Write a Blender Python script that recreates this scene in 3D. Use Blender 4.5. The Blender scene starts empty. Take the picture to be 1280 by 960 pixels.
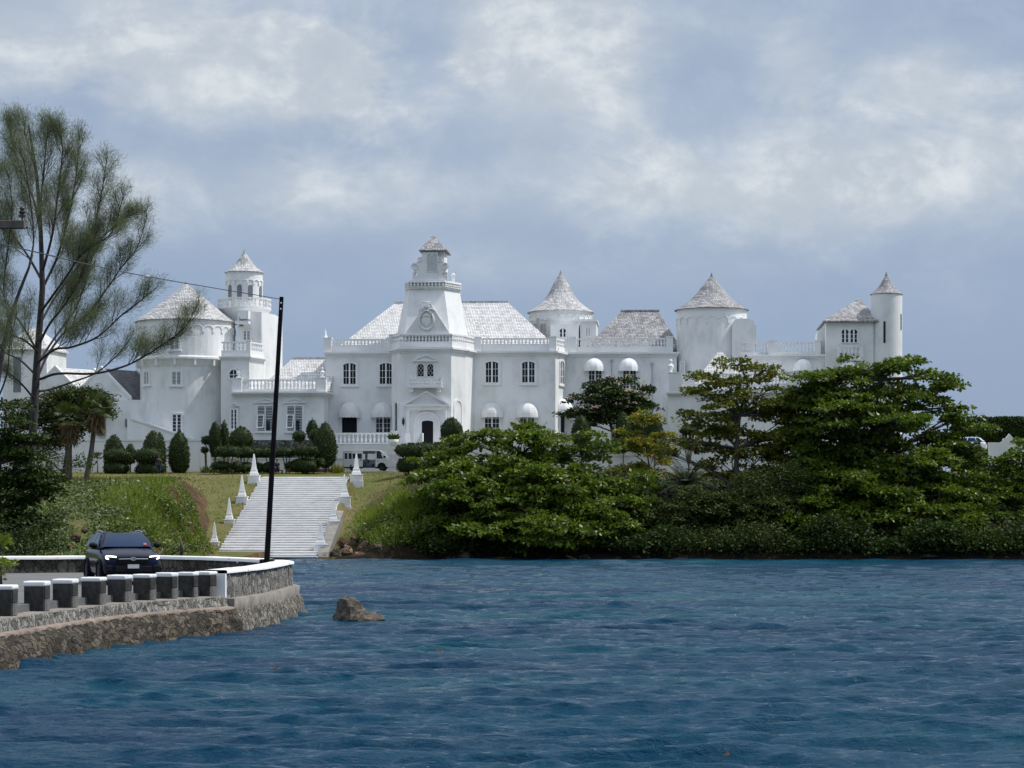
import bpy, math, random
import numpy as np
from mathutils import Vector, Matrix
random.seed(7)
rng = np.random.default_rng(11)
C = bpy.context.scene.collection
S = bpy.context.scene
R = math.radians

# ------------------------------------------------------------------ camera, sky, sun, exposure
F, CY, H = 2700.0, 645.0, 3.3           # focal length in photo pixels, horizon row, eye height over the water
cam = bpy.data.cameras.new("camera")
cam.sensor_width = 36.0
cam.lens = F / 1280 * 36.0
cam.shift_y = (CY - 480) / 1280
cam.clip_start, cam.clip_end = 0.5, 20000
camo = bpy.data.objects.new("camera", cam)
C.objects.link(camo)
camo.location = (0, 0, H)
camo.rotation_euler = (R(90), 0, 0)
S.camera = camo

SUN_EL, SUN_BEHIND = R(57), R(5)        # sun to the right of the view, a little behind the facade plane
sd = Vector((math.cos(SUN_EL) * math.cos(SUN_BEHIND), math.cos(SUN_EL) * math.sin(SUN_BEHIND), math.sin(SUN_EL)))
sun = bpy.data.lights.new("sun", 'SUN')
sun.energy = 3.3
sun.angle = R(0.5)
sun.color = (1.0, 0.965, 0.91)
suno = bpy.data.objects.new("sun", sun)
C.objects.link(suno)
suno.rotation_euler = sd.to_track_quat('Z', 'Y').to_euler()
suno.location = (60, 60, 120)

S.cycles.use_denoising = True; S.cycles.denoising_prefilter = 'NONE'
S.view_settings.view_transform = 'Standard'
S.view_settings.look = 'None'
S.view_settings.exposure = 0.12
S.view_settings.gamma = 1.0
S.view_settings.use_curve_mapping = False

def nd(nt, t, **kw):
    n = nt.nodes.new(t)
    for k, v in kw.items():
        if isinstance(k, str) and hasattr(n, k):
            setattr(n, k, v)
    return n

def math_(nt, op, a, b=None, c=None, clamp=False):
    n = nt.nodes.new('ShaderNodeMath'); n.operation = op; n.use_clamp = clamp
    for i, x in enumerate((a, b, c)):
        if x is None: continue
        if isinstance(x, (int, float)): n.inputs[i].default_value = x
        else: nt.links.new(x, n.inputs[i])
    return n.outputs[0]

def mixc(nt, fac, a, b, mode='MIX'):
    n = nt.nodes.new('ShaderNodeMix'); n.data_type = 'RGBA'; n.blend_type = mode
    for s, x in ((n.inputs[0], fac), (n.inputs[6], a), (n.inputs[7], b)):
        if isinstance(x, (int, float)): s.default_value = x
        elif isinstance(x, tuple): s.default_value = (*x[:3], 1)
        else: nt.links.new(x, s)
    return n.outputs[2]

def maprange(nt, x, a, b, c=0.0, d=1.0, smooth=True):
    n = nt.nodes.new('ShaderNodeMapRange')
    n.interpolation_type = 'SMOOTHSTEP' if smooth else 'LINEAR'
    nt.links.new(x, n.inputs[0])
    for i, v in enumerate((a, b, c, d)): n.inputs[i + 1].default_value = v
    return n.outputs[0]

def noise(nt, vec, scale, detail=5.0, rough=0.55, dist=0.0):
    n = nt.nodes.new('ShaderNodeTexNoise')
    n.inputs['Scale'].default_value = scale; n.inputs['Detail'].default_value = detail
    n.inputs['Roughness'].default_value = rough; n.inputs['Distortion'].default_value = dist
    if vec is not None: nt.links.new(vec, n.inputs['Vector'])
    return n.outputs['Fac']

def mapping(nt, vec, scale=(1, 1, 1), loc=(0, 0, 0), rot=(0, 0, 0)):
    n = nt.nodes.new('ShaderNodeMapping')
    nt.links.new(vec, n.inputs[0])
    n.inputs[1].default_value = loc; n.inputs[2].default_value = rot; n.inputs[3].default_value = scale
    return n.outputs[0]

# world: Nishita sky under a broken layer of bright thin cloud, all of it a function of direction
world = bpy.data.worlds.new("World"); S.world = world; world.use_nodes = True
nt = world.node_tree; nt.nodes.clear()
out = nd(nt, 'ShaderNodeOutputWorld'); bg = nd(nt, 'ShaderNodeBackground')
nt.links.new(bg.outputs[0], out.inputs[0])
SKYK = 0.1
bg.inputs[1].default_value = SKYK
sky = nd(nt, 'ShaderNodeTexSky'); sky.sky_type = 'NISHITA'; sky.sun_disc = False
sky.sun_elevation = SUN_EL; sky.sun_rotation = math.atan2(sd.x, sd.y)
sky.air_density = 1.0; sky.dust_density = 1.5; sky.ozone_density = 2.0
tc = nd(nt, 'ShaderNodeTexCoord')
sep = nd(nt, 'ShaderNodeSeparateXYZ'); nt.links.new(tc.outputs['Generated'], sep.inputs[0])
dx, dy, dz = sep.outputs
yy = math_(nt, 'MAXIMUM', math_(nt, 'ABSOLUTE', dy), 0.08)
u_ = math_(nt, 'DIVIDE', dx, yy); v_ = math_(nt, 'DIVIDE', dz, yy)
zz = math_(nt, 'ADD', math_(nt, 'MAXIMUM', dz, 0.0), 0.22)
cmb = nd(nt, 'ShaderNodeCombineXYZ')
nt.links.new(math_(nt, 'DIVIDE', dx, zz), cmb.inputs[0]); nt.links.new(math_(nt, 'DIVIDE', dy, zz), cmb.inputs[1])
plane = cmb.outputs[0]
n1 = noise(nt, mapping(nt, plane, (1.2, 0.75, 1), (3.1, 1.7, 0)), 1.0, 7, 0.55, 0.35)
n2 = noise(nt, mapping(nt, plane, (2.6, 1.2, 1), (8.2, 0.4, 0)), 1.0, 8, 0.58, 0.1)
cmb2 = nd(nt, 'ShaderNodeCombineXYZ')
nt.links.new(u_, cmb2.inputs[0]); nt.links.new(v_, cmb2.inputs[1])
uv = cmb2.outputs[0]
n3 = noise(nt, mapping(nt, uv, (9, 17, 1), (0.3, 5.2, 0)), 1.0, 9, 0.62, 0.6)
n4 = noise(nt, mapping(nt, uv, (21, 30, 1), (1.3, 2.2, 0)), 1.0, 8, 0.6, 0.25)
n5 = noise(nt, mapping(nt, uv, (48, 62, 1), (4.3, 1.2, 0)), 1.0, 7, 0.62, 0.2)
wob = math_(nt, 'ADD', math_(nt, 'MULTIPLY', math_(nt, 'SUBTRACT', n3, 0.5), 2.3), math_(nt, 'MULTIPLY', math_(nt, 'SUBTRACT', n5, 0.5), 0.9))
def blob(px, py, rx, ry, amp):
    a = math_(nt, 'DIVIDE', math_(nt, 'SUBTRACT', u_, (px - 640) / F), rx / F)
    b = math_(nt, 'DIVIDE', math_(nt, 'SUBTRACT', v_, (CY - py) / F), ry / F)
    d = math_(nt, 'SQRT', math_(nt, 'ADD', math_(nt, 'MULTIPLY', a, a), math_(nt, 'MULTIPLY', b, b)))
    d = math_(nt, 'ADD', d, wob)
    return math_(nt, 'MULTIPLY', maprange(nt, d, 0.1, 1.4, 1.0, 0.0), amp)
cl = None
for b in [(150, 30, 330, 90, .55), (290, 90, 190, 75, .85), (400, 95, 70, 45, .70), (10, 70, 120, 60, .25),
          (690, 90, 130, 150, .62), (640, 10, 130, 70, .45), (770, 150, 80, 70, .40), (995, 80, 60, 50, .50), (1150, 105, 130, 55, .62),
          (760, 235, 330, 55, .38), (1100, 215, 320, 80, .50), (250, 240, 190, 60, .22), (460, 250, 160, 55, .25),
          (130, 240, 100, 60, .25), (1240, 170, 160, 80, .25), (620, 330, 160, 40, .15), (860, 330, 110, 40, .10), (560, 130, 120, 60, .15),
          (90, 45, 90, 28, -.25), (150, 105, 120, 40, -.25), (880, 30, 200, 45, .15)]:
    x = blob(*b)
    cl = x if cl is None else math_(nt, 'ADD', cl, x)
cl = math_(nt, 'MULTIPLY', cl, math_(nt, 'ADD', 0.70, math_(nt, 'MULTIPLY', n4, 1.05)))
front = maprange(nt, dy, 0.0, 0.25)
veil = math_(nt, 'MULTIPLY', maprange(nt, v_, 0.05, 0.17), math_(nt, 'ADD', 0.02, math_(nt, 'MULTIPLY', n3, 0.42)))
cl = math_(nt, 'MULTIPLY', math_(nt, 'ADD', cl, veil), front)
back = math_(nt, 'SUBTRACT', 1.0, math_(nt, 'MULTIPLY', front, 0.75))
cl = math_(nt, 'ADD', cl, math_(nt, 'MULTIPLY', math_(nt, 'MULTIPLY', math_(nt, 'SUBTRACT', n1, 0.5), 0.55), back))
cl = math_(nt, 'ADD', cl, math_(nt, 'MULTIPLY', math_(nt, 'MULTIPLY', math_(nt, 'SUBTRACT', n2, 0.5), 0.30), back), None)
high = maprange(nt, dz, 0.24, 0.75)       # overhead the layer is thicker and brighter
cl = math_(nt, 'ADD', cl, math_(nt, 'MULTIPLY', high, 0.35), None, True)
lo = mixc(nt, maprange(nt, dz, 0.0, 0.12), (0.265, 0.345, 0.495), (0.275, 0.362, 0.520))
hi = mixc(nt, high, (0.600, 0.645, 0.685), (1.50, 1.50, 1.48))
lo2 = mixc(nt, high, lo, (0.50, 0.62, 0.84))
hi = mixc(nt, math_(nt, 'MULTIPLY', front, maprange(nt, math_(nt, 'ADD', math_(nt, 'MULTIPLY', n5, .8), math_(nt, 'ADD', n4, math_(nt, 'MULTIPLY', n3, .6))), 0.80, 1.50, 1.0, 0.0)), hi, (0.470, 0.525, 0.595))
hi = mixc(nt, math_(nt, 'MULTIPLY', front, maprange(nt, math_(nt, 'ADD', n4, math_(nt, 'MULTIPLY', n5, .6)), .74, 1.05)), hi, (0.72, 0.755, 0.78))
hi = mixc(nt, high, hi, (1.50, 1.50, 1.48))
cc = mixc(nt, cl, lo2, hi)
sc_ = nd(nt, 'ShaderNodeVectorMath', operation='SCALE')
nt.links.new(cc, sc_.inputs[0]); sc_.inputs['Scale'].default_value = 1.0 / SKYK
fin = mixc(nt, 0.88, sky.outputs[0], sc_.outputs[0])
nt.links.new(fin, bg.inputs[0])

# ------------------------------------------------------------------ helpers
def W(px, py, D):
    """point at distance D that the photo shows at (px, py)"""
    return Vector(((px - 640) / F * D, D, H + (CY - py) / F * D))

class MB:
    def __init__(s): s.v = []; s.f = []
    def add(s, vs, fs):
        o = len(s.v); s.v += [tuple(p) for p in vs]; s.f += [tuple(i + o for i in f) for f in fs]; return s
    def box(s, x0, x1, y0, y1, z0, z1, M=None):
        vs = [(x, y, z) for z in (z0, z1) for y in (y0, y1) for x in (x0, x1)]
        if M is not None: vs = [M @ Vector(p) for p in vs]
        return s.add(vs, [(0, 2, 3, 1), (4, 5, 7, 6), (0, 1, 5, 4), (2, 6, 7, 3), (0, 4, 6, 2), (1, 3, 7, 5)])
    def loft(s, rings, cap=True, close=True):
        n = len(rings[0]); vs = [p for r in rings for p in r]; fs = []
        for k in range(len(rings) - 1):
            for i in range(n if close else n - 1):
                j = (i + 1) % n
                fs.append((k * n + i, k * n + j, (k + 1) * n + j, (k + 1) * n + i))
        if cap:
            fs.append(tuple(range(n))[::-1]); fs.append(tuple((len(rings) - 1) * n + i for i in range(n)))
        return s.add(vs, fs)
    def prism(s, poly, z0, z1, poly2=None):
        """poly counter-clockwise seen from above"""
        p2 = poly2 or poly
        return s.loft([[(x, y, z0) for x, y in poly], [(x, y, z1) for x, y in p2]])
    def slab(s, poly, y0, y1):
        """poly in (x, z) counter-clockwise seen from -y; extruded in y"""
        return s.loft([[(x, y1, z) for x, z in poly], [(x, y0, z) for x, z in poly]])
    def lathe(s, prof, cx=0, cy=0, n=24, a0=0.0, a1=None):
        full = a1 is None
        ang = [a0 + (2 * math.pi if full else a1 - a0) * i / n for i in range(n if full else n + 1)]
        rings = [[(cx + r * math.cos(a), cy + r * math.sin(a), z) for a in ang] for r, z in prof]
        return s.loft(rings, cap=full, close=full)
    def tube(s, pts, rad, n=8, cap=True):
        pts = [Vector(p) for p in pts]
        if isinstance(rad, (int, float)): rad = [rad] * len(pts)
        rings = []; up = Vector((0.13, 0.21, 1)).normalized()
        for i, p in enumerate(pts):
            t = (pts[min(i + 1, len(pts) - 1)] - pts[max(i - 1, 0)]).normalized()
            a = t.cross(up)
            if a.length < 1e-3: a = t.cross(Vector((1, 0, 0)))
            a.normalize(); b = a.cross(t)
            rings.append([p + (a * math.cos(q) + b * math.sin(q)) * rad[i] for q in [2 * math.pi * k / n for k in range(n)]])
        return s.loft(rings, cap=cap)
    def ball(s, c, rx, ry, rz, n=12, m=8):
        rings = []
        for k in range(m + 1):
            th = math.pi * min(max(k / m, 0.02), 0.98)
            rings.append([(c[0] + rx * math.sin(th) * math.cos(a), c[1] + ry * math.sin(th) * math.sin(a), c[2] - rz * math.cos(th))
                          for a in [2 * math.pi * i / n for i in range(n)]])
        return s.loft(rings)
    def merge(s, o, M=None):
        return s.add([M @ Vector(p) for p in o.v] if M is not None else o.v, o.f)
    def build(s, name, mat, parent=None, loc=(0, 0, 0), rz=0.0, smooth=False, bevel=0.0):
        me = bpy.data.meshes.new(name); me.from_pydata(s.v, [], s.f); me.update()
        if smooth: me.polygons.foreach_set('use_smooth', [True] * len(me.polygons))
        return link(me, name, mat, parent, loc, rz, bevel, smooth)

def link(me, name, mat, parent=None, loc=(0, 0, 0), rz=0.0, bevel=0.0, smooth=False):
    o = bpy.data.objects.new(name, me); C.objects.link(o)
    if mat is not None and len(me.materials) == 0: me.materials.append(mat)
    o.parent = parent; o.location = loc; o.rotation_euler = (0, 0, rz)
    if bevel:
        b = o.modifiers.new('bevel', 'BEVEL'); b.width = bevel; b.segments = 2; b.limit_method = 'ANGLE'; b.angle_limit = R(35)
    if smooth == 'auto':
        pass
    return o

def tag(o, label=None, cat=None, group=None, kind=None):
    if label: o['label'] = label
    if cat: o['category'] = cat
    if group: o['group'] = group
    if kind: o['kind'] = kind
    return o

def thing(name, label, cat, loc=(0, 0, 0), rz=0.0, group=None):
    o = bpy.data.objects.new(name, None); C.objects.link(o)
    o.empty_display_size = 0.3
    o.location = loc; o.rotation_euler = (0, 0, rz)
    return tag(o, label, cat, group)

def copy_tree(o, parent=None):
    c = o.copy(); C.objects.link(c); c.parent = parent
    for ch in o.children: copy_tree(ch, c)
    return c

def quad_mesh(name, V, Q, rnd=None, smooth=False):
    """fast mesh from (n,3) vertices and (m,4) faces, with a random value per face"""
    me = bpy.data.meshes.new(name)
    V = np.asarray(V, np.float32); Q = np.asarray(Q, np.int32)
    k = Q.shape[1]
    me.vertices.add(len(V)); me.vertices.foreach_set('co', V.ravel())
    me.loops.add(Q.size); me.loops.foreach_set('vertex_index', Q.ravel())
    me.polygons.add(len(Q)); me.polygons.foreach_set('loop_start', np.arange(0, Q.size, k, dtype=np.int32))
    me.update(calc_edges=True)
    if smooth: me.polygons.foreach_set('use_smooth', np.ones(len(Q), bool))
    if rnd is not None:
        a = me.attributes.new('rnd', 'FLOAT', 'FACE'); a.data.foreach_set('value', np.asarray(rnd, np.float32))
    me.validate()
    return me

# ------------------------------------------------------------------ materials
def newmat(name):
    m = bpy.data.materials.new(name); m.use_nodes = True
    t = m.node_tree; b = t.nodes['Principled BSDF']
    return m, t, b

def objco(t): return nd(t, 'ShaderNodeTexCoord').outputs['Object']
def geopos(t): return nd(t, 'ShaderNodeNewGeometry').outputs['Position']

def ramp(t, fac, stops):
    r = nd(t, 'ShaderNodeValToRGB'); e = r.color_ramp.elements
    while len(e) < len(stops): e.new(0.5)
    for k, (p, c) in enumerate(stops): e[k].position = p; e[k].color = (*c, 1)
    t.links.new(fac, r.inputs[0]); return r.outputs[0]

def bump(t, b, h, strength=0.3, dist=0.05):
    n = nd(t, 'ShaderNodeBump'); n.inputs['Strength'].default_value = strength; n.inputs['Distance'].default_value = dist
    t.links.new(h, n.inputs['Height']); t.links.new(n.outputs[0], b.inputs['Normal'])

def plain(name, col, rough=0.6, metal=0.0, var=0.12, scale=3.0, bumps=0.0, coat=0.0):
    m, t, b = newmat(name)
    p = objco(t); n = noise(t, p, scale, 6, 0.6)
    lo = tuple(c * (1 - var) for c in col); hi = tuple(min(1, c * (1 + var)) for c in col)
    t.links.new(ramp(t, n, [(0.3, lo), (0.7, hi)]), b.inputs['Base Color'])
    b.inputs['Roughness'].default_value = rough; b.inputs['Metallic'].default_value = metal
    b.inputs['Coat Weight'].default_value = coat
    if bumps: bump(t, b, noise(t, p, scale * 6, 5, 0.6), bumps, 0.03)
    return m

def stucco(name, col=(0.80, 0.81, 0.80), stain=(0.60, 0.62, 0.62)):
    m, t, b = newmat(name)
    p = geopos(t)
    big = noise(t, mapping(t, p, (0.5, 0.5, 0.35)), 1.0, 6, 0.6)
    streak = noise(t, mapping(t, p, (2.2, 2.2, 0.18)), 1.0, 5, 0.65)
    f = math_(t, 'MULTIPLY', maprange(t, big, 0.42, 0.72), 0.55)
    f = math_(t, 'ADD', f, math_(t, 'MULTIPLY', maprange(t, streak, 0.55, 0.78), 0.45), None, True)
    t.links.new(mixc(t, f, col, stain), b.inputs['Base Color'])
    b.inputs['Roughness'].default_value = 0.85
    bump(t, b, noise(t, p, 5.0, 6, 0.65), 0.35, 0.04)
    return m

def shingle(name, c_light, c_dark, bias):
    m, t, b = newmat(name)
    p = geopos(t)
    sx = nd(t, 'ShaderNodeSeparateXYZ'); t.links.new(p, sx.inputs[0])
    cm = nd(t, 'ShaderNodeCombineXYZ')
    t.links.new(math_(t, 'ADD', sx.outputs[0], math_(t, 'MULTIPLY', sx.outputs[1], 0.8)), cm.inputs[0]); t.links.new(sx.outputs[2], cm.inputs[1])
    br = nd(t, 'ShaderNodeTexBrick'); t.links.new(cm.outputs[0], br.inputs['Vector'])
    br.inputs['Scale'].default_value = 1.0; br.inputs['Brick Width'].default_value = 0.24; br.inputs['Row Height'].default_value = 0.17
    br.inputs['Mortar Size'].default_value = 0.022; br.inputs['Bias'].default_value = 0.0
    br.inputs['Color1'].default_value = (0, 0, 0, 1); br.inputs['Color2'].default_value = (1, 1, 1, 1); br.inputs['Mortar'].default_value = (0.0, 0.0, 0.0, 1)
    n_ = noise(t, p, 0.9, 6, 0.7); n2_ = noise(t, p, 5.0, 4, 0.7)
    f = math_(t, 'ADD', math_(t, 'MULTIPLY', br.outputs['Color'], 0.26), math_(t, 'MULTIPLY', n_, 0.78))
    f = math_(t, 'ADD', f, math_(t, 'MULTIPLY', math_(t, 'SUBTRACT', n2_, 0.5), 0.9))
    f = maprange(t, f, bias - 0.28, bias + 0.28)
    col = mixc(t, f, c_dark, c_light)
    col = mixc(t, math_(t, 'MULTIPLY', br.outputs['Fac'], 0.6), col, (0.10, 0.095, 0.10))
    t.links.new(col, b.inputs['Base Color'])
    b.inputs['Roughness'].default_value = 0.8
    bump(t, b, math_(t, 'SUBTRACT', 1.0, br.outputs['Fac']), 0.6, 0.05)
    return m

def leafmat(name, cols, rough=0.45, trans=0.25, spec=0.5):
    m, t, b = newmat(name)
    a = nd(t, 'ShaderNodeAttribute', attribute_name='rnd')
    col = ramp(t, a.outputs['Fac'], [(i / max(1, len(cols) - 1), c) for i, c in enumerate(cols)])
    t.links.new(col, b.inputs['Base Color'])
    b.inputs['Roughness'].default_value = rough
    b.inputs['Specular IOR Level'].default_value = spec
    tr = nd(t, 'ShaderNodeBsdfTranslucent'); mx = nd(t, 'ShaderNodeMixShader')
    t.links.new(mixc(t, 1.0, col, (1.0, 1.25, 0.5), 'MULTIPLY'), tr.inputs[0])
    mx.inputs[0].default_value = trans
    t.links.new(b.outputs[0], mx.inputs[1]); t.links.new(tr.outputs[0], mx.inputs[2])
    t.links.new(mx.outputs[0], t.nodes['Material Output'].inputs[0])
    return m

M_ = {}
M_['stucco'] = stucco('white_stucco', (0.77, 0.78, 0.775), (0.50, 0.515, 0.50))
M_['trim'] = stucco('white_trim', (0.78, 0.785, 0.78), (0.64, 0.65, 0.64))
M_['oldwhite'] = stucco('weathered_white_paint', (0.74, 0.75, 0.75), (0.56, 0.57, 0.56))
M_['shingle_white'] = shingle('painted_shingle', (0.80, 0.80, 0.795), (0.40, 0.395, 0.39), 0.44)
M_['shingle_mid'] = shingle('patchy_shingle', (0.72, 0.72, 0.715), (0.27, 0.265, 0.265), 0.52)
M_['shingle_grey'] = shingle('weathered_shingle', (0.54, 0.54, 0.545), (0.17, 0.168, 0.17), 0.55)
M_['slate'] = shingle('dark_shingle', (0.20, 0.20, 0.22), (0.07, 0.07, 0.08), 0.5)
M_['glass'] = plain('dark_glass', (0.014, 0.018, 0.026), 0.12, 0, 0.3, 2.0)
m, t, b = newmat('window_glass'); t.links.new(ramp(t, noise(t, geopos(t), .55, 3, .6), [(.35, (.008, .010, .014)), (.58, (.022, .027, .034)), (.70, (.10, .11, .115))]), b.inputs['Base Color']); b.inputs['Roughness'].default_value = .1; b.inputs['Specular IOR Level'].default_value = .3
M_['glass'] = m
M_['lattice_dark'] = plain('dark_opening', (0.012, 0.013, 0.016), 0.6)
for _k in ('lattice_dark',): M_[_k].node_tree.nodes['Principled BSDF'].inputs['Specular IOR Level'].default_value = .08
M_['louvre'] = plain('grey_louvre', (0.16, 0.18, 0.20), 0.5, 0, 0.2, 4)
M_['frame'] = plain('white_frame_paint', (0.80, 0.81, 0.81), 0.5, 0, 0.05)
M_['canvas'] = plain('white_canvas', (0.82, 0.83, 0.83), 0.75, 0, 0.06, 2)
M_['canvas_shade'] = plain('shade_toned_canvas', (0.70, 0.71, 0.70), 0.8, 0, 0.10, 1.5)  # same canvas toned greyer, shade of the lower awnings in its colour
M_['dark_metal'] = plain('dark_iron', (0.02, 0.02, 0.022), 0.5, 0.3)
M_['pipe'] = plain('grey_pipe', (0.42, 0.45, 0.48), 0.5)
# ------------------------------------------------------------------ the castle (local frame: u right, w back, z up)
TH = R(4.0); cT, sT = math.cos(TH), math.sin(TH)
KX, KY, KZ = (533 - 640) / F * 220, 220.0, 7.2
def cu(px, w=0.0):
    k = (px - 640) / F
    return (k * (KY + w * cT) - KX - w * sT) / (cT + k * sT)
def cz(py, px, w=0.0):
    Y = KY - cu(px, w) * sT + w * cT
    return H + (CY - py) * Y / F - KZ
def cp(px, w=0.0): return (cu(px, w), w)

castle = thing('castle', 'sprawling white castle with conical shingled towers and balustraded parapets above the lawn', 'castle', (KX, KY, KZ), -TH)
def part(name, mb, mat, parent=castle, **kw): return mb.build(name, M_[mat] if isinstance(mat, str) else mat, parent, **kw)

def lens_arch(w, h, rise, n=8):
    """opening outline in (x, z), base centre at origin; arched head of the given rise"""
    p = [(-w / 2, 0), (w / 2, 0), (w / 2, h - rise)]
    for i in range(1, n):
        a = math.pi * i / n
        p.append((w / 2 * math.cos(a), h - rise + rise * math.sin(a)))
    p.append((-w / 2, h - rise))
    return p

def frame_ring(mb, outer, inner, y0, y1):
    n = len(outer)
    vs = [(x, y0, z) for x, z in outer] + [(x, y0, z) for x, z in inner] + [(x, y1, z) for x, z in outer] + [(x, y1, z) for x, z in inner]
    fs = []
    for i in range(n):
        j = (i + 1) % n
        fs += [(i, j, n + j, n + i), (2 * n + i, 3 * n + i, 3 * n + j, 2 * n + j), (i, 2 * n + i, 2 * n + j, j), (n + i, n + j, 3 * n + j, 3 * n + i)]
    mb.add(vs, fs)

def window(loc, rz, w, h, rise=0.0, style='casement', sur=0.16, sill=True, cols=2, rows=3, label=None, lat=.33):
    """facing local -y. part window = surround; sub-parts pane, frame"""
    op = lens_arch(w, h, rise) if rise else [(-w / 2, 0), (w / 2, 0), (w / 2, h), (-w / 2, h)]
    k = (w + 2 * sur) / w
    ou = [(x * k, -sur * 0.6 if z <= 0.001 else z + sur * (z / h)) for x, z in op]
    m = MB(); frame_ring(m, ou, op, -0.10, 0.06)
    if sill: m.box(-w / 2 - sur * 1.5, w / 2 + sur * 1.5, -0.17, 0.05, -sur * 0.6 - 0.13, -sur * 0.6 - 0.002)
    win = part('window', m, 'trim', loc=loc, rz=rz)
    if label: win['label'] = label
    g = MB(); g.slab(op, -0.02, 0.05)
    part('pane', g, 'louvre' if style == 'louvre' else ('lattice_dark' if style in ('dark', 'lattice') else 'glass'), win)
    f = MB(); t = 0.035
    if style == 'casement':
        f.box(-0.075, 0.075, -0.075, -0.021, 0, h - 0.02)
        for sx in (-1, 1):
            f.box(min(sx * w / 2, sx * (w / 2 - 0.06)), max(sx * w / 2, sx * (w / 2 - 0.06)), -0.07, -0.021, 0, h - rise)
            for c in range(1, cols):
                x = sx * (0.075 + (w / 2 - 0.13) * c / cols)
                f.box(x - t / 2, x + t / 2, -0.06, -0.021, 0.05, h - rise * 0.45)
        for r in range(rows + 1):
            z = h * r / (rows + 0.0) if not rise else (h - rise * .2) * r / rows
            z = min(max(z, 0.03), h - 0.03)
            f.box(-w / 2 + .002, w / 2 - .002, -0.058, -0.023, z - t / 2, z + t / 2) if (r < rows or not rise) else None
    elif style == 'louvre':
        f.box(-0.06, 0.06, -0.075, -0.021, 0, h)
        for sx in (-1, 1):
            x = sx * (w / 2 - 0.03); f.box(x - 0.03, x + 0.03, -0.07, -0.021, 0, h)
            for r in range(9):
                z = h * (r + 0.5) / 9
                a, b_ = sorted((sx * 0.06, sx * (w / 2 - 0.06)))
                f.box(a, b_, -0.05, -0.025, z - 0.018, z + 0.018)
    elif style == 'lattice':
        step = lat; t2 = 0.03
        for sgn in (-1, 1):
            q = -h
            while q < w + h:
                # bar along direction (1, sgn*1.3) clipped to the opening's rectangle
                pts = []
                for s_ in np.linspace(-0.5 * w, 0.5 * w, 25):
                    z = (s_ + w / 2) * 1.4 * sgn + q * 1.4 + (h * 0.0)
                    top = h - rise + rise * math.sqrt(max(0.0, 1 - (2 * s_ / w) ** 2)) if rise else h
                    if 0.02 < z < top - 0.02: pts.append((s_, z))
                if len(pts) > 1:
                    (xa, za), (xb, zb) = pts[0], pts[-1]
                    f.add([(xa, -0.05 - 0.004 * sgn, za - t2 / 2), (xb, -0.05 - 0.004 * sgn, zb - t2 / 2), (xb, -0.05 - 0.004 * sgn, zb + t2 / 2), (xa, -0.05 - 0.004 * sgn, za + t2 / 2)], [(0, 1, 2, 3)])
                q += step
    if f.v: part('frame', f, 'frame', win)
    return win

def pediment(parent_loc, rz, w, h, depth=0.25, parent=castle, mat='trim', thick=0.13):
    m = MB()
    m.box(-w / 2, w / 2, -depth, 0.05, -thick, 0)
    m.slab([(-w / 2 + 0.1, 0.002), (w / 2 - 0.1, 0.002), (0, h - 0.1)], -depth * 0.45, 0.05)
    for sx in (-1, 1):
        q = [(sx * w / 2, 0.003), (sx * (w / 2 - 0.28), 0.003), (0, h - 0.12), (0, h + 0.05)]
        if sx > 0: q = [q[1], q[0], q[3], q[2]]
        m.slab(q, -depth - 0.01 * sx, 0.04)
    return part('pediment', m, mat, parent, loc=parent_loc, rz=rz)

BAL = [(0.05, 0.0), (0.075, 0.04), (0.045, 0.12), (0.105, 0.38), (0.06, 0.62), (0.045, 0.86), (0.08, 0.93), (0.08, 1.0)]
def balustrade(path, z0, z1, step=0.36, plinth=0.35, rail=0.16, th=0.26, piers=(), closed=False, mat='trim', parent=castle, name='balustrade', pier_h=0.06, pier_w=0.42):
    m = MB(); pts = [Vector((p[0], p[1], 0)) for p in path]
    zb, zt = z0 + plinth, z1 - rail
    segs = list(zip(pts, pts[1:] + (pts[:1] if closed else [])))
    if not closed: segs = segs[:len(pts) - 1]
    for a, b in segs:
        d = b - a; L = d.length; 
        if L < 0.05: continue
        d.normalize(); n = Vector((-d.y, d.x, 0))
        def bar(h0, h1, t):
            q = [a - n * t / 2 - d * t * .2, b - n * t / 2 + d * t * .2, b + n * t / 2 + d * t * .2, a + n * t / 2 - d * t * .2]
            m.prism([(p.x, p.y) for p in q], h0, h1)
        bar(z0, zb, th); bar(zt, z1, th * 0.95)
        k = max(1, int(L / step))
        for i in range(k):
            c = a + d * (L * (i + 0.5) / k)
            m.lathe([(r * 1.25, zb + t * (zt - zb)) for r, t in BAL], c.x, c.y, 6)
    for i in piers:
        p = pts[i]; w = pier_w / 2
        m.box(p.x - w, p.x + w, p.y - w, p.y + w, z0 + .002, z1 + pier_h)
        m.box(p.x - w - .05, p.x + w + .05, p.y - w - .05, p.y + w + .05, z1 + pier_h + .002, z1 + pier_h + 0.10)
    return part(name, m, mat, parent)

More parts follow.
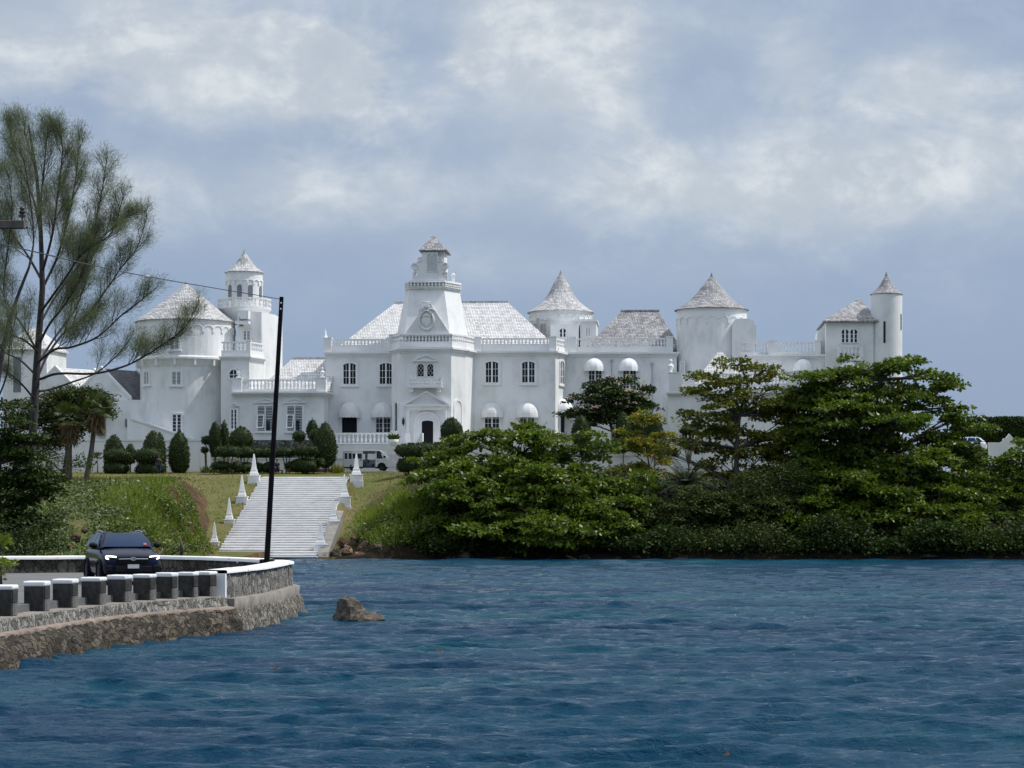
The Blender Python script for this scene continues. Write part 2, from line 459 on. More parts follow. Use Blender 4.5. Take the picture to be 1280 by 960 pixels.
def cornice(path, z, h=0.5, out=0.35, closed=False, mat='trim', parent=castle, dent=True, name='cornice'):
    """path runs left to right seen from the front; the moulding sticks out to its right-hand side (front)"""
    m = MB(); pts = [Vector((p[0], p[1], 0)) for p in path]
    for a, b in zip(pts, pts[1:]):
        d = (b - a); L = d.length; d.normalize(); n = Vector((d.y, -d.x, 0))
        for (o0, z0, z1) in ((out, z - h * .35, z), (out * .55, z - h * .7, z - h * .35 - .002), (out * .2, z - h, z - h * .7 - .002)):
            q = [a + n * o0 - d * o0 * .6, b + n * o0 + d * o0 * .6, b - n * .1 + d * .1, a - n * .1 - d * .1]
            m.prism([(p.x, p.y) for p in q], z0, z1)
        if dent:
            k = int(L / 0.32)
            for i in range(k):
                c = a + d * (L * (i + .5) / k) + n * out * .42
                Mx = Matrix.Translation((c.x, c.y, 0)) @ Matrix.Rotation(math.atan2(d.y, d.x), 4, 'Z')
                m.box(-.07, .07, -.1, .1, z - h * .62, z - h * .36, Mx)
    return part(name, m, mat, parent)

def awning(loc, rz, w, h, mat, depth=None, label=None):
    """domed canvas hood, ribbed, with a scalloped valance"""
    depth = depth or w * 0.5
    m = MB(); n, k = 20, 8; r = w / 2; val = 0.2
    rings = []
    for j in range(k + 1):
        el = math.pi / 2 * j / k
        ring = []
        for i in range(n + 1):
            a = math.pi * i / n
            rr = math.cos(el) * (1 - 0.035 * abs(math.sin(a * 5)) )
            ring.append((-r * rr * math.cos(a), -depth * rr * math.sin(a), val + (h - val) * math.sin(el)))
        rings.append(ring)
    low = [(x, y, -0.05 * abs(math.sin(i * math.pi / 2))) for i, (x, y, z) in enumerate(rings[0])]
    m.loft([low] + rings, cap=False, close=False)
    o = part('awning', m, mat, loc=loc, rz=rz, smooth=False)
    if label: o['label'] = label
    s = o.modifiers.new('thickness', 'SOLIDIFY'); s.thickness = 0.03
    return o

def arch_frieze(parent, cx, cy, r, z, n, a0, a1, mat='trim', size=0.5, mbname='corbel_frieze'):
    m = MB()
    for i in range(n):
        a = a0 + (a1 - a0) * (i + .5) / n
        span = (a1 - a0) / n * r * 0.46
        prev = None
        for k in range(9):
            t = math.pi * k / 8
            da = span * math.cos(t) / r; zz = z + size * math.sin(t)
            q = (cx + (r + .03) * math.sin(a + da), cy - (r + .03) * math.cos(a + da), zz)
            if prev: m.tube([prev, q], 0.055, 5)
            prev = q
        for sgn in (-1, 1):
            q = a + sgn * span / r
            m.box(-.07, .07, -.09, .06, z - .28, z, Matrix.Translation((cx + r * math.sin(q), cy - r * math.cos(q), 0)) @ Matrix.Rotation(q, 4, 'Z'))
    return part(mbname, m, mat, parent)

def cone_roof(parent, cx, cy, r, z0, z1, mat, concave=0.0, n=40, name='roof'):
    prof = [(r * .96, z0 - .06), (r, z0 - .05)]
    for i in range(0, 13):
        t = i / 12
        rr = (1 - t) * (1 - concave * math.sin(math.pi * min(1, t * 1.0)) * (1 - 0.25 * t))
        prof.append((max(0.02, r * rr), z0 + (z1 - z0) * t))
    m = MB(); m.lathe(prof, cx, cy, n)
    m.lathe([(.13, z1 - .35), (.16, z1 - .1), (.02, z1 + .3)], cx, cy, 8)
    o = part(name, m, mat, parent, smooth=False)
    return o

def hip_roof(name, a, b, z0, ra, rb, z1, mat, parent=castle, th=0.15):
    """a=(u0,w0), b=(u1,w1) eave corners; ra, rb ridge ends (u, w)"""
    m = MB(); u0, w0 = a; u1, w1 = b
    m.add([(u0, w0, z0 - th), (u1, w0, z0 - th), (u1, w1, z0 - th), (u0, w1, z0 - th), (u0, w0, z0), (u1, w0, z0), (u1, w1, z0), (u0, w1, z0),
           (*ra, z1), (*rb, z1)],
          [(3, 2, 1, 0), (0, 1, 5, 4), (1, 2, 6, 5), (2, 3, 7, 6), (3, 0, 4, 7), (4, 5, 9, 8), (5, 6, 9), (6, 7, 8, 9), (7, 4, 8)])
    if abs(ra[0] - rb[0]) > 0.5:
        m.box(ra[0] - .1, rb[0] + .1, ra[1] - .12, ra[1] + .12, z1 - .1, z1 + .13)
    return part(name, m, mat, parent)

def urn_mb(m, u, w, z, h):
    m.box(u - .2 * h, u + .2 * h, w - .2 * h, w + .2 * h, z, z + .12 * h)
    m.lathe([(.12 * h, z + .12 * h), (.08 * h, z + .22 * h), (.2 * h, z + .42 * h), (.22 * h, z + .55 * h), (.08 * h, z + .68 * h), (.05 * h, z + .78 * h), (.12 * h, z + .88 * h), (.1 * h, z + .95 * h), (.02, z + h)], u, w, 10)

# ---- A: main wing
D_ = 14.0
def wall_prism(name, pts, zt, zb=0.0, mat='stucco', parent=castle):
    m = MB(); m.prism(pts, zb, zt); return part(name, m, mat, parent)
zc = cz(439.5, 550)                     # cornice top of the main block
zp = cz(423.0, 550)                     # parapet rail top
A0, A1, A2 = cp(407, 0), cp(694, 0), cp(707, 3.2)
mw = wall_prism('wall', [A0, A1, A2, (A2[0] + .2, D_), (A0[0], D_)], zc)
cornice([A0, cp(489.5, 0)], zc); cornice([cp(595.5, 0), A1, A2], zc)
balustrade([cp(410, .35), cp(489, .35)], zc, zp, plinth=0.75, piers=(0,), pier_w=.8)
balustrade([cp(597, .35), cp(691, .35)], zc, zp, plinth=0.75, piers=(0, 1), pier_w=.75)
balustrade([cp(693, .6), cp(706, 3.4)], zc, zp, plinth=0.55, piers=(1,), pier_w=.7)
m = MB(); u = cu(406.5, .3); m.lathe([(.26, zp + .15), (.17, zp + .4), (.04, zp + 1.0)], u, .35, 8); part('finial', m, 'trim')
zr0 = zc + .35
hip_roof('roof', cp(418, 1.2), (cu(700, 4), 14.2), zr0, (cu(494, 7.5), 7.5), (cu(634, 7.5), 7.5), cz(378, 570, 7.5), 'shingle_white')
# quoins at the right corner
m = MB(); z = .3; k = 0
while z < zc - .6:
    lw = .62 if k % 2 else .38
    m.box(A1[0] - lw, A1[0] + .02, -.035, .1, z, z + .36); z += .42; k += 1
part('quoins', m, 'stucco')
WZ0, WH = cz(481, 440), cz(453, 440) - cz(481, 440)
for px in (437, 482.5, 615, 660.5):
    lab = None
    window((cu(px, 0), 0, cz(480.5 if px < 550 else 478.5, px)), 0, 1.36, cz(453.5, px) - cz(480, px), .30, sur=.2, rows=3)
window((*cp(702, 2.0), cz(480, 702, 2)), math.atan2(A2[1] - A1[1], A2[0] - A1[0]), 1.3, 2.35, .3, sur=.2)
# ground-floor french windows under domed awnings, canvas greyed to carry the shade
for px in (437, 478, 615, 659):
    zb = cz(541, px); h = cz(520, px) - zb
    wd = window((cu(px if px != 478 else 479, 0), 0, zb), 0, 1.55, h + .2, 0, style='dark' if px == 437 else 'casement', sur=.22, sill=False, rows=4)
    awning((cu(px, 0), -.02, cz(522, px)), 0, 2.42, cz(503, px) - cz(522, px), 'canvas_shade', 1.15)
awning((*cp(702.5, 2.0), cz(517.5, 705, 2)), math.atan2(A2[1] - A1[1], A2[0] - A1[0]), 2.3, 1.55, 'canvas', 1.25, 'bright white domed awning on the sunlit side face')
window((*cp(702.5, 2.0), cz(541, 705, 2)), math.atan2(A2[1] - A1[1], A2[0] - A1[0]), 1.4, 2.0, 0, style='dark', sur=.2, sill=False)

# ---- B: stepped entrance tower
tw = [(489.5, -2.4), (500.5, -5), (564, -5), (582, -2.6), (595, .6), (595, 2), (489.5, 2)]
TP = [cp(*p) for p in tw]
tower = wall_prism('entrance_tower', TP, zc + .02)
cornice([TP[0], TP[1], TP[2], TP[3], TP[4]], zc + .02, parent=tower)
TB = [cp(489.8, -2.2), cp(501, -4.7), cp(564, -4.7), cp(581, -2.5), cp(594, .5)]
balustrade(TB, zc + .03, zp + .08, plinth=.62, step=.33, piers=(0, 4), pier_w=.5, parent=tower)
FB = [cp(492.5, -2.0), cp(504, -4.45), cp(564.5, -4.45), cp(588, -.4), cp(588, 4), cp(492.5, 4)]
FT = [cp(507.5, -1.6), cp(512.5, -3.0), cp(555, -3.0), cp(574.5, -.3), cp(574.5, 2.4), cp(507.5, 2.4)]
zf0, zf1 = zc + .1, cz(360.5, 533, -3)
m = MB(); m.prism(FB, zf0, zf1, FT); part('spire_base', m, 'stucco', tower)
# steep gable on its front with the crest
ga, gb, gc = cp(503.5, -4.6), cp(565, -4.6), cp(537, -4.6)
zg0, zg1 = cz(421, 533, -4.6), cz(380, 537, -4.6)
m = MB(); m.slab([(ga[0], zg0), (gb[0], zg0), (gc[0] + .15, zg1), (gc[0] - .35, zg1)], -4.62, -2.7); part('gable', m, 'stucco', tower)
cu_, cz_ = cu(533, -4.7), cz(400, 533, -4.7)
m = MB()
ring = [(cu_ + .72 * math.sin(t) * (1 - .12 * math.cos(t)), -4.72, cz_ + .95 * math.cos(t)) for t in np.linspace(0, 2 * math.pi, 20)]
m.tube(ring, .10, 6)
m.ball((cu_, -4.62, cz_), .55, .16, .75); m.tube([(cu_ - .5, -4.72, cz_ + .35), (cu_, -4.78, cz_ + .42), (cu_ + .5, -4.72, cz_ + .35)], .08, 5)
for sx in (-1, 1):
    m.tube([(cu_ + sx * .5 + .22 * math.cos(t), -4.74, cz_ + .9 + .22 * math.sin(t)) for t in np.linspace(0, 5, 10)], .08, 5)
m.ball((cu_, -4.72, cz_ + 1.35), .30, .12, .22); m.tube([(cu_ - .4, -4.72, cz_ + 1.75), (cu_ + .4, -4.72, cz_ + 1.75)], .07, 5)
part('crest', m, 'stucco', tower, smooth=True)
FO = [cp(506.5, -1.7), cp(511.5, -3.25), cp(556, -3.25), cp(576.3, -.4), cp(576.3, 2.5), cp(506.5, 2.5)]
zt0, zt1 = zf1, cz(350.5, 533, -3.2)
m = MB(); m.prism(FO, zt1 - .16, zt1); m.prism(FO, zt0 - .02, zt0 + .12); m.prism(FT, zt0 + .12, zt1 - .162)
part('ring_cornice', m, 'trim', tower)
balustrade([FO[0], FO[1], FO[2], FO[3]], zt0 + .121, zt1 - .161, plinth=.05, rail=.05, step=.34, th=.18, parent=tower)
# belfry with scrolled gables
def scroll_outline(c, hw, z0, k):
    r_ = [(1.0, 0), (1.0, .36), (.72, .38), (.70, .52), (.86, .72), (.98, .98), (.95, 1.28), (.74, 1.46), (.60, 1.55), (.58, 1.75), (.47, 1.85), (.45, 2.25)]
    right = [(c + x * hw, z0 + z * k) for x, z in r_]
    left = [(c - x * hw, z0 + z * k) for x, z in r_[::-1]]
    return right + left
zb0 = zt1; zb1 = cz(316, 541, -1.5)
kk = (zb1 - zb0) / 2.3
m = MB(); cg = cu(537.5, -2.9)
m.slab(scroll_outline(cg, 1.78, zb0, kk), -2.95, -2.55)
for sx in (-1, 1):
    for zq, rq, xo in ((1.12, .30, .93), (1.66, .2, .60)):
        pts = [(cg + sx * xo * 1.78 * .93 + rq * math.cos(t), zb0 + zq * kk + rq * math.sin(t)) for t in np.linspace(0, 2 * math.pi, 14)]
        m.tube([(x, -2.98, z) for x, z in pts], .08, 5)
    m.ball((cg + sx * 1.6, -2.75, zb0 + .62 * kk), .2, .2, .2); m.box(cg + sx * 1.6 - .14, cg + sx * 1.6 + .14, -2.9, -2.6, zb0 + .36 * kk, zb0 + .47 * kk)
part('scrolled_gable', m, 'stucco', tower)
# side gable seen edge-on
m = MB(); so = scroll_outline(0, 1.5, zb0, kk)
us = cu(558, -1); m.add([(us - .4, -1 + 1.0 * x * .95, z) for x, z in so] + [(us, -1 + 1.0 * x * .95, z) for x, z in so],
    [tuple(range(len(so)))[::-1], tuple(range(len(so), 2 * len(so)))] + [(i, (i + 1) % len(so), len(so) + (i + 1) % len(so), len(so) + i) for i in range(len(so))])
m.ball((cu(566.5, -.6), -.6, zb0 + .62 * kk), .2, .2, .2); m.box(cu(566.5, -.6) - .14, cu(566.5, -.6) + .14, -.75, -.45, zb0, zb0 + .45 * kk)
part('scrolled_gable', m, 'stucco', tower)
sh0, sh1 = cu(528.5, -2.4), cu(555.5, -2.4)
m = MB(); m.box(sh0, sh1, -2.5, .1, zb0 - .05, zb1 + .05); part('belfry', m, 'stucco', tower)
m = MB()
nw = (sh1 - sh0) * .5; cx_ = cu(540, -3)
two = []
pan = [(cx_ - nw / 2, zb0 + .7 * kk), (cx_ + nw / 2, zb0 + .7 * kk), (cx_ + nw / 2, zb0 + 1.9 * kk)]
for s_ in (1, -1):
    for t in np.linspace(0.15, math.pi - .15, 7):
        pan.append((cx_ + s_ * nw / 4 + nw / 4 * math.cos(t), zb0 + 1.9 * kk + nw / 4 * math.sin(t)))
pan.append((cx_ - nw / 2, zb0 + 1.9 * kk))
m.slab(pan, -2.975, -2.9); part('blind_window', m, plain('grey_plaster', (.5, .52, .52), .9), tower)  # panel plaster greyer than the gable stucco
m = MB(); m.tube([(x, -3.0, z) for x, z in pan] + [(pan[0][0], -3.0, pan[0][1])], .045, 5); part('blind_window_frame', m, 'trim', tower)
m = MB(); e0, e1 = cu(524.5, -2.6), cu(559.5, -2.6); ap = (cu(541.5, -1), -1.0)
m.add([(e0, -3.15, zb1), (e1, -3.15, zb1), (e1, .9, zb1), (e0, .9, zb1), (e0, -3.15, zb1 + .1), (e1, -3.15, zb1 + .1), (e1, .9, zb1 + .1), (e0, .9, zb1 + .1), (*ap, cz(293.5, 541, -1))],
      [(3, 2, 1, 0), (0, 1, 5, 4), (1, 2, 6, 5), (2, 3, 7, 6), (3, 0, 4, 7), (4, 5, 8), (5, 6, 8), (6, 7, 8), (7, 4, 8)])
part('roof', m, 'shingle_grey', tower)
# twin lattice windows, pediment and balconet
for px in (526, 538):
    w_ = window((cu(px, -5), -5, cz(470.5, px, -5)), 0, .62, cz(455, px, -5) - cz(470.5, px, -5), .3, style='lattice', sur=.09, sill=False)
ctr = cu(532.5, -5)
m = MB(); frame_ring(m, [(ctr - .95, cz(471, 533, -5)), (ctr + .95, cz(471, 533, -5)), (ctr + .95, cz(451.5, 533, -5)), (ctr - .95, cz(451.5, 533, -5))],
                     [(ctr - .82, cz(471, 533, -5)), (ctr + .82, cz(471, 533, -5)), (ctr + .82, cz(453, 533, -5)), (ctr - .82, cz(453, 533, -5))], -5.10, -4.97)
part('window_surround', m, 'trim', tower)
pediment((ctr, -5, cz(450, 533, -5)), 0, 2.55, .55, parent=tower)
zb_ = cz(484.5, 533, -5.6); m = MB(); m.box(ctr - 1.72, ctr + 1.72, -6.0, -4.98, zb_, zb_ + .17); m.box(ctr - 1.5, ctr - 1.2, -5.8, -4.98, zb_ - .4, zb_ - .002); m.box(ctr + 1.2, ctr + 1.5, -5.8, -4.98, zb_ - .4, zb_ - .002)
bl = part('balconet', m, 'trim', tower)
balustrade([(ctr - 1.55, -5.05), (ctr - 1.55, -5.85), (ctr + 1.55, -5.85), (ctr + 1.55, -5.05)], zb_ + .171, cz(473.5, 533, -5.6), plinth=.06, rail=.1, step=.3, th=.14, parent=tower, piers=(1, 2), pier_w=.2, pier_h=.0)
# doorway
dc = cu(533.5, -5); zd0 = cz(556, 533, -5)
zpd = cz(505.5, 532, -5.5)
po = part('portico', MB().box(dc - 2.05, dc + 2.05, -5.35, -4.98, zpd - .55, zpd - .14).box(dc - 2.0, dc - 1.72, -5.4, -4.98, zd0, zpd - .552).box(dc + 1.72, dc + 2.0, -5.4, -4.98, zd0, zpd - .552)
          .box(dc - 2.15, dc - 1.6, -5.5, -4.97, zd0 - .2, zd0 + 1.15).box(dc + 1.6, dc + 2.15, -5.5, -4.97, zd0 - .2, zd0 + 1.15), 'trim')
pediment((dc, -5, zpd), 0, 4.6, 1.35, .55, parent=po, thick=.16)
m = MB(); arch = [(dc + 1.25 * math.cos(t), -5.05, zd0 + 2.0 + 1.25 * math.sin(t)) for t in np.linspace(0, math.pi, 14)]
m.tube([(dc + 1.25, -5.05, zd0)] + arch + [(dc - 1.25, -5.05, zd0)], .1, 6)
for t in np.linspace(.15, math.pi - .15, 8): m.tube([(dc + 1.0 * math.cos(t), -5.03, zd0 + 2.0 + 1.0 * math.sin(t)), (dc + 1.45 * math.cos(t), -5.03, zd0 + 2.0 + 1.45 * math.sin(t))], .05, 4)
part('door_arch', m, 'trim', po)
ddx = cu(534.5, -5); m = MB(); m.slab([(x + ddx, z + zd0) for x, z in lens_arch(1.15, cz(526, 533, -5) - zd0, .18)], -5.06, -4.9)
dr = part('door', m, 'lattice_dark'); dr['label'] = 'dark open doorway under the pediment'
m = MB(); frame_ring(m, [(x * 1.16 + ddx, z * 1.04 + zd0) for x, z in lens_arch(1.15, 2.45, .18)], [(x + ddx, z + zd0) for x, z in lens_arch(1.15, 2.45, .18)], -5.12, -4.95); part('door_frame', m, 'trim', dr)
m = MB(); lu, lz = cu(504.5, -5), cz(527.5, 504, -5); m.box(lu - .03, lu + .03, -5.3, -4.99, lz + .38, lz + .44); m.lathe([(.03, lz + .36), (.13, lz + .22), (.13, lz - .15), (.05, lz - .3), (.02, lz - .4)], lu, -5.25, 8); part('wall_lantern', m, 'dark_metal')
chl = math.atan2(TP[1][1] - TP[0][1], TP[1][0] - TP[0][0]); chr_ = math.atan2(TP[3][1] - TP[2][1], TP[3][0] - TP[2][0])
window((*cp(496, -3.95), cz(541, 496, -4)), chl, .85, cz(503, 496, -4) - cz(541, 496, -4), .3, style='lattice', sur=.16)
window((*cp(572.3, -3.85), cz(537, 572, -4)), chr_, 1.15, cz(501, 572, -4) - cz(537, 572, -4), .55, style='lattice', sur=.24, lat=.62)

# ---- C: low link wing on the left
CL, CR = cp(292, -3.2), cp(405, -3.2)
zcC, zpC = cz(490, 350, -3.2), cz(474, 350, -3.2)
wall_prism('wall', [CL, CR, (CR[0], 6), (CL[0], 6)], zcC)
cornice([CL, CR, (CR[0], 0)], zcC, .45, .55)
balustrade([cp(297, -2.9), cp(402, -2.9)], zcC, zpC, plinth=.32, rail=.15, piers=(0, 1), pier_w=1.0)
balustrade([cp(405, -2.7), (CR[0] - .2, -.2)], zcC, zpC, plinth=.32, rail=.15)
m = MB(); urn_mb(m, cu(298, -2.9), -2.9, zpC + .16, 1.05); part('urn', m, 'trim'); m = MB(); urn_mb(m, cu(403, -2.9), -2.9, zpC + .16, 1.05); part('urn', m, 'trim')
hip_roof('roof', cp(322, -1.6), (cu(425, 6), 8), zcC + .35, (cu(366, 2.2), 2.2), (cu(425, 2.2), 2.2), cz(448, 370, 2.2), 'shingle_white')
for px in (331.5, 368.5):
    zb = cz(538.5, px, -3.2); h = cz(508, px, -3.2) - zb
    w_ = window((cu(px, -3.2), -3.2, zb), 0, 1.62, h, 0, style='louvre', sur=.18)
    pediment((0, 0, h + .42), 0, 2.3, .42, .2, parent=w_, thick=.1)
    m = MB(); Mx = Matrix.Translation((-.42, -.1, h * .66)) @ Matrix.Rotation(R(-24), 4, 'X')
    frame_ring(m, [(-.36, -1.5), (.36, -1.5), (.36, 0), (-.36, 0)], [(-.27, -1.41), (.27, -1.41), (.27, -.09), (-.27, -.09)], -.04, 0); m.v = [tuple(Mx @ Vector(p)) for p in m.v]
    part('open_sash', m, 'frame', w_)
    part('dark_gap', MB().box(.12, .5, -.06, -.052, .05, h * .42), 'glass', w_)
w_ = window((cu(291, -3.3) + .1, -3.25, cz(536, 292, -3.3)), 0, .62, cz(512, 292, -3) - cz(536, 292, -3), 0, sur=.16, rows=5, cols=1)
pediment((0, 0, 2.35), 0, 1.2, .3, .2, parent=w_, thick=.08)

# ---- D: big round tower on the left
ct = (cu(232.5, 2.5), 2.5); rt = cu(291, 2.5) - cu(174, 2.5); rt /= 2
zl = cz(447, 232, -2.3); ze = cz(404, 232, 2.5)
m = MB(); m.lathe([(rt * .97, 0), (rt * .955, zl * .8), (rt * .955, zl - .1)], *ct, 48); big = part('round_tower', m, 'stucco', smooth=False)
m = MB(); m.lathe([(rt * .955, zl - .9), (rt * 1.03, zl - .15), (rt * 1.07, zl - .1), (rt * 1.07, zl + .1), (rt * 1.035, zl + .22), (rt * 1.03, ze)], *ct, 48); part('upper_drum', m, 'stucco', big)
for k in range(9):
    m = MB(); a = -1.6 + 3.2 * k / 8; m.box(-.10, .10, -.30, .2, zl - .75, zl - .12, Matrix.Translation((ct[0] + rt * math.sin(a), ct[1] - rt * math.cos(a), 0)) @ Matrix.Rotation(a, 4, 'Z'))
    part('corbel', m, 'trim', big)
arch_frieze(big, *ct, rt * 1.03, cz(411, 232, -2.5), 15, -1.7, 1.7, size=.45)
cone_roof(big, *ct, rt * 1.075, ze + .05, cz(354.5, 231, 2.5), 'shingle_mid', .02)
def tower_win(c, r, px, y0, y1, w, style='louvre', rise=0.0, **kw):
    s_ = max(-.96, min(.96, (cu(px, c[1] - r * .7) - c[0]) / r)); a = math.asin(s_)
    wq = c[1] - r * math.cos(a)
    zb = cz(y1, px, wq)
    return window((c[0] + r * math.sin(a), wq, zb), a, w, cz(y0, px, wq) - zb, rise, style=style, **kw)
tower_win(ct, rt * 1.03, 222.5, 421.5, 436.5, .95, sur=.15)
tower_win(ct, rt * .955, 224.5, 465, 480.5, .95, sur=.2)
tower_win(ct, rt * .955, 183.5, 465, 480, .95, sur=.2)
tower_win(ct, rt * 1.03, 181, 421.5, 436, .9, sur=.15)
tower_win(ct, rt * .96, 225, 518, 539.5, .92, style='casement', cols=1, rows=5, sur=.15)

# ---- E: balcony block and slender belvedere tower beside it
BL = [cp(276, -2.6), cp(311.5, -2.6), cp(330, .5), (cu(330, .5), 4), cp(276, 4)]
zbl = cz(445.5, 295, -2.6)
wall_prism('wall', BL, zbl)
cornice([BL[0], BL[1], BL[2]], zbl, .35, .3, dent=False)
balustrade([cp(277.5, -2.4), cp(311, -2.4), cp(328.5, .5)], zbl, cz(427, 295, -2.5), plinth=.62, rail=.14, piers=(1,), pier_w=.4)
m = MB(); ru, rz_ = cu(292, -2.65), cz(468.5, 292, -2.6)
o_ = [(ru + .62 * math.cos(t), rz_ + .72 * math.sin(t)) for t in np.linspace(0, 2 * math.pi, 20, endpoint=False)]; i_ = [(ru + .42 * math.cos(t), rz_ + .52 * math.sin(t)) for t in np.linspace(0, 2 * math.pi, 20, endpoint=False)]
frame_ring(m, o_, i_, -2.74, -2.58); rw = part('round_window', m, 'trim')
part('pane', MB().slab(i_, -2.63, -2.55), 'glass', rw); part('frame', MB().box(ru - .03, ru + .03, -2.68, -2.632, rz_ - .5, rz_ + .5).box(ru - .4, ru + .4, -2.67, -2.632, rz_ - .03, rz_ + .03), 'frame', rw)
zE0 = cz(392, 306, 3)
e_ = [cp(297, 1.6), cp(327, 1.6), cp(343, 4.2), (cu(343, 4.2), 9), cp(297, 9)]
bt = wall_prism('belvedere_tower', e_, zE0)
m = MB(); m.box(cu(294, 0.6), cu(311, .6), .4, 1.9, cz(405, 300, 1), cz(401.5, 300, 1)); m.box(cu(300, .5), cu(310.5, .5), .45, 1.7, cz(399, 305, 1), cz(389, 305, 1)); part('projecting_hood', m, 'stucco', bt)
part('dark_opening', MB().box(cu(299, 1.5), cu(304, 1.5), 1.55, 1.7, cz(408, 300, 1.5), cz(396, 300, 1.5)), 'louvre', bt)
window((cu(308.5, 1.6), 1.6, cz(425, 308, 1.6)), 0, .72, .95, 0, sur=.1, rows=3)
ce = (cu(305.5, 4.6), 4.6); re = (cu(328, 4.6) - cu(283, 4.6)) / 2; rb = (cu(339.5, 4.6) - cu(271.5, 4.6)) / 2
m = MB(); m.lathe([(re * 1.0, zE0 - .9), (rb * .86, zE0 + .1), (rb * .9, cz(389, 306, 3)), (rb * .93, cz(387, 306, 3)), (rb * .97, cz(386, 306, 3)), (rb * .97, cz(385.5, 306, 3)), (.2, cz(385.4, 306, 3))], *ce, 40); part('balcony', m, 'trim', bt)
n_ = 30; balustrade([(ce[0] + rb * .94 * math.cos(2 * math.pi * k / n_), ce[1] + rb * .94 * math.sin(2 * math.pi * k / n_)) for k in range(n_)], cz(385.4, 306, 3), cz(372.5, 306, 3), plinth=.14, rail=.14, step=.3, th=.18, closed=True, parent=bt)
zd1 = cz(341, 306, 4.6)
m = MB(); m.lathe([(re, zE0), (re, zd1)], *ce, 36); part('drum', m, 'stucco', bt)
cone_roof(bt, *ce, re * 1.08, zd1, cz(315, 306, 4.6), 'shingle_mid', .22)
for px in (287.2, 300.2, 313.3, 323.6):
    s_ = (cu(px, ce[1] - re * .8) - ce[0]) / re; a = math.asin(max(-.97, min(.97, s_)))
    z0_ = cz(374, px, 3); m = MB(); m.slab(lens_arch(.5, cz(356, px, 3) - z0_, .25), -.03, .1)
    part('arched_opening', m, 'louvre', bt, loc=(ce[0] + re * math.sin(a), ce[1] - re * math.cos(a), z0_), rz=a)
arch_frieze(bt, *ce, re, cz(352, 306, 3), 10, -1.8, 1.8, size=.22)

# ---- G: rear tower with the witch's-hat roof
cg_ = (cu(701, 22), 22); rg = (cu(741, 22) - cu(661.5, 22)) / 2; zg = cz(391, 701, 22)
m = MB(); m.lathe([(rg * .93, 3), (rg * .93, zg - 1.2), (rg * .98, zg - .9), (rg * .98, zg + .05)], *cg_, 40); rear = part('rear_tower', m, 'stucco')
cone_roof(rear, *cg_, rg * 1.06, zg, cz(341, 701, 22), 'shingle_mid', .33)
arch_frieze(rear, *cg_, rg * .98, cz(397, 701, 19), 14, -1.6, 1.6, size=.4)
m = MB(); m.box(cu(689, 16), cu(724, 16), 14.5, 20, 3, cz(407, 700, 16)); m.box(cu(726, 17), cu(746, 17), 15, 21, 3, cz(404, 735, 17)); m.box(cu(724.5, 16.6), cu(747.5, 16.6), 14.6, 21.4, cz(404, 735, 17), cz(401.5, 735, 17)); part('roof_block', m, 'stucco', rear)
m = MB(); m.box(cu(671, 17), cu(675, 17), 16.5, 17.2, 3, cz(398, 673, 17)); m.box(cu(663, 17), cu(683, 17), 17.3, 18, 3, cz(404, 673, 17)); part('chimney', m, plain('grey_concrete', (.34, .34, .33), .9), rear)
w_ = window((cu(703.5, 14.4), 14.45, cz(421.5, 703, 14.4)), 0, .7, .95, .35, sur=.1, rows=2, cols=1)
window((cu(735, 14.9), 14.95, cz(420, 735, 15)), 0, .5, .95, .25, style='louvre', sur=.08)

# ---- H: right wing with two bright awnings
H0, H1 = cp(707, 3.2), cp(846, 3.2)
zcH = cz(440.5, 770, 3.2); zpH = cz(422.5, 770, 3.2)
wall_prism('wall', [H0, H1, (H1[0], D_), (H0[0], D_)], zcH)
cornice([H0, H1], zcH, .5, .4)
balustrade([cp(716, 3.6), cp(837, 3.6)], zcH, zpH, plinth=.62, rail=.14, step=.34, piers=(0, 1), pier_w=.7)
hip_roof('roof', cp(729, 4.4), (cu(852, 4.4), 15), zcH + .4, (cu(777, 9), 9), (cu(823, 9), 9), cz(389, 800, 9), 'shingle_grey')
for px in (743, 786):
    awning((cu(px, 3.2), 3.18, cz(464, px, 3.2)), 0, 2.2, cz(447, px, 3.2) - cz(464, px, 3.2), 'canvas', 1.1)
    zb = cz(488, px, 3.2); window((cu(px + 1, 3.2), 3.2, zb), 0, 1.4, cz(462, px, 3.2) - zb, 0, sur=.14, rows=4)
m = MB(); balz = cz(490, 737, 2); m.box(cu(728, 2.2), cu(748, 2.2), 2.1, 3.19, balz - .2, balz); part('balconet', m, 'trim')
balustrade([cp(728.5, 3.1), cp(728.5, 2.2), cp(748, 2.2), cp(748, 3.1)], balz + .002, cz(480, 737, 2.2), plinth=.05, rail=.12, step=.28, th=.12, pier_h=0, pier_w=.16, piers=(1, 2))
for px, y0 in ((764.5, 452), (815.5, 456)):
    m = MB(); m.tube([(cu(px, 3.1), 3.1, .5), (cu(px, 3.1), 3.1, cz(y0, px, 3.1))], .055, 6); m.box(cu(px, 3.1) - .12, cu(px, 3.1) + .12, 2.98, 3.19, cz(y0, px, 3.1), cz(y0 - 2.5, px, 3.1)); part('drain_pipe', m, 'pipe')

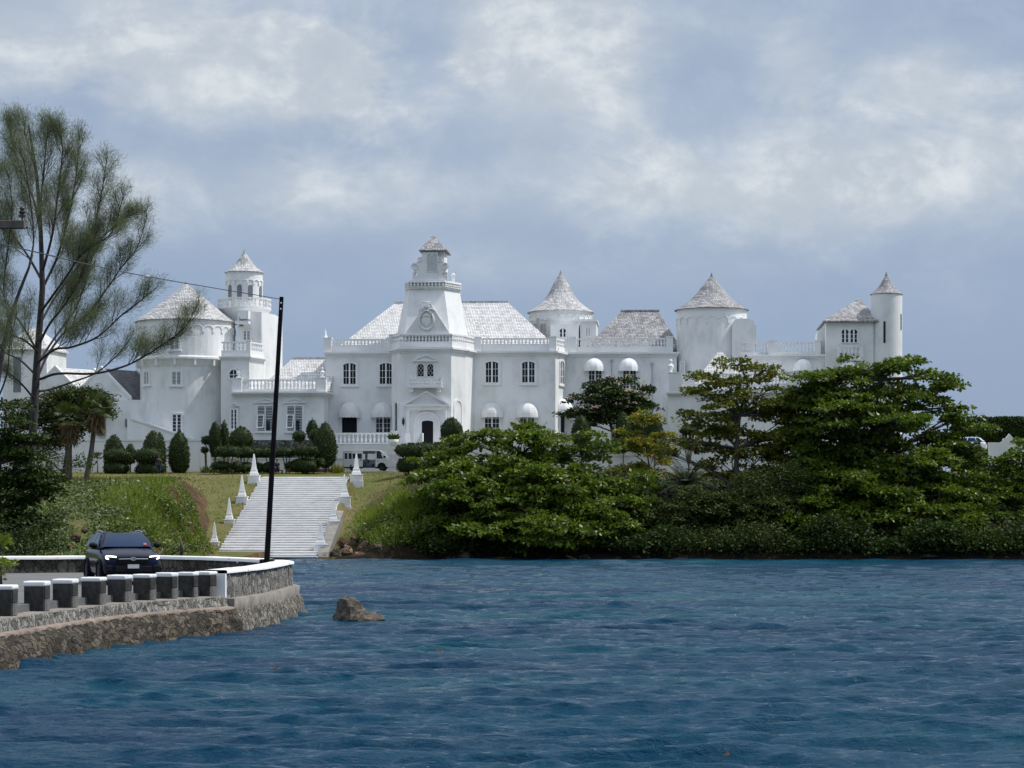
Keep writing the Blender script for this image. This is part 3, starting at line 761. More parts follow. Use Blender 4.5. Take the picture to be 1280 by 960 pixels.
# ---- I: big round tower on the right
ci = (cu(889.5, 5), 5); ri = (cu(934, 5) - cu(845, 5)) / 2; zi = cz(388, 889, 5)
m = MB(); m.lathe([(ri, 0), (ri * .985, zi - 1.4), (ri * .985, zi + .05)], *ci, 48); rtw = part('round_tower', m, 'stucco')
cone_roof(rtw, *ci, ri * 1.05, zi, cz(344.5, 888, 5), 'shingle_grey', .24)
arch_frieze(rtw, *ci, ri * .985, cz(399.5, 888, 1), 11, -1.75, 1.75, size=.45)
m = MB(); b0, b1 = cu(915, 1.5), cu(943.5, 1.5); zt_ = cz(398.5, 930, 1.5); hw = (b1 - b0) / 2
pl = [(b0, 5), (b1, 5)] + [(b0 + hw + hw * math.copysign(abs(math.cos(t)) ** .45, math.cos(t)), zt_ - 1.0 + 1.0 * abs(math.sin(t)) ** .8) for t in np.linspace(0.02, math.pi - .02, 12)]
m.slab(pl, 1.2, 4.2); part('domed_block', m, 'stucco', rtw)
m = MB(); m.tube([(b1 + .07, 1.6, 10), (b1 + .07, 1.6, cz(406, 943, 1.5))], .06, 6); part('drain_pipe', m, 'pipe', rtw)
window((cu(853, 2.7), ci[1] - ri * .75, cz(470, 853, 2)), -.72, .5, 1.5, .2, style='louvre', sur=.06)

# ---- J: lower terrace block in front of the right tower
J0, J1 = cp(835, -5), cp(1000, -5)
zcJ, zpJ = cz(490, 900, -5), cz(467, 900, -5)
wall_prism('wall', [J0, J1, (J1[0], 4), (J0[0], 4)], zcJ)
cornice([J0, J1], zcJ, .42, .35)
balustrade([cp(844, -4.7), cp(990, -4.7)], zcJ, zpJ, plinth=.8, rail=.14, step=.34, piers=(0, 1), pier_w=1.2)
m = MB(); urn_mb(m, cu(838.5, -4.6), -4.6, zpJ + .02, 1.45); part('urn', m, 'trim')
hip_roof('roof', cp(866, -3.2), (cu(936, -3.2), 2.2), zcJ + .9, (cu(897, 0), -.5), (cu(903, 0), -.5), cz(440, 900, -.5), 'shingle_white')
w_ = window((cu(860, -5), -5, cz(556, 860, -5)), 0, 1.3, 2.0, .3, sur=.18); w_ = window((cu(915, -5), -5, cz(545, 915, -5)), 0, 1.5, 2.4, .4, style='dark', sur=.2)

# ---- K, L, M: far right wing, block and slender tower
K0, K1 = cp(934, 1.4), cp(1034, 1.4)
zcK, zpK = cz(443.5, 990, 1.4), cz(427.5, 990, 1.4)
wall_prism('wall', [K0, K1, (K1[0], 12), (K0[0], 12)], zcK)
cornice([K0, K1], zcK, .45, .35)
balustrade([cp(926, 1.1), cp(965, 1.7)], zcK, zpK + .02, plinth=.3, rail=.14, step=.36, piers=(1,), pier_w=.9)
balustrade([cp(972, 1.6), cp(1022, 1.6)], zcK, zpK, plinth=.34, rail=.14, step=.36, piers=(1,), pier_w=.6)
awning((cu(1003.5, 1.4), 1.38, cz(463.5, 1003, 1.4)), 0, 2.0, cz(448.5, 1003, 1.4) - cz(463.5, 1003, 1.4), 'canvas', 1.0)
window((cu(1004, 1.4), 1.4, cz(476, 1004, 1.4)), 0, 1.1, 1.05, 0, sur=.12, rows=2)
awning((cu(1062, .2), .18, cz(463, 1062, .2)), 0, 1.9, 1.1, 'canvas', .9)
L0, L1 = cp(1032.5, .2), cp(1092, .2)
zL = cz(402.5, 1060, .2)
blk = wall_prism('wall', [L0, L1, (L1[0], 9), (L0[0], 9)], zL)
hip_roof('roof', cp(1029, -.2), (cu(1098, 0), 9.4), zL + .1, (cu(1074.5, 4), 4.4), (cu(1075, 4), 4.4), cz(372.5, 1074, 4.4), 'shingle_grey')
for px in (1056.3, 1067.2):
    window((cu(px, .2), .2, cz(428.5, px, .2)), 0, .74, cz(411.5, px, .2) - cz(428.5, px, .2), .37, sur=.07, sill=False, cols=1, rows=3)
m = MB(); zq = cz(447, 1062, -.3); m.box(cu(1047, -.6), cu(1078, -.6), -.6, .19, zq - .32, zq); part('balconet', m, 'trim')
balustrade([cp(1048.5, .1), cp(1048.5, -.5), cp(1077, -.5), cp(1077, .1)], zq + .002, cz(432, 1062, -.4), plinth=.1, rail=.13, step=.36, th=.16, pier_h=0, piers=(1, 2), pier_w=.3)
m = MB(); b0, b1 = cu(1021, 2), cu(1034, 2); zt_ = cz(408, 1027, 2); hw = b1 - b0
m.slab([(b0, 5), (b1, 5)] + [(b1 - hw * math.sin(t), zt_ - 1 + math.cos(t)) for t in np.linspace(0, math.pi / 2, 9)], 1.9, 4.5); part('domed_block', m, 'stucco', blk)
cm_ = (cu(1108, 1.2), 1.2); rm = (cu(1127.7, 1.2) - cu(1088.3, 1.2)) / 2; zm = cz(368, 1108, 1.2)
m = MB(); m.lathe([(rm, 0), (rm, zm + .02)], *cm_, 36); sl = part('slender_tower', m, 'stucco')
cone_roof(sl, *cm_, rm * 1.05, zm, cz(343.5, 1107.5, 1.2), 'shingle_grey', .26, 32)
for px, y0, y1 in ((1105.3, 402, 429), (1127.0, 392, 412)):
    s_ = min(.985, (cu(px, cm_[1] - rm * .8) - cm_[0]) / rm); a = math.asin(s_); z0_ = cz(y1, px, 0)
    m = MB(); m.box(-.11, .11, -.025, .1, 0, cz(y0, px, 0) - z0_); part('slit_window', m, 'glass', sl, loc=(cm_[0] + rm * math.sin(a), cm_[1] - rm * math.cos(a), z0_), rz=a)

# ---- low walls, terrace and ramp under the left tower that belong to the castle
m = MB(); z0_, z1_ = cz(547, 206, -2.6), cz(522, 160, -2.6)
m.slab([(cu(160, -2.8), 0), (cu(242, -2.8), 0), (cu(242, -2.8), cz(549.5, 242, -2.8)), (cu(165, -2.8), cz(523, 165, -2.8)), (cu(160, -2.8), cz(522, 165, -2.8))], -3.1, 1.5)
m.slab([(cu(163, -3), cz(524, 165, -3)), (cu(243, -3), cz(550.5, 243, -3)), (cu(243, -3), cz(548.5, 243, -3)), (cu(163, -3), cz(521, 165, -3))], -3.2, -2.6)
part('sloping_buttress', m, 'trim')

# terrace in front of the castle (a wall of its own)
ter = thing('terrace', 'white terrace with a balustrade in front of the castle door and french windows', 'terrace', (KX, KY, KZ), -TH)
zt_ = cz(556.5, 480, -9)
m = MB(); m.prism([cp(414, -8.2), cp(700, -8.2), cp(700, -5.2), cp(414, -3.3)], 0, zt_); part('terrace_wall', m, 'oldwhite', ter)
m = MB(); m.prism([cp(441, -9.0), cp(500, -9.0), cp(500, -8.25), cp(441, -8.25)], 0, cz(556, 470, -9)); part('planter_wall', m, 'trim', ter)
balustrade([cp(418, -7.4), cp(492, -7.4)], cz(554.5, 450, -7.4), cz(541, 450, -7.4), plinth=.06, rail=.16, step=.42, th=.3, parent=ter, piers=(1,), pier_w=.5)
m = MB(); m.slab([(cu(519, -8.6), zt_), (cu(529, -8.6), zt_), (cu(529, -8.6), cz(541.5, 528, -8.6)), (cu(527.3, -8.6), cz(541.5, 528, -8.6))], -9.2, -8.3); part('stair_cheek', m, 'trim', ter)
tag(ter, kind=None)
# ------------------------------------------------------------------ terrain, water, road
def smooth(x, a, b):
    t = np.clip((x - a) / (b - a), 0, 1); return t * t * (3 - 2 * t)

def vnoise(X, Y, s, seed=0, octaves=4):
    r_ = np.random.default_rng(seed); T = r_.random((64, 64)); out_ = 0; amp = 1; tot = 0
    for o in range(octaves):
        x = X / s * 2 ** o + 17.3 * o; y = Y / s * 2 ** o + 5.1 * o
        i = np.floor(x).astype(int); j = np.floor(y).astype(int); fx = x - i; fy = y - j
        fx = fx * fx * (3 - 2 * fx); fy = fy * fy * (3 - 2 * fy)
        g = lambda a, b: T[a % 64, b % 64]
        v = (g(i, j) * (1 - fx) + g(i + 1, j) * fx) * (1 - fy) + (g(i, j + 1) * (1 - fx) + g(i + 1, j + 1) * fx) * fy
        out_ = out_ + amp * v; tot += amp; amp *= .5
    return out_ / tot - .5

def ground(X, Y):
    X = np.asarray(X, float); Y = np.asarray(Y, float)
    plateau = np.interp(Y, [140, 150, 195, 206, 216, 3000], [5.2, 5.5, 6.75, 7.5, 7.75, 7.75])
    stair = np.interp(Y, [150, 164, 195, 206], [.1, .15, 6.72, 7.5])
    right = np.interp(Y, [150, 162.5, 163.6, 166, 171, 181, 195, 206], [-1.2, -1.0, .25, 1.9, 4.2, 6.2, 7.0, 7.5])
    Xe = np.where(Y < 148, -21.3, -.1438 * Y)
    bankz = np.where(Y < 150, .9 + (plateau - .9) * smooth(Y + 3.5 * vnoise(X, Y, 9, 3), 112, 147), plateau)
    inb = 1 - smooth(X + 1.6 * vnoise(X, Y, 4, 5), Xe - 2.2, Xe + .9)
    low = np.where(X < -18.5, np.maximum(.6 - .0 * Y, stair), np.where(X < -14.2, np.where(Y < 163, -1.2, stair), -1.2))
    low = np.where((X < -18.5) & (Y < 160), .55, low)
    left = low * (1 - inb) + bankz * inb
    tb_ = smooth(X, -13.6, -8.0); right = np.where(Y > 163, np.maximum(stair - .5, .2) * (1 - tb_) + right * tb_, right)
    z = np.where(X < -14.2, left, right)
    z = np.where((Y < 112) & (X < -14), np.where(X < -19.0 + 0 * Y, .75, -1.2), z)
    z = np.where((X >= -14.2) & (Y < 160), -1.2, z)
    z = np.where(Y > 196, np.maximum(z, plateau * smooth(Y, 196, 200) + z * (1 - smooth(Y, 196, 200))), z)
    rough = np.where((X > -22.6) & (X < -14.6) & (Y > 160) & (Y < 197), 0.0, 1.0)
    return z + .22 * vnoise(X, Y, 5, 9) * rough * (z > .2)

def axis(*segs): return np.unique(np.concatenate([np.arange(a, b, s) for a, b, s in segs]))
gx = np.concatenate([[-4000, -1500, -600, -300, -170], np.arange(-110, -30, 1.5), np.arange(-30, -10, .4), np.arange(-10, 90, 1.2), [100, 130, 170, 300, 600, 1500, 4000]])
gy = np.concatenate([[70, 74, 76], np.arange(78, 112, 1.5), np.arange(112, 200, .6), np.arange(200, 260, 2.0), [280, 320, 500, 1000, 2500, 6000]])
GX, GY = np.meshgrid(gx, gy); GZ = ground(GX, GY)
nx, ny = len(gx), len(gy)
idx = np.arange(nx * ny).reshape(ny, nx)
Q = np.stack([idx[:-1, :-1], idx[:-1, 1:], idx[1:, 1:], idx[1:, :-1]], -1).reshape(-1, 4)
me = quad_mesh('ground', np.stack([GX, GY, GZ], -1).reshape(-1, 3), Q, smooth=True)
m, t, b = newmat('lawn_and_soil'); p = geopos(t)
g1 = noise(t, mapping(t, p, (.12, .12, .12)), 1.0, 6, .6); g2 = noise(t, p, 2.5, 5, .7)
col = ramp(t, math_(t, 'ADD', math_(t, 'MULTIPLY', g1, .65), math_(t, 'MULTIPLY', g2, .35)), [(.34, (.055, .075, .018)), (.48, (.105, .112, .035)), (.58, (.15, .13, .06)), (.68, (.12, .085, .045))])
geo = nd(t, 'ShaderNodeNewGeometry'); sp = nd(t, 'ShaderNodeSeparateXYZ'); t.links.new(geo.outputs['Normal'], sp.inputs[0])
steep = maprange(t, math_(t, 'ADD', sp.outputs[2], math_(t, 'MULTIPLY', math_(t, 'SUBTRACT', g2, .5), .35)), .80, .93, 1, 0)
col = mixc(t, steep, col, ramp(t, noise(t, p, 1.2, 6, .65), [(.35, (.045, .034, .022)), (.6, (.11, .068, .038)), (.75, (.16, .11, .068))]))
xs_ = nd(t, 'ShaderNodeSeparateXYZ'); t.links.new(p, xs_.inputs[0])
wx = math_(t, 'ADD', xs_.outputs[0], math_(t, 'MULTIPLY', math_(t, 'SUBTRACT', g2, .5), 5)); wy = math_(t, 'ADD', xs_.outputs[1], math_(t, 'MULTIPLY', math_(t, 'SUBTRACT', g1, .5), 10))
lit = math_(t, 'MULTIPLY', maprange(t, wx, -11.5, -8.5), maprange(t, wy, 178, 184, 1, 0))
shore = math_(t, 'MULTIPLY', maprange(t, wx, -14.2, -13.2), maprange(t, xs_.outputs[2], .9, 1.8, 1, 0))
col = mixc(t, math_(t, 'MAXIMUM', lit, shore), col, ramp(t, noise(t, p, 1.6, 6, .7), [(.35, (.008, .007, .005)), (.62, (.020, .015, .010)), (.80, (.060, .036, .022))]))  # soil and litter under shore trees, coloured near black to hold their shade
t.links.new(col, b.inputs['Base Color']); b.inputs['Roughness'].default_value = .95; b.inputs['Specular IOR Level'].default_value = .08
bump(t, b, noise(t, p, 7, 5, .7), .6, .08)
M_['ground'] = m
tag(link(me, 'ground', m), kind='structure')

# water: real waves, finer near the eye
rows = [5.0]
while rows[-1] < 24: rows.append(rows[-1] + .5)
while rows[-1] < 172: rows.append(rows[-1] + max(.075, rows[-1] * .0021))
rows = np.array(rows + [185, 260])
ang = np.tan(np.concatenate([np.linspace(-1.45, -.62, 10), np.linspace(-.60, -.30, 60)[:-1], np.linspace(-.30, .30, 700), np.linspace(.30, .60, 60)[1:], np.linspace(.62, 1.45, 10)]))
WY = np.repeat(rows[:, None], len(ang), 1); WX = WY * ang[None, :]
spac = np.maximum(np.gradient(rows)[:, None] * 1.0, WY * .0009) * np.ones_like(WX)
far = smooth(np.abs(np.arctan(WX / WY)), .34, .6)
WZ = np.zeros_like(WX); PX = WX.copy(); PY = WY.copy()
wr = np.random.default_rng(5)
for k in range(120):
    lam = .22 * (2.7 / .22) ** wr.random(); th = R(-92) + wr.normal() * .20
    kk_ = 2 * math.pi / lam; amp = .0094 * lam ** .62 * (.6 + .8 * wr.random())
    ph = wr.random() * 6.28
    att = (1 - smooth(spac / lam, .26, .55)) * (1 - far)
    q = kk_ * (math.cos(th) * WX + math.sin(th) * WY) + ph
    # gusts: packets of larger and smaller waves
    WZ += amp * att * np.cos(q); 
    PX -= .5 * amp * att * math.cos(th) * np.sin(q); PY -= .5 * amp * att * math.sin(th) * np.sin(q)
gust = .85 + .9 * vnoise(WX, WY * .6, 9, 21, 3)
WZ *= gust
n0, n1_ = WX.shape; idx = np.arange(n0 * n1_).reshape(n0, n1_)
Q = np.stack([idx[:-1, :-1], idx[:-1, 1:], idx[1:, 1:], idx[1:, :-1]], -1).reshape(-1, 4)
me = quad_mesh('water', np.stack([PX, PY, WZ], -1).reshape(-1, 3), Q, smooth=True)
m, t, b = newmat('sea_water'); p = geopos(t)
c1 = noise(t, mapping(t, p, (.035, .09, 1)), 1.0, 4, .6)
t.links.new(ramp(t, c1, [(.35, (.0008, .025, .062)), (.55, (.001, .040, .077)), (.7, (.002, .060, .082))]), b.inputs['Base Color'])
b.inputs['Roughness'].default_value = .06; b.inputs['IOR'].default_value = 1.33; b.inputs['Specular IOR Level'].default_value = .17
f1 = noise(t, mapping(t, p, (1.6, 4.2, 1)), 2.4, 5, .65, .1); f2 = noise(t, mapping(t, p, (.45, 1.3, 1)), 1.2, 5, .6, .1)
bump(t, b, math_(t, 'ADD', math_(t, 'MULTIPLY', f1, .08), math_(t, 'MULTIPLY', f2, .03)), 1.0, 1.0)
tag(link(me, 'water', m), kind='structure')

# ------------------------------------------------------------------ the road on its spit and the two sea walls
capl = [(-170, 41.0), (-60, 45.6), (0, 48.7), (50, 51.7), (100, 54.4), (150, 56.9), (200, 59.0), (270, 61.5), (318, 66.0), (342, 70.4), (350, 72.6)]
def plan(pts): return [Vector(((px - 640) / F * D, D, 0)) for px, D in pts]
NW = plan(capl)                                       # near wall centre line, heading away from the eye
FW = plan([(-260, 78.5), (-100, 78.5), (0, 78.8), (100, 79.8), (200, 80.2), (262, 78.0), (312, 75.2), (334, 73.8)])
ZR = 1.22
m, t, b = newmat('asphalt'); p = geopos(t); n_ = noise(t, p, 9, 5, .7); n2_ = noise(t, p, .7, 5, .6)
t.links.new(ramp(t, math_(t, 'ADD', math_(t, 'MULTIPLY', n_, .5), math_(t, 'MULTIPLY', n2_, .5)), [(.35, (.085, .087, .09)), (.65, (.15, .15, .148))]), b.inputs['Base Color'])
b.inputs['Roughness'].default_value = .9; bump(t, b, n_, .5, .02); M_['asphalt'] = m
rm_ = MB(); poly = [(p.x - .1, p.y) for p in NW] + [(p.x + .15, p.y - .1) for p in FW[::-1]]
rm_.prism([(-60, 41)] + poly + [(-60, 78.5)], -1.2, ZR)
tag(rm_.build('road', m), kind='structure')

def stone(name, c0, c1, c2, scale, bstr=.8, stretch=(1, 1, 1), crack=(.02, .018, .016)):
    m, t, b = newmat(name); p = mapping(t, geopos(t), stretch)
    v = nd(t, 'ShaderNodeTexVoronoi'); v.feature = 'DISTANCE_TO_EDGE'; v.inputs['Scale'].default_value = scale
    wn = nd(t, 'ShaderNodeTexNoise'); wn.inputs['Scale'].default_value = scale * 1.5; t.links.new(p, wn.inputs[0])
    add = nd(t, 'ShaderNodeVectorMath', operation='MULTIPLY_ADD'); t.links.new(wn.outputs['Color'], add.inputs[0]); add.inputs[1].default_value = (.28 / scale * 2,) * 3; t.links.new(p, add.inputs[2])
    t.links.new(add.outputs[0], v.inputs['Vector'])
    vc = nd(t, 'ShaderNodeTexVoronoi'); vc.inputs['Scale'].default_value = scale; t.links.new(add.outputs[0], vc.inputs['Vector'])
    sp_ = nd(t, 'ShaderNodeSeparateColor'); t.links.new(vc.outputs['Color'], sp_.inputs[0])
    nn = noise(t, p, scale * 4, 6, .7)
    f = math_(t, 'ADD', math_(t, 'MULTIPLY', sp_.outputs[0], .55), math_(t, 'MULTIPLY', nn, .5))
    c = ramp(t, f, [(.25, c0), (.52, c1), (.82, c2)])
    e = maprange(t, v.outputs['Distance'], 0.0, .09 , 0, 1)
    c = mixc(t, e, crack, c); t.links.new(c, b.inputs['Base Color']); b.inputs['Roughness'].default_value = .92
    bump(t, b, math_(t, 'ADD', math_(t, 'MULTIPLY', e, .6), math_(t, 'MULTIPLY', nn, .7)), bstr, .12)
    return m
M_['rubble'] = stone('rough_rubble', (.028, .023, .017), (.085, .068, .046), (.165, .135, .095), 4.6, 1.0, (1, 1, 1.25), (.03, .026, .02))
M_['masonry'] = stone('grey_masonry', (.10, .10, .09), (.24, .23, .205), (.40, .39, .35), 5.5, .8, (1.6, 1.6, .75), (.05, .048, .042))
M_['masonry2'] = stone('warm_grey_masonry', (.09, .085, .07), (.22, .20, .165), (.36, .33, .28), 4.5, .9, (2.0, 2.0, .7), (.045, .04, .034))  # browner, slightly darker stone for the foot of the solid wall
M_['concrete'] = plain('old_concrete', (.20, .18, .16), .95, 0, .35, 2.2, .5)
M_['ledge'] = plain('pinkish_concrete', (.22, .175, .145), .95, 0, .4, 2.5, .5)
M_['pier_shade'] = plain('shade_toned_concrete', (.040, .040, .037), .95, 0, .75, 3.0, .5)  # pier body coloured near black to carry the shade on its front
M_['pier_sun_tone'] = plain('sun_toned_weathered_render', (.13, .125, .115), .95, 0, .55, 3.5, .6)  # lighter tone painting sunlight on the right-hand side of each pier
M_['rock'] = stone('brown_rock', (.05, .035, .024), (.15, .095, .06), (.26, .18, .12), 1.1, .9)
M_['capwhite'] = (lambda mm: mm)(plain('chipped_white_paint', (.74, .75, .74), .85, 0, .12, 2.0, .3))
def chip(name):
    m, t, b = newmat(name); p = geopos(t)
    f = maprange(t, noise(t, p, 4.5, 6, .75), .60, .68)
    t.links.new(mixc(t, f, (.78, .79, .78), (.22, .21, .20)), b.inputs['Base Color']); b.inputs['Roughness'].default_value = .85
    bump(t, b, noise(t, p, 9, 5, .7), .4, .03); return m
M_['capwhite'] = chip('chipped_white_paint')

def resample(pts, step):
    out_ = [pts[0]]; d = 0
    for a, b in zip(pts, pts[1:]):
        L = (b - a).length; n = max(1, int(round(L / step)))
        for k in range(1, n + 1): out_.append(a.lerp(b, k / n))
    return out_

def strip(pts, prof, rough=0.0, seed=0, lump=.5):
    """sweep an open profile (offset to the right of travel, z) along pts, with lumpy relief"""
    V = []
    for i, p in enumerate(pts):
        d = (pts[min(i + 1, len(pts) - 1)] - pts[max(i - 1, 0)]).normalized(); n = Vector((d.y, -d.x, 0))
        for o, z in prof: V.append((p.x + n.x * o, p.y + n.y * o, z, n.x, n.y))
    V = np.array(V); k = len(prof); N = len(pts)
    if rough:
        h = vnoise(V[:, 1] * 1.0 + V[:, 0], V[:, 2] * 1.4 + V[:, 0] * .3, lump, seed, 4) * 2 + .6 * vnoise(V[:, 1] - V[:, 0], V[:, 2] * 2, lump * .35, seed + 1, 3)
        edge = np.ones((N, k)); edge[:, -1] = .25; edge = edge.ravel()
        V[:, 0] += V[:, 3] * h * rough * edge; V[:, 1] += V[:, 4] * h * rough * edge; V[:, 2] += .35 * h * rough * edge
    idx = np.arange(N * k).reshape(N, k)
    Q = np.stack([idx[:-1, :-1], idx[1:, :-1], idx[1:, 1:], idx[:-1, 1:]], -1).reshape(-1, 4)
    return V[:, :3], Q

def dense(prof, n):
    out_ = []
    for a, b in zip(prof, prof[1:]):
        for k in range(n): out_.append((a[0] + (b[0] - a[0]) * k / n, a[1] + (b[1] - a[1]) * k / n))
    return out_ + [prof[-1]]

sw = thing('sea_wall', 'stone sea wall with a rough rubble foot, white-capped piers and a solid stretch at the bend', 'sea wall', (NW[2].x, NW[2].y, 0))
inv = Vector(sw.location)
def swpart(name, VQ, mat):
    V, Q = VQ; me = quad_mesh(name, V - np.array(inv), Q, smooth=False); return link(me, name, M_[mat], sw)
iB = 7                                                 # NW[7] is where piers end and the solid wall begins
pierline = NW[:iB + 1]; solid = NW[iB:]
tip_turn = [solid[-1], solid[-1] + Vector((.05, .9, 0)), solid[-1] + Vector((-.12, 1.8, 0)), FW[-1] + Vector((.1, 1.6, 0)), FW[-1] + Vector((-1.0, 1.9, 0)), FW[-2] + Vector((-.2, 1.3, 0))]
sol = resample(solid + tip_turn, .12)
pl_ = resample(pierline, .09)
swpart('rubble_foot', strip(pl_, dense([(1.25, -.35), (1.0, .05), (.85, .42), (.62, .66), (.45, .70)], 9), .15, 3, .42), 'rubble')
swpart('ledge_strip', strip(pl_, [(.60, .60), (.62, .72), (.34, .745)], .05, 8, .4), 'ledge')
swpart('masonry_course', strip(pl_, dense([(.42, .70), (.34, 1.0), (.27, 1.02)], 4), .07, 4, .22), 'masonry')
swpart('coping', strip(pl_, [(.33, .985), (.33, 1.035), (-.38, 1.04)], .02, 6, .4), 'concrete')
swpart('rubble_foot', strip(sol, dense([(.84, -.35), (.70, .2), (.54, .62), (.48, .66)], 8), .10, 11, .30), 'masonry2')
swpart('concrete_band', strip(sol, [(.50, .60), (.52, .93), (.30, .96)], .03, 12, .5), 'concrete')
swpart('masonry_face', strip(sol, dense([(.30, .93), (.26, 1.62), (.26, 1.66)], 8), .06, 13, .22), 'masonry')
swpart('wall_back', strip(sol, [(-.28, 1.7), (-.30, .6)], .0, 13), 'masonry')
def capstrip(pts, o0, o1, z0, z1, seed):
    return strip(pts, [(o0, z0 + .01), (o0, z1 - .03), (o0 - .03, z1), (o1 + .03, z1 + .005), (o1, z1 - .03), (o1, z0)], .02, seed, .5)
swpart('cap', capstrip(sol, .33, -.33, 1.655, 1.765, 31), 'capwhite')
# first white-painted pier face where the solid wall starts
d0 = (solid[1] - solid[0]).normalized()
Mx = Matrix.Translation(solid[0] - inv) @ Matrix.Rotation(math.atan2(d0.y, d0.x), 4, 'Z')
m = MB(); m.box(-.05, .06, -.54, -.1, .40, .955, Mx); part('band_end', m, 'concrete', sw)
m = MB(); m.box(-.16, .0, -.31, .30, .98, 1.66, Mx); part('end_face', m, 'capwhite', sw)
# the piers
def at_px(px):
    xs = [c[0] for c in capl]; ds = [c[1] for c in capl]; D = float(np.interp(px, xs, ds)); return Vector(((px - 640) / F * D, D, 0))
pier_px = [-108, -68, -30, 5, 46, 81.5, 117, 149.5, 180.5, 208.5, 235, 257]
for i, px in enumerate(pier_px):
    c = at_px(px); c2 = at_px(px + 2); d = (c2 - c).normalized()
    gap = (at_px(pier_px[min(i + 1, len(pier_px) - 1)]) - at_px(pier_px[max(0, i - 1)])).length / 2 if 0 < i < len(pier_px) - 1 else 1.3
    L = min(.42, gap * .28)
    pr = MB(); pr.box(-L / 2, L / 2, -.24, .25, 0, .60); pr.box(-L / 2 + .02, L / 2 - .02, -.27, -.24 + .002, .3, .60) 
    p_ = part('pier', pr, 'pier_shade', sw, loc=(c.x - inv.x, c.y - inv.y, 1.03), rz=math.atan2(d.y, d.x), bevel=.03)
    cpm = MB(); j = random.uniform(-.015, .015); cpm.box(-L / 2 - .03, L / 2 + .03, -.275, .27, .602, .72 + j); part('cap', cpm, 'capwhite', p_, bevel=.035)
    fc = MB(); fc.box(-L / 2 + .03, L / 2 - .03, -.262, -.2405, .02, .295); part('sun_toned_face', fc, 'pier_sun_tone', p_)

fw = thing('roadside_wall', 'low dark wall with a long white-painted top along the far side of the road', 'wall', (FW[3].x, FW[3].y, ZR))
def fwpart(name, VQ, mat):
    V, Q = VQ; me = quad_mesh(name, V - np.array(fw.location), Q); return link(me, name, M_[mat], fw)
fl = resample(FW, .25)
M_['mossy'] = stone('mossy_dark_wall', (.022, .022, .016), (.065, .062, .045), (.13, .12, .09), 3.0, .7, (1, 1, .6))
fwpart('wall_face', strip(fl, dense([(.24, .9), (.22, 1.72)], 6), .05, 41, .3), 'mossy')
fwpart('wall_back', strip(fl, [(-.22, 1.72), (-.24, .5)], 0, 41), 'masonry')
fwpart('cap', capstrip(fl, .29, -.29, 1.70, 1.83, 42), 'capwhite')

# ------------------------------------------------------------------ the white staircase and its obelisks
ST = 36; y0s, y1s, z0s, z1s = 163.6, 195.0, .05, 6.82
stm = MB()
for k in range(ST):
    ya, yb = y0s + (y1s - y0s) * k / ST, y0s + (y1s - y0s) * (k + 1) / ST
    z = z0s + (z1s - z0s) * (k + 1) / ST
    jj = .05 * math.sin(k * 2.3)
    stm.box(-22.55 + jj, -14.75 + .05 * math.sin(k * 1.7), ya, yb + .35, z - .7, z)
    stm.box(-22.53 + jj, -14.77, ya - .13, ya, z - .075, z - .002)
def steps_mat():
    m, t, b = newmat('worn_white_steps'); p = geopos(t)
    f = maprange(t, noise(t, mapping(t, p, (.6, .25, 1.0)), 1.6, 6, .7), .42, .68)
    t.links.new(mixc(t, math_(t, 'MULTIPLY', f, .8), (.86, .86, .86), (.74, .73, .72)), b.inputs['Base Color']); b.inputs['Roughness'].default_value = .9
    bump(t, b, noise(t, p, 6, 5, .7), .3, .03); return m
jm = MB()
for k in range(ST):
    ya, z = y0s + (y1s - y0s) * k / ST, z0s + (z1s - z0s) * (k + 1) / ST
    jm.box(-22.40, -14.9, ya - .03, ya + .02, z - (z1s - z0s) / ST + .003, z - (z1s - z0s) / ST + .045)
sst = stm.build('stone_staircase', steps_mat(), loc=(0, 0, 0))
jm.build('riser_shade_lines', plain('painted_riser_shade', (.44, .43, .42), .95, 0, .4, 1.2), sst)  # thin grey strips paint the shade line at each riser foot
tag(sst, 'broad flight of worn white steps climbing from the water to the lawn', 'staircase')

def obelisk(px, py, D, hpx, ped_w, ped_h, label):
    p = W(px, py, D); s_ = D / F
    h = hpx * s_; w = ped_w * s_; ph = ped_h * s_
    o = thing('obelisk', label, 'obelisk', p, R(3), 'white obelisks along the staircase')
    m = MB(); m.box(-w / 2, w / 2, -w / 2, w / 2, -.6, ph - .08); m.box(-w / 2 - .06, w / 2 + .06, -w / 2 - .06, w / 2 + .06, ph - .078, ph); m.box(-w / 2 - .05, w / 2 + .05, -w / 2 - .05, w / 2 + .05, -.6, -.0 + .06); m.build('pedestal', M_['oldwhite'], o, bevel=.02)
    q = w * .36; zz_ = ph
    m = MB(); hs = (h - ph) * .27
    m.box(-q, q, -q, q, zz_ + .001, zz_ + hs * .35); m.loft([[(-q * .95, -q * .95, zz_ + hs * .351), (q * .95, -q * .95, zz_ + hs * .351), (q * .95, q * .95, zz_ + hs * .351), (-q * .95, q * .95, zz_ + hs * .351)],
        [(-q * .7, -q * .7, zz_ + hs * .8), (q * .7, -q * .7, zz_ + hs * .8), (q * .7, q * .7, zz_ + hs * .8), (-q * .7, q * .7, zz_ + hs * .8)]])
    m.box(-q * .78, q * .78, -q * .78, q * .78, zz_ + hs * .801, zz_ + hs); m.build('plinth', M_['trim'], o, bevel=.015)
    zs = zz_ + hs + .001; a = q * .62; c_ = q * .17; zt = h - .12
    m = MB(); m.loft([[(-a, -a, zs), (a, -a, zs), (a, a, zs), (-a, a, zs)], [(-c_, -c_, zt), (c_, -c_, zt), (c_, c_, zt), (-c_, c_, zt)], [(-.01, -.01, h), (.01, -.01, h), (.01, .01, h), (-.01, .01, h)]])
    m.build('shaft', M_['trim'], o)
    return o
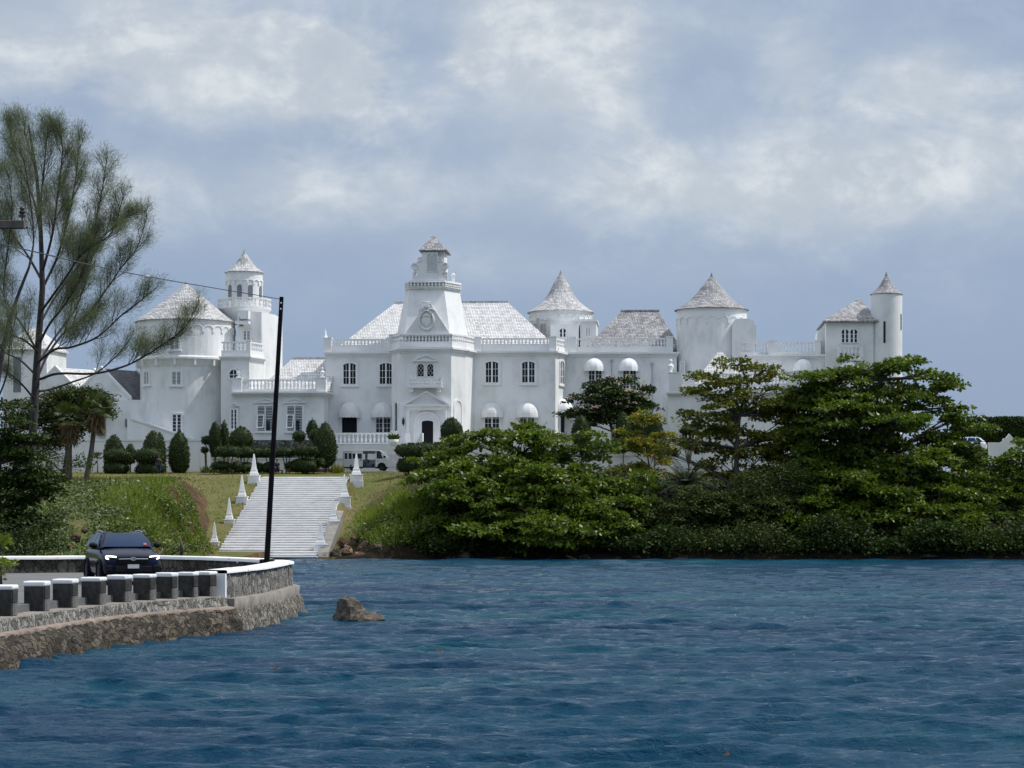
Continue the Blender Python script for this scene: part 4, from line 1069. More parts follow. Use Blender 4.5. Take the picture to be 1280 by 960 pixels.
for a in [(268, 684, 168.2, 32, 11.5, 7, 'smallest white obelisk, lowest on the grassy left edge of the steps'),
          (286.5, 657, 176.3, 35, 13, 8, 'white obelisk second from the bottom on the grassy left edge of the steps'),
          (302.5, 628.5, 184.5, 35, 14, 8, 'white obelisk third from the bottom on the grassy left edge of the steps'),
          (317.5, 603, 193, 36, 14.5, 9, 'white obelisk at the top left of the steps, beside clipped bushes'),
          (400.5, 690, 166.3, 38, 16, 10, 'white obelisk at the foot of the steps on the dark rocks by the water'),
          (416.5, 671, 174.5, 48, 14, 20, 'white obelisk on the tallest pedestal, above the rocky shore'),
          (430.5, 633.5, 184.5, 41, 15, 13, 'white obelisk third from the bottom on the right edge of the steps'),
          (445.5, 601.5, 194, 35, 15.5, 8.5, 'white obelisk at the top right of the steps, in front of the silver van')]:
    obelisk(*a)
# stone shoulder on the right side of the steps
m = MB(); X0_, X1_ = -14.72, -13.95
m.loft([[(x, 163.9, -1) , (x, 179, -1), (x, 179, 3.75), (x, 172, 2.2), (x, 164.3, .55), (x, 163.9, .2)][::1] for x in (X0_, X1_)])
m.v = [(x + 14, y - 170, z) for x, y, z in m.v]
o = m.build('retaining_wall', plain('pale_worn_concrete', (.20, .19, .175), .95, 0, .3, 1.5, .4), loc=(-14, 170, 0)); tag(o, 'sloping whitewashed shoulder down the right flank of the white steps', 'wall')
# ------------------------------------------------------------------ houses left of the castle
def gz(x, y): return float(ground(np.array([x]), np.array([y]))[0])
def gable_house(name, label, px, yap, hw_px, ybase, D, length, az, roofmat, cat='cottage', extra=None, ground_y=592):
    """gable front facing the viewer, ridge running back at azimuth az (radians right of straight back)"""
    s_ = D / F; o = W(px, ground_y, D); o.z -= .4
    r = thing(name, label, cat, o)
    hw = hw_px * s_; zg = (ground_y - ybase) * s_ + .4; zt = (ground_y - yap) * s_ + .4
    dx, dy = math.sin(az) * length, math.cos(az) * length
    prof = [(-hw, 0), (hw, 0), (hw, zg), (0, zt), (-hw, zg)]
    m = MB(); m.loft([[(x + dx, dy, z) for x, z in prof], [(x, 0, z) for x, z in prof]]); m.build('wall', M_['stucco'], r)
    m = MB()
    for sx in (-1, 1):
        q = [(sx * (hw + .12), zg - .1), (sx * (hw + .12), zg + .06), (0, zt + .14), (0, zt + .0)]
        q = q if sx > 0 else q[::-1]
        f0, f1 = .28, .97
        m.loft([[(x + dx * f1, dy * f1, z) for x, z in q], [(x + dx * f0 / length, dy * f0 / length, z) for x, z in q]])
    m.build('roof', M_[roofmat], r)
    m = MB()
    for f in (0, 1):
        for sx in (-1, 1):
            q = [(sx * (hw + .2), zg - .15), (sx * (hw + .2), zg + .2), (0, zt + .36), (0, zt + .02)]
            q = q if sx > 0 else q[::-1]
            e = .28 / length
            a, b_ = (e, -.04 / length) if f == 0 else (1.0 + .04 / length, 1 - e)
            m.loft([[(x + dx * a, dy * a, z) for x, z in q], [(x + dx * b_, dy * b_, z) for x, z in q]])
    m.build('gable_coping', M_['trim'], r)
    return r, hw, zg, zt
r, hw, zg, zt = gable_house('cottage', 'white gabled cottage with a dark shingled slope against the big round tower', 126, 462, 34, 498, 222, 5.6, R(33), 'slate')
m = MB(); x1 = (177 - 126) * 222 / F; m.box(.6, x1 + .6, -.35, 4, 0, (592 - 500) * 222 / F + .4); m.build('wall', M_['stucco'], r)
m = MB(); q = 222 / F; m.box(31 * q, 34.5 * q, -.40, -.3, (592 - 534) * q + .4, (592 - 524) * q + .4); m.build('slit_window', M_['louvre'], r)
m = MB(); m.box(-4 * q, 5 * q, -.40, -.2, (592 - 545) * q + .4, (592 - 516) * q + .4); m.build('doorway', M_['louvre'], r)
m = MB(); m.slab([(-7 * q, (592 - 516) * q + .4), (17 * q, (592 - 516) * q + .4), (17 * q, (592 - 510.5) * q + .4), (-3 * q, (592 - 509) * q + .4)], -1.5, -.36); m.build('door_canopy', M_['trim'], r)
m = MB(); a_ = [(.55 * math.cos(t), zg + 1.1 + .55 * math.sin(t)) for t in np.linspace(0, math.pi, 12)]; m.tube([(x - .2, -.03, z) for x, z in a_], .06, 5); m.build('blind_arch', M_['trim'], r)
r2, *_ = gable_house('cottage', 'white cottage gable behind the dark pine trunk, with a sunlit white roof', 69, 461, 27, 489, 226, 5.5, R(38), 'shingle_white')
def left_tower():
    D = 230; q = D / F; o = W(30, 592, D); o.z -= .4
    r = thing('square_tower', 'square white tower with a hipped shingle roof behind the tall pine', 'tower', o, -R(10))
    Y = lambda y: (592 - y) * q + .4
    m = MB(); m.box(-28 * q, 30 * q, 0, 5.5, 0, Y(438)); m.build('wall', M_['stucco'], r)
    m = MB(); e0, e1 = -31 * q, 33 * q; z0 = Y(438)
    m.add([(e0, -.3, z0 + .002), (e1, -.3, z0 + .002), (e1, 5.8, z0 + .002), (e0, 5.8, z0 + .002), (e0, -.3, z0 + .12), (e1, -.3, z0 + .12), (e1, 5.8, z0 + .12), (e0, 5.8, z0 + .12), (-5 * q, 2.7, Y(407)), (5 * q, 2.7, Y(407))],
          [(3, 2, 1, 0), (0, 1, 5, 4), (1, 2, 6, 5), (2, 3, 7, 6), (3, 0, 4, 7), (4, 5, 9, 8), (5, 6, 9), (6, 7, 8, 9), (7, 4, 8)]); m.build('roof', M_['shingle_white'], r)
    m = MB(); m.box(-14 * q, -4 * q, -.05, .05, Y(490), Y(446)); m.build('window', M_['louvre'], r)
left_tower()

# ------------------------------------------------------------------ garden walls and terraces in front of the castle
def wall_thing(name, label, px0, px1, ytop, ybot, D, th, mat, D2=None, cap=True, group=None, cat='wall'):
    a, b = W(px0, ybot, D), W(px1, ybot, D2 or D); zt = H + (CY - ytop) * D / F
    o = thing(name, label, cat, (a.x, a.y, a.z), 0, group)
    d = (b - a); L = Vector((d.x, d.y)).length; rz = math.atan2(d.y, d.x); Mx = Matrix.Rotation(rz, 4, 'Z')
    m = MB(); m.box(0, L, 0, th, -1.2, zt - a.z, Mx); m.build('wall_body', M_[mat], o)
    if cap: m = MB(); m.box(-.06, L + .06, -.07, th + .07, zt - a.z + .002, zt - a.z + .12, Mx); m.build('coping', M_['trim'], o)
    return o
wall_thing('garden_wall', 'long white garden wall behind the clipped bushes at the foot of the left tower', 80, 262, 551, 592, 213, .4, 'oldwhite')
wall_thing('garden_wall', 'low white wall with a flower bed, left of the steps behind clipped bushes', 266, 432, 574, 592, 208, .4, 'trim')
M_['flint'] = stone('dark_flint', (.03, .032, .032), (.09, .095, .09), (.24, .25, .24), 4.5, .6)
wall_thing('stone_wall', 'dark speckled flint wall under the pedimented windows', 300, 396, 550, 574, 210.5, .5, 'flint', cap=False)
wall_thing('garden_wall', 'low white wall under the pink flowering tree', 690, 842, 570, 580, 205, .4, 'oldwhite')
wall_thing('garden_wall', 'short white terrace wall with steps behind the young yellowish tree', 728, 778, 560, 572, 208, .5, 'oldwhite')
# small balustrade with urn between the round egg shaped bush and the white wall
o = thing('garden_balustrade', 'short white balustrade with a vase beside the tallest clipped bush on the left', 'balustrade', W(268, 573, 210))
q = 210 / F
balustrade([(-3.5 * q, 0), (12 * q, 0)], 22 * q * .0 + 12 * q, 22 * q, plinth=.08, rail=.14, step=.3, th=.2, parent=o, piers=())
m = MB(); urn_mb(m, -2 * q + .3, 0, .0, .9); m.build('urn', M_['trim'], o)
m = MB(); m.box(-6 * q, 14 * q, -.2, .3, 11.4 * q, 11.98 * q); m.box(-6 * q, 14 * q, .1, .3, -1, 11.4 * q); m.build('base', M_['oldwhite'], o)
# planter vase with a plant
o = thing('planter_vase', 'large white planter vase with a green plant by the entrance', 'planter', W(492, 562, 209.5)); q = 209.5 / F
m = MB(); m.lathe([(.25, 0), (.12, .2), (.15, .3), (.42, .62), (.5, .98), (.44, .98), (.3, .8)], 0, 0, 14); m.build('vase', M_['trim'], o, smooth=True)

# white gate wall at the far right
def gate_wall():
    D = 214; q = D / F; o = thing('gate_wall', 'white wall with a stepped pointed gable in front of the tall dark hedge', 'wall', W(1262, 575, D))
    p = [(-26 * q, -.5), (30 * q, -.5), (30 * q, 18 * q), (9 * q, 18 * q), (9 * q, 27 * q), (4.5 * q, 27.5 * q), (0, 33 * q), (-4.5 * q, 27.5 * q), (-8 * q, 27 * q), (-8 * q, 24 * q), (-11 * q, 22 * q), (-26 * q, 22 * q)]
    m = MB(); m.slab(p, 0, .35); m.build('wall_body', M_['oldwhite'], o)
gate_wall()

# ------------------------------------------------------------------ vehicles
def paint(name, col, rough=.25, metal=.0, coat=1.0):
    m, t, b = newmat(name); b.inputs['Base Color'].default_value = (*col, 1); b.inputs['Roughness'].default_value = rough
    b.inputs['Metallic'].default_value = metal; b.inputs['Coat Weight'].default_value = coat; b.inputs['Coat Roughness'].default_value = .04
    n_ = noise(t, objco(t), 1.3, 4, .6); t.links.new(mixc(t, math_(t, 'MULTIPLY', n_, .35), tuple(c * 1.15 for c in col), tuple(c * .8 for c in col)), b.inputs['Base Color'])
    return m
M_['navy'] = paint('dark_navy_paint', (.004, .007, .021), .14, 0, .0)
M_['navy'].node_tree.nodes['Principled BSDF'].inputs['Specular IOR Level'].default_value = .12
M_['whitecar'] = paint('white_car_paint', (.78, .79, .80))
M_['silver'] = paint('silver_van_paint', (.50, .53, .52), .4, .15, .4)
M_['tyre'] = plain('tyre_rubber', (.018, .018, .018), .85, 0, .2, 6)
M_['trimblack'] = plain('black_plastic', (.008, .008, .010), .6, 0, .2, 6)
M_['trimblack'].node_tree.nodes['Principled BSDF'].inputs['Specular IOR Level'].default_value = .15
M_['chrome'] = plain('chrome', (.60, .62, .64), .22, .9, .05)
M_['rim'] = plain('dark_alloy', (.10, .10, .11), .35, .8, .1)
M_['screen'] = plain('windscreen_glass', (.010, .028, .070), .2, 0, .2, 1.5)
M_['screen'].node_tree.nodes['Principled BSDF'].inputs['Specular IOR Level'].default_value = .14
M_['plate'] = plain('number_plate', (.50, .52, .55), .5, 0, .22, 14)
M_['red'] = plain('red_lamp', (.35, .03, .02), .3)
def emis(name, col, s_):
    m, t, b = newmat(name); b.inputs['Emission Color'].default_value = (*col, 1); b.inputs['Emission Strength'].default_value = s_; b.inputs['Base Color'].default_value = (*col, 1); return m
M_['led'] = emis('lit_headlamp', (.86, .90, 1.0), 3.5)

def build_car(name, label, loc, rz, paint_='navy', lit=True):
    """front at y=0 facing -y, 4.45 m long"""
    r = thing(name, label, 'car', loc, rz)
    def ring(y, hw, zb, zt, tw, crown=.02):
        zm = zb + (zt - zb) * .5
        pts = [(hw * .90, zb), (hw * .985, zb + .12), (hw, zm), (hw * .985, zt - .13), (tw, zt - .025), (tw * .55, zt + crown * .8), (0, zt + crown)]
        return [(x, y, z) for x, z in pts] + [(-x, y, z) for x, z in pts[-2::-1]]
    m = MB()
    m.loft([ring(.0, .60, .34, .70, .50), ring(.05, .76, .26, .82, .66), ring(.22, .85, .22, .91, .76), ring(.55, .89, .2, 1.0, .80, .025), ring(1.15, .90, .2, 1.11, .80, .03),
            ring(1.6, .90, .2, 1.13, .80, .0), ring(3.5, .90, .2, 1.13, .80, 0), ring(4.15, .88, .22, 1.10, .78, 0), ring(4.36, .82, .28, .98, .72), ring(4.45, .70, .36, .85, .62)])
    b = m.build('body', M_[paint_], r, smooth=True); sb = b.modifiers.new('sub', 'SUBSURF'); sb.levels = sb.render_levels = 2
    # cabin
    def cab(y, hw, z): return [(hw, y, z), (hw * .98, y, z + .0)]
    lo = [(.80, 1.12), (.83, 1.7), (.83, 3.4), (.76, 4.25)]; hi = [(.57, 1.92), (.61, 2.3), (.60, 3.2), (.54, 3.72)]
    L0 = [(x, y, 1.09) for x, y in lo] + [(-x, y, 1.09) for x, y in lo[::-1]]
    L1 = [(x, y, z) for (x, y), z in zip(hi, (1.545, 1.585, 1.58, 1.52))] + [(-x, y, z) for (x, y), z in zip(hi[::-1], (1.52, 1.58, 1.585, 1.545))]
    mid = [tuple((Vector(a) * .45 + Vector(c) * .55 + Vector((.045 * (1 if a[0] > 0 else -1), 0, 0)))) for a, c in zip(L0, L1)]
    m = MB(); m.loft([L0, mid, L1]); m.build('cabin', M_[paint_], r, bevel=.05)
    def quadp(nm, P, mat, parent=r, off=.012, sub=None):
        n = (Vector(P[1]) - Vector(P[0])).cross(Vector(P[3]) - Vector(P[0])).normalized() * off
        m = MB(); m.loft([[Vector(p) - n * .5 for p in P], [Vector(p) + n for p in P]]); return m.build(nm, M_[mat], parent)
    A = Vector((-.745, 1.135, 1.125)); B = Vector((.745, 1.135, 1.125)); C_ = Vector((.545, 1.865, 1.525)); Dd = Vector((-.545, 1.865, 1.525))
    ws = MB(); N_ = 8; rows_ = []
    for j in range(5):
        t_ = j / 4; rows_.append([(A.lerp(Dd, t_)).lerp(B.lerp(C_, t_), i / N_) + Vector((0, -.055 * (1 - (2 * i / N_ - 1) ** 2) - .035 * math.sin(math.pi * t_) - .02, .022)) for i in range(N_ + 1)])
    ws.loft(rows_, cap=False, close=False); w_ = ws.build('windscreen', M_['screen'], r, smooth=True)
    quadp('inspection_sticker', [(.50, 1.12, 1.19), (.60, 1.135, 1.19), (.585, 1.19, 1.25), (.50, 1.175, 1.25)], 'red', w_, .006)
    for sx in (-1, 1):
        for (ya, yb, ta, tb) in ((1.42, 2.42, 2.05, 2.45), (2.50, 3.35, 2.52, 3.2), (3.42, 3.95, 3.28, 3.6)):
            P = [(sx * .848, ya, 1.14), (sx * .852, yb, 1.14), (sx * .655, tb, 1.50), (sx * .655, ta, 1.50)]
            quadp('side_window', P if sx > 0 else P[::-1], 'screen', r, .03)
        m = MB(); m.ball((sx * .98, 1.52, 1.19), .13, .09, .085, 12, 8); m.box(min(sx * .82, sx * .93), max(sx * .82, sx * .93), 1.49, 1.56, 1.12, 1.17); m.build('wing_mirror', M_['trimblack'], r, smooth=True)
        m = MB(); m.tube([(sx * .60, 2.0, 1.57), (sx * .60, 2.3, 1.605), (sx * .61, 2.7, 1.62), (sx * .60, 3.3, 1.605), (sx * .575, 3.6, 1.55)], .017, 6); m.build('roof_rail', M_['chrome'], r)
        for yw in (.86, 3.52):
            wm = MB(); Mr = Matrix.Translation((sx * .80, yw, .33)) @ Matrix.Rotation(R(90), 4, 'Y')
            t_ = MB(); t_.lathe([(.2, -.11), (.30, -.115), (.335, -.08), (.34, 0), (.335, .08), (.30, .115), (.2, .11)], 0, 0, 28); wm.merge(t_, Mr)
            wo = wm.build('wheel', M_['tyre'], r, smooth=True)
            rm2 = MB(); t_ = MB(); t_.lathe([(.02, .09), (.06, .1), (.2, .085), (.215, .10), (.22, .06), (.22, -.06), (.215, -.1), (.05, -.09)], 0, 0, 20); rm2.merge(t_, Mr)
            rm2.build('rim', M_['rim'], wo)
            am = MB(); am.tube([(sx * .905, yw + .40 * math.cos(a), .33 + .41 * math.sin(a)) for a in np.linspace(-.35, math.pi + .35, 16)], .045, 6); am.build('wheel_arch', M_['trimblack'], r)
        # headlamp: dark housing with an L of light
        hl = MB(); P = [(sx * .46, .075, .865), (sx * .80, .20, .90), (sx * .82, .22, .79), (sx * .70, .115, .765), (sx * .50, .06, .80)]
        hl.loft([[Vector(p) + Vector((0, .06, 0)) for p in P], [Vector(p) + Vector((sx * .012, -.03, .0)) for p in P]]); h_ = hl.build('headlight', M_['trimblack'], r)
        if lit:
            e = MB(); e.tube([(sx * .50, .03, .850), (sx * .66, .07, .868), (sx * .79, .145, .872)], .021, 6); e.tube([(sx * .79, .145, .872), (sx * .785, .13, .80)], .026, 6); e.tube([(sx * .785, .13, .80), (sx * .72, .085, .785)], .018, 6); e.build('lamp', M_['led'], h_)
        fl_ = MB(); fl_.ball((sx * .70, .055, .50), .045, .03, .05, 10, 6); fl_.build('fog_light', M_['plate'], r)
        fs = MB(); fs.box(min(sx * .60, sx * .80), max(sx * .60, sx * .80), .01, .1, .40, .60); fs.build('fog_surround', M_['trimblack'], r, bevel=.03)
    m = MB(); m.slab([(-.44, .66), (.44, .66), (.50, .76), (.44, .85), (-.44, .85), (-.50, .76)], -.03, .1); g_ = m.build('grille', M_['trimblack'], r, bevel=.015)
    m = MB(); m.tube([(-.44, -.035, .785), (-.12, -.05, .79), (.12, -.05, .79), (.44, -.035, .785)], .012, 6); m.build('grille_bar', M_['chrome'], g_)
    m = MB(); m.tube([(.085 * math.cos(a), -.055, .792 + .042 * math.sin(a)) for a in np.linspace(0, 2 * math.pi, 18)], .010, 5); m.ball((-.03, -.055, .80), .014, .008, .014, 6, 4); m.ball((.03, -.055, .785), .01, .008, .01, 6, 4); m.build('emblem', M_['chrome'], g_)
    m = MB(); m.box(-.55, .55, -.03, .12, .38, .58); m.build('lower_intake', M_['trimblack'], r, bevel=.03)
    m = MB(); m.box(-.56, .56, -.055, .1, .30, .345); m.build('front_lip', M_['pipe'] if False else M_['trimblack'], r, bevel=.015)
    m = MB(); m.box(-.17, .17, -.062, -.035, .505, .625); m.build('number_plate', M_['plate'], r)
    for sx in (-1, 1):
        m = MB(); m.box(min(sx * .55, sx * .80), max(sx * .55, sx * .80), 4.30, 4.47, .88, 1.0); m.build('tail_light', M_['red'], r, bevel=.03)
    P = [(.60, 4.27, 1.13), (-.60, 4.27, 1.13), (-.46, 3.83, 1.49), (.46, 3.83, 1.49)]
    quadp('rear_window', P, 'screen', r, .03)
    return r
pc = W(166.5, 700, 65.0)
build_car('parked_car', 'dark blue crossover with lit L-shaped headlamps on the road behind the white-capped piers', (pc.x, pc.y, ZR), R(19))
pw = W(1222, 566, 222)
wc = build_car('parked_car', 'white car half hidden by foliage in front of the dark hedge', (pw.x - 3.4, pw.y + .6, H + (CY - 566) * 222 / F), R(-105), 'whitecar', False)

def build_van():
    p = W(428.5, 588.5, 205.5); q = 205.5 / F
    r = thing('minibus_van', 'silver minibus van with its side door slid open in front of the terrace', 'van', p, R(-4))
    L, Wd, Ht = 5.0, 1.72, 1.98
    # side profile pieces (x along, z up); near side at y=0
    def side(y0, y1, name, parts):
        m = MB()
        for a, b, c, d in parts: m.box(a, b, y0, y1, c, d)
        return m.build(name, M_['silver'], r, bevel=.02)
    zf, zw0, zw1 = .35, 1.12, 1.66
    body = side(0, .06, 'side_panel', [(0.05, 1.92, zf, zw0), (.05, 1.92, zw1, 1.86), (.05, .18, zw0 + .002, zw1 - .002), (.42, .55, zw0 + .002, zw1 - .002), (1.80, 1.92, zw0 + .002, zw1 - .002)])
    m = MB(); m.box(.18, .42, .02, .04, zw0, zw1); m.box(.55, 1.80, .02, .04, zw0, zw1); m.build('side_window', M_['glass'], r)
    # slid-back door panel standing proud of the side
    m = MB(); m.box(.85, 1.93, -.06, -.012, .42, 1.78); m.build('sliding_door', M_['silver'], r, bevel=.02)
    m = MB(); m.box(.95, 1.82, -.068, -.0605, 1.16, 1.62); m.build('door_glass', M_['glass'], r); m = MB(); m.box(1.70, 1.80, -.085, -.061, .98, 1.08); m.build('door_handle', M_['trimblack'], r)
    # far side with window openings, floor, roof, ends
    far = side(Wd - .06, Wd, 'far_panel', [(.05, 4.0, zf, zw0), (.05, 4.0, zw1, 1.86), (.05, .2, zw0 + .002, zw1 - .002), (1.9, 2.15, zw0 + .002, zw1 - .002), (3.1, 3.35, zw0 + .002, zw1 - .002)])
    m = MB(); m.box(.02, 4.75, 0.02, Wd - .02, .25, .37); m.build('floor', M_['trimblack'], r)
    m = MB(); top = [(.0, 1.86), (3.62, 1.86), (3.5, 1.95), (3.1, 1.985), (.2, 1.98), (.05, 1.94)]; m.slab(top, .0, Wd); m.build('roof', M_['silver'], r, bevel=.03)
    m = MB(); m.box(0, .06, .03, Wd - .03, .35, 1.86); m.build('tailgate', M_['silver'], r)
    # cab: slanted windscreen and short nose
    m = MB(); cab = [(3.12, .35), (4.86, .35), (4.92, .75), (4.80, 1.02), (4.42, 1.14), (3.12, 1.14)]; m.slab(cab, .0, Wd); m.build('cab', M_['silver'], r, bevel=.05)
    for y in (0.02, Wd - .1):
        m = MB(); m.loft([[(4.36, y, 1.10), (4.46, y, 1.10), (4.46, y + .08, 1.10), (4.36, y + .08, 1.10)], [(3.52, y, 1.87), (3.62, y, 1.87), (3.62, y + .08, 1.87), (3.52, y + .08, 1.87)]])
        m.build('windscreen_pillar', M_['silver'], r); m = MB(); m.box(3.12, 3.22, y, y + .08, 1.14, 1.86); m.build('door_pillar', M_['silver'], r)
    m = MB(); m.add([(3.24, .05, 1.15), (3.85, .05, 1.15), (3.55, .05, 1.83), (3.24, .05, 1.83)], [(0, 1, 2, 3)]); m.add([(3.24, .06, 1.15), (3.85, .06, 1.15), (3.55, .06, 1.83), (3.24, .06, 1.83)], [(3, 2, 1, 0)]); m.build('cab_window', M_['glass'], r)
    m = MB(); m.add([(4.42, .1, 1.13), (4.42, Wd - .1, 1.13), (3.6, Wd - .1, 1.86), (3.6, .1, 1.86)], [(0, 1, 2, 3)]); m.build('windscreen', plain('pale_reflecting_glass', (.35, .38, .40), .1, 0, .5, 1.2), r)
    for x in (1.25, 2.2):
        m = MB(); m.box(x, x + .55, .4, Wd - .15, .38, .72); m.box(x - .06, x + .1, .4, Wd - .15, .7, 1.12); m.build('seat', plain('blue_grey_seat', (.10, .115, .15), .9), r, bevel=.05)
    for x in (.92, 3.72):
        for y in (.1, Wd - .1):
            wm = MB(); Mr = Matrix.Translation((x, y, .32)) @ Matrix.Rotation(R(90), 4, 'X'); t_ = MB(); t_.lathe([(.19, -.1), (.29, -.105), (.32, 0), (.29, .105), (.19, .1)], 0, 0, 24); wm.merge(t_, Mr)
            wo = wm.build('wheel', M_['tyre'], r, smooth=True); rm2 = MB(); t_ = MB(); t_.lathe([(.02, .08), (.18, .07), (.2, .09), (.2, -.09), (.18, -.07), (.02, -.08)], 0, 0, 16); rm2.merge(t_, Mr); rm2.build('rim', M_['rim'], wo)
    m = MB(); m.slab([(3.38 + .34 + .42 * math.cos(a), .36 + .42 * math.sin(a)) for a in np.linspace(0, math.pi, 14)], -.012, .1); m.build('wheel_arch', M_['trimblack'], r)
    m = MB(); m.box(4.80, 4.95, .1, Wd - .1, .34, .5); m.build('bumper', M_['silver'], r, bevel=.03); m = MB(); m.box(3.3, 3.42, -.02, -.001, .93, .98); m.build('door_handle', M_['trimblack'], r)
    m = MB(); m.box(3.9, 4.1, -.2, -.03, 1.2, 1.42); m.build('wing_mirror', M_['trimblack'], r, bevel=.03)
    m = MB(); m.box(0.0, .02 + .0, .05, .2, .8, 1.05); m.build('tail_light', M_['red'], r)
    m = MB(); m.box(1.95, 3.1, -.25, .0, .22, .27); m.build('step_board', M_['trim'], r)
build_van()

# white ironwork screen in front of the van's nose
o = thing('lattice_screen', 'small white lattice screen standing in front of the silver van', 'lattice screen', W(485.5, 590, 203.5)); q = 203.5 / F
m = MB(); w = 16 * q; h = 23 * q
for k in range(9): m.box(w * k / 8 - .03, w * k / 8 + .03, 0, .05, 0, h)
for k in range(9): m.box(0, w, .0505, .08, h * k / 8 - .028, h * k / 8 + .028)
for i in range(8):
    for j in range(8): m.box(w * (i + .5) / 8 - .045, w * (i + .5) / 8 + .045, .01, .06, h * (j + .5) / 8 - .05, h * (j + .5) / 8 + .05)
m.build('lattice', plain('pinkish_white_ironwork', (.66, .62, .66), .7), o)

# ------------------------------------------------------------------ utility poles and the wire
D = 73.2; a = W(332, 704, D); bt_ = W(352, 371, D)
o = thing('utility_pole', 'tall black leaning pole standing on the bend of the sea wall', 'pole', (a.x, a.y, 1.0))
av = Vector((0, 0, 0)); bv = bt_ - Vector((a.x, a.y, 1.0)); dirv = bv.normalized()
M_['polewood'] = plain('tarred_wood', (.006, .005, .007), .9, 0, .4, 5)
M_['polewood'].node_tree.nodes['Principled BSDF'].inputs['Specular IOR Level'].default_value = .2
def sq_post(p0, p1, w0, w1):
    m = MB(); r_ = lambda p, w: [(p.x - w, p.y - w, p.z), (p.x + w, p.y - w, p.z), (p.x + w, p.y + w, p.z), (p.x - w, p.y + w, p.z)]
    m.loft([r_(p0, w0), r_(p1, w1)]); return m
sq_post(av, bv, .092, .066).build('post', M_['polewood'], o, bevel=.02)
for k, dz_ in enumerate((.22, .42)):
    m = MB(); c = bv - dirv * dz_; m.ball((c.x, c.y - .085, c.z), .032, .02, .032, 8, 6); m.build('bolt_washer', M_['plate'], o)
Dn = 32.0; e = W(31, 282, Dn)
o2 = thing('utility_pole', 'grey timber pole off the left edge whose crossarm and insulator poke into view', 'pole', (W(-70, 282, Dn).x, Dn, .2))
base = Vector(o2.location)
m = MB(); m.lathe([(.17, -1.5), (.12, e.z - base.z + .5)], 0, 0, 14); m.build('post', plain('grey_timber', (.16, .14, .12), .9, 0, .3, 6), o2)
m = MB(); m.box(-1.2, e.x - base.x + .03, -.18, -.06, e.z - base.z - .06, e.z - base.z + .055); m.build('crossarm', plain('old_brown_timber', (.11, .09, .07), .9, 0, .35, 6), o2, bevel=.008)
xi = W(30, 280, Dn).x - base.x; zi_ = e.z - base.z + .055
m = MB(); m.lathe([(.012, zi_ - .01), (.012, zi_ + .05), (.05, zi_ + .05), (.055, zi_ + .08), (.032, zi_ + .095), (.05, zi_ + .12), (.05, zi_ + .14), (.03, zi_ + .155), (.045, zi_ + .18), (.03, zi_ + .215), (.0, zi_ + .22)], xi, -.12, 12); m.build('insulator', plain('brown_porcelain', (.05, .035, .03), .3), o2)
pts = [];
p0 = bt_ + Vector((-.06, -.05, -.08)); p1 = Vector((base.x + xi, Dn - .12, base.z + zi_ + .2))
pA, pB = W(170, 343, 60.5), W(19, 309, 41.0)
wire = [p0, pA, pB, W(-70, 288, 35)]
# smooth path through the three seen points
def crom(P, n=14):
    P = [P[0] * 2 - P[1]] + P + [P[-1] * 2 - P[-2]]; out_ = []
    for i in range(1, len(P) - 2):
        for k in range(n):
            t = k / n; a, b, c, d = P[i - 1:i + 3]
            out_.append(.5 * ((2 * b) + (c - a) * t + (2 * a - 5 * b + 4 * c - d) * t * t + (3 * b - a - 3 * c + d) * t ** 3))
    return out_ + [P[-2]]
m = MB(); m.tube(crom(wire), .013, 5)
wo = m.build('power_line', plain('dark_cable', (.03, .03, .032), .6)); tag(wo, 'thin overhead wire running left from the black pole across the pine', 'wire')
m = MB(); c = W(184, 345.6, 61.5); m.ball((0, 0, 0), .07, .05, .05, 8, 6); jo = m.build('splice', plain('pale_splice', (.5, .5, .5), .5), wo, loc=c)

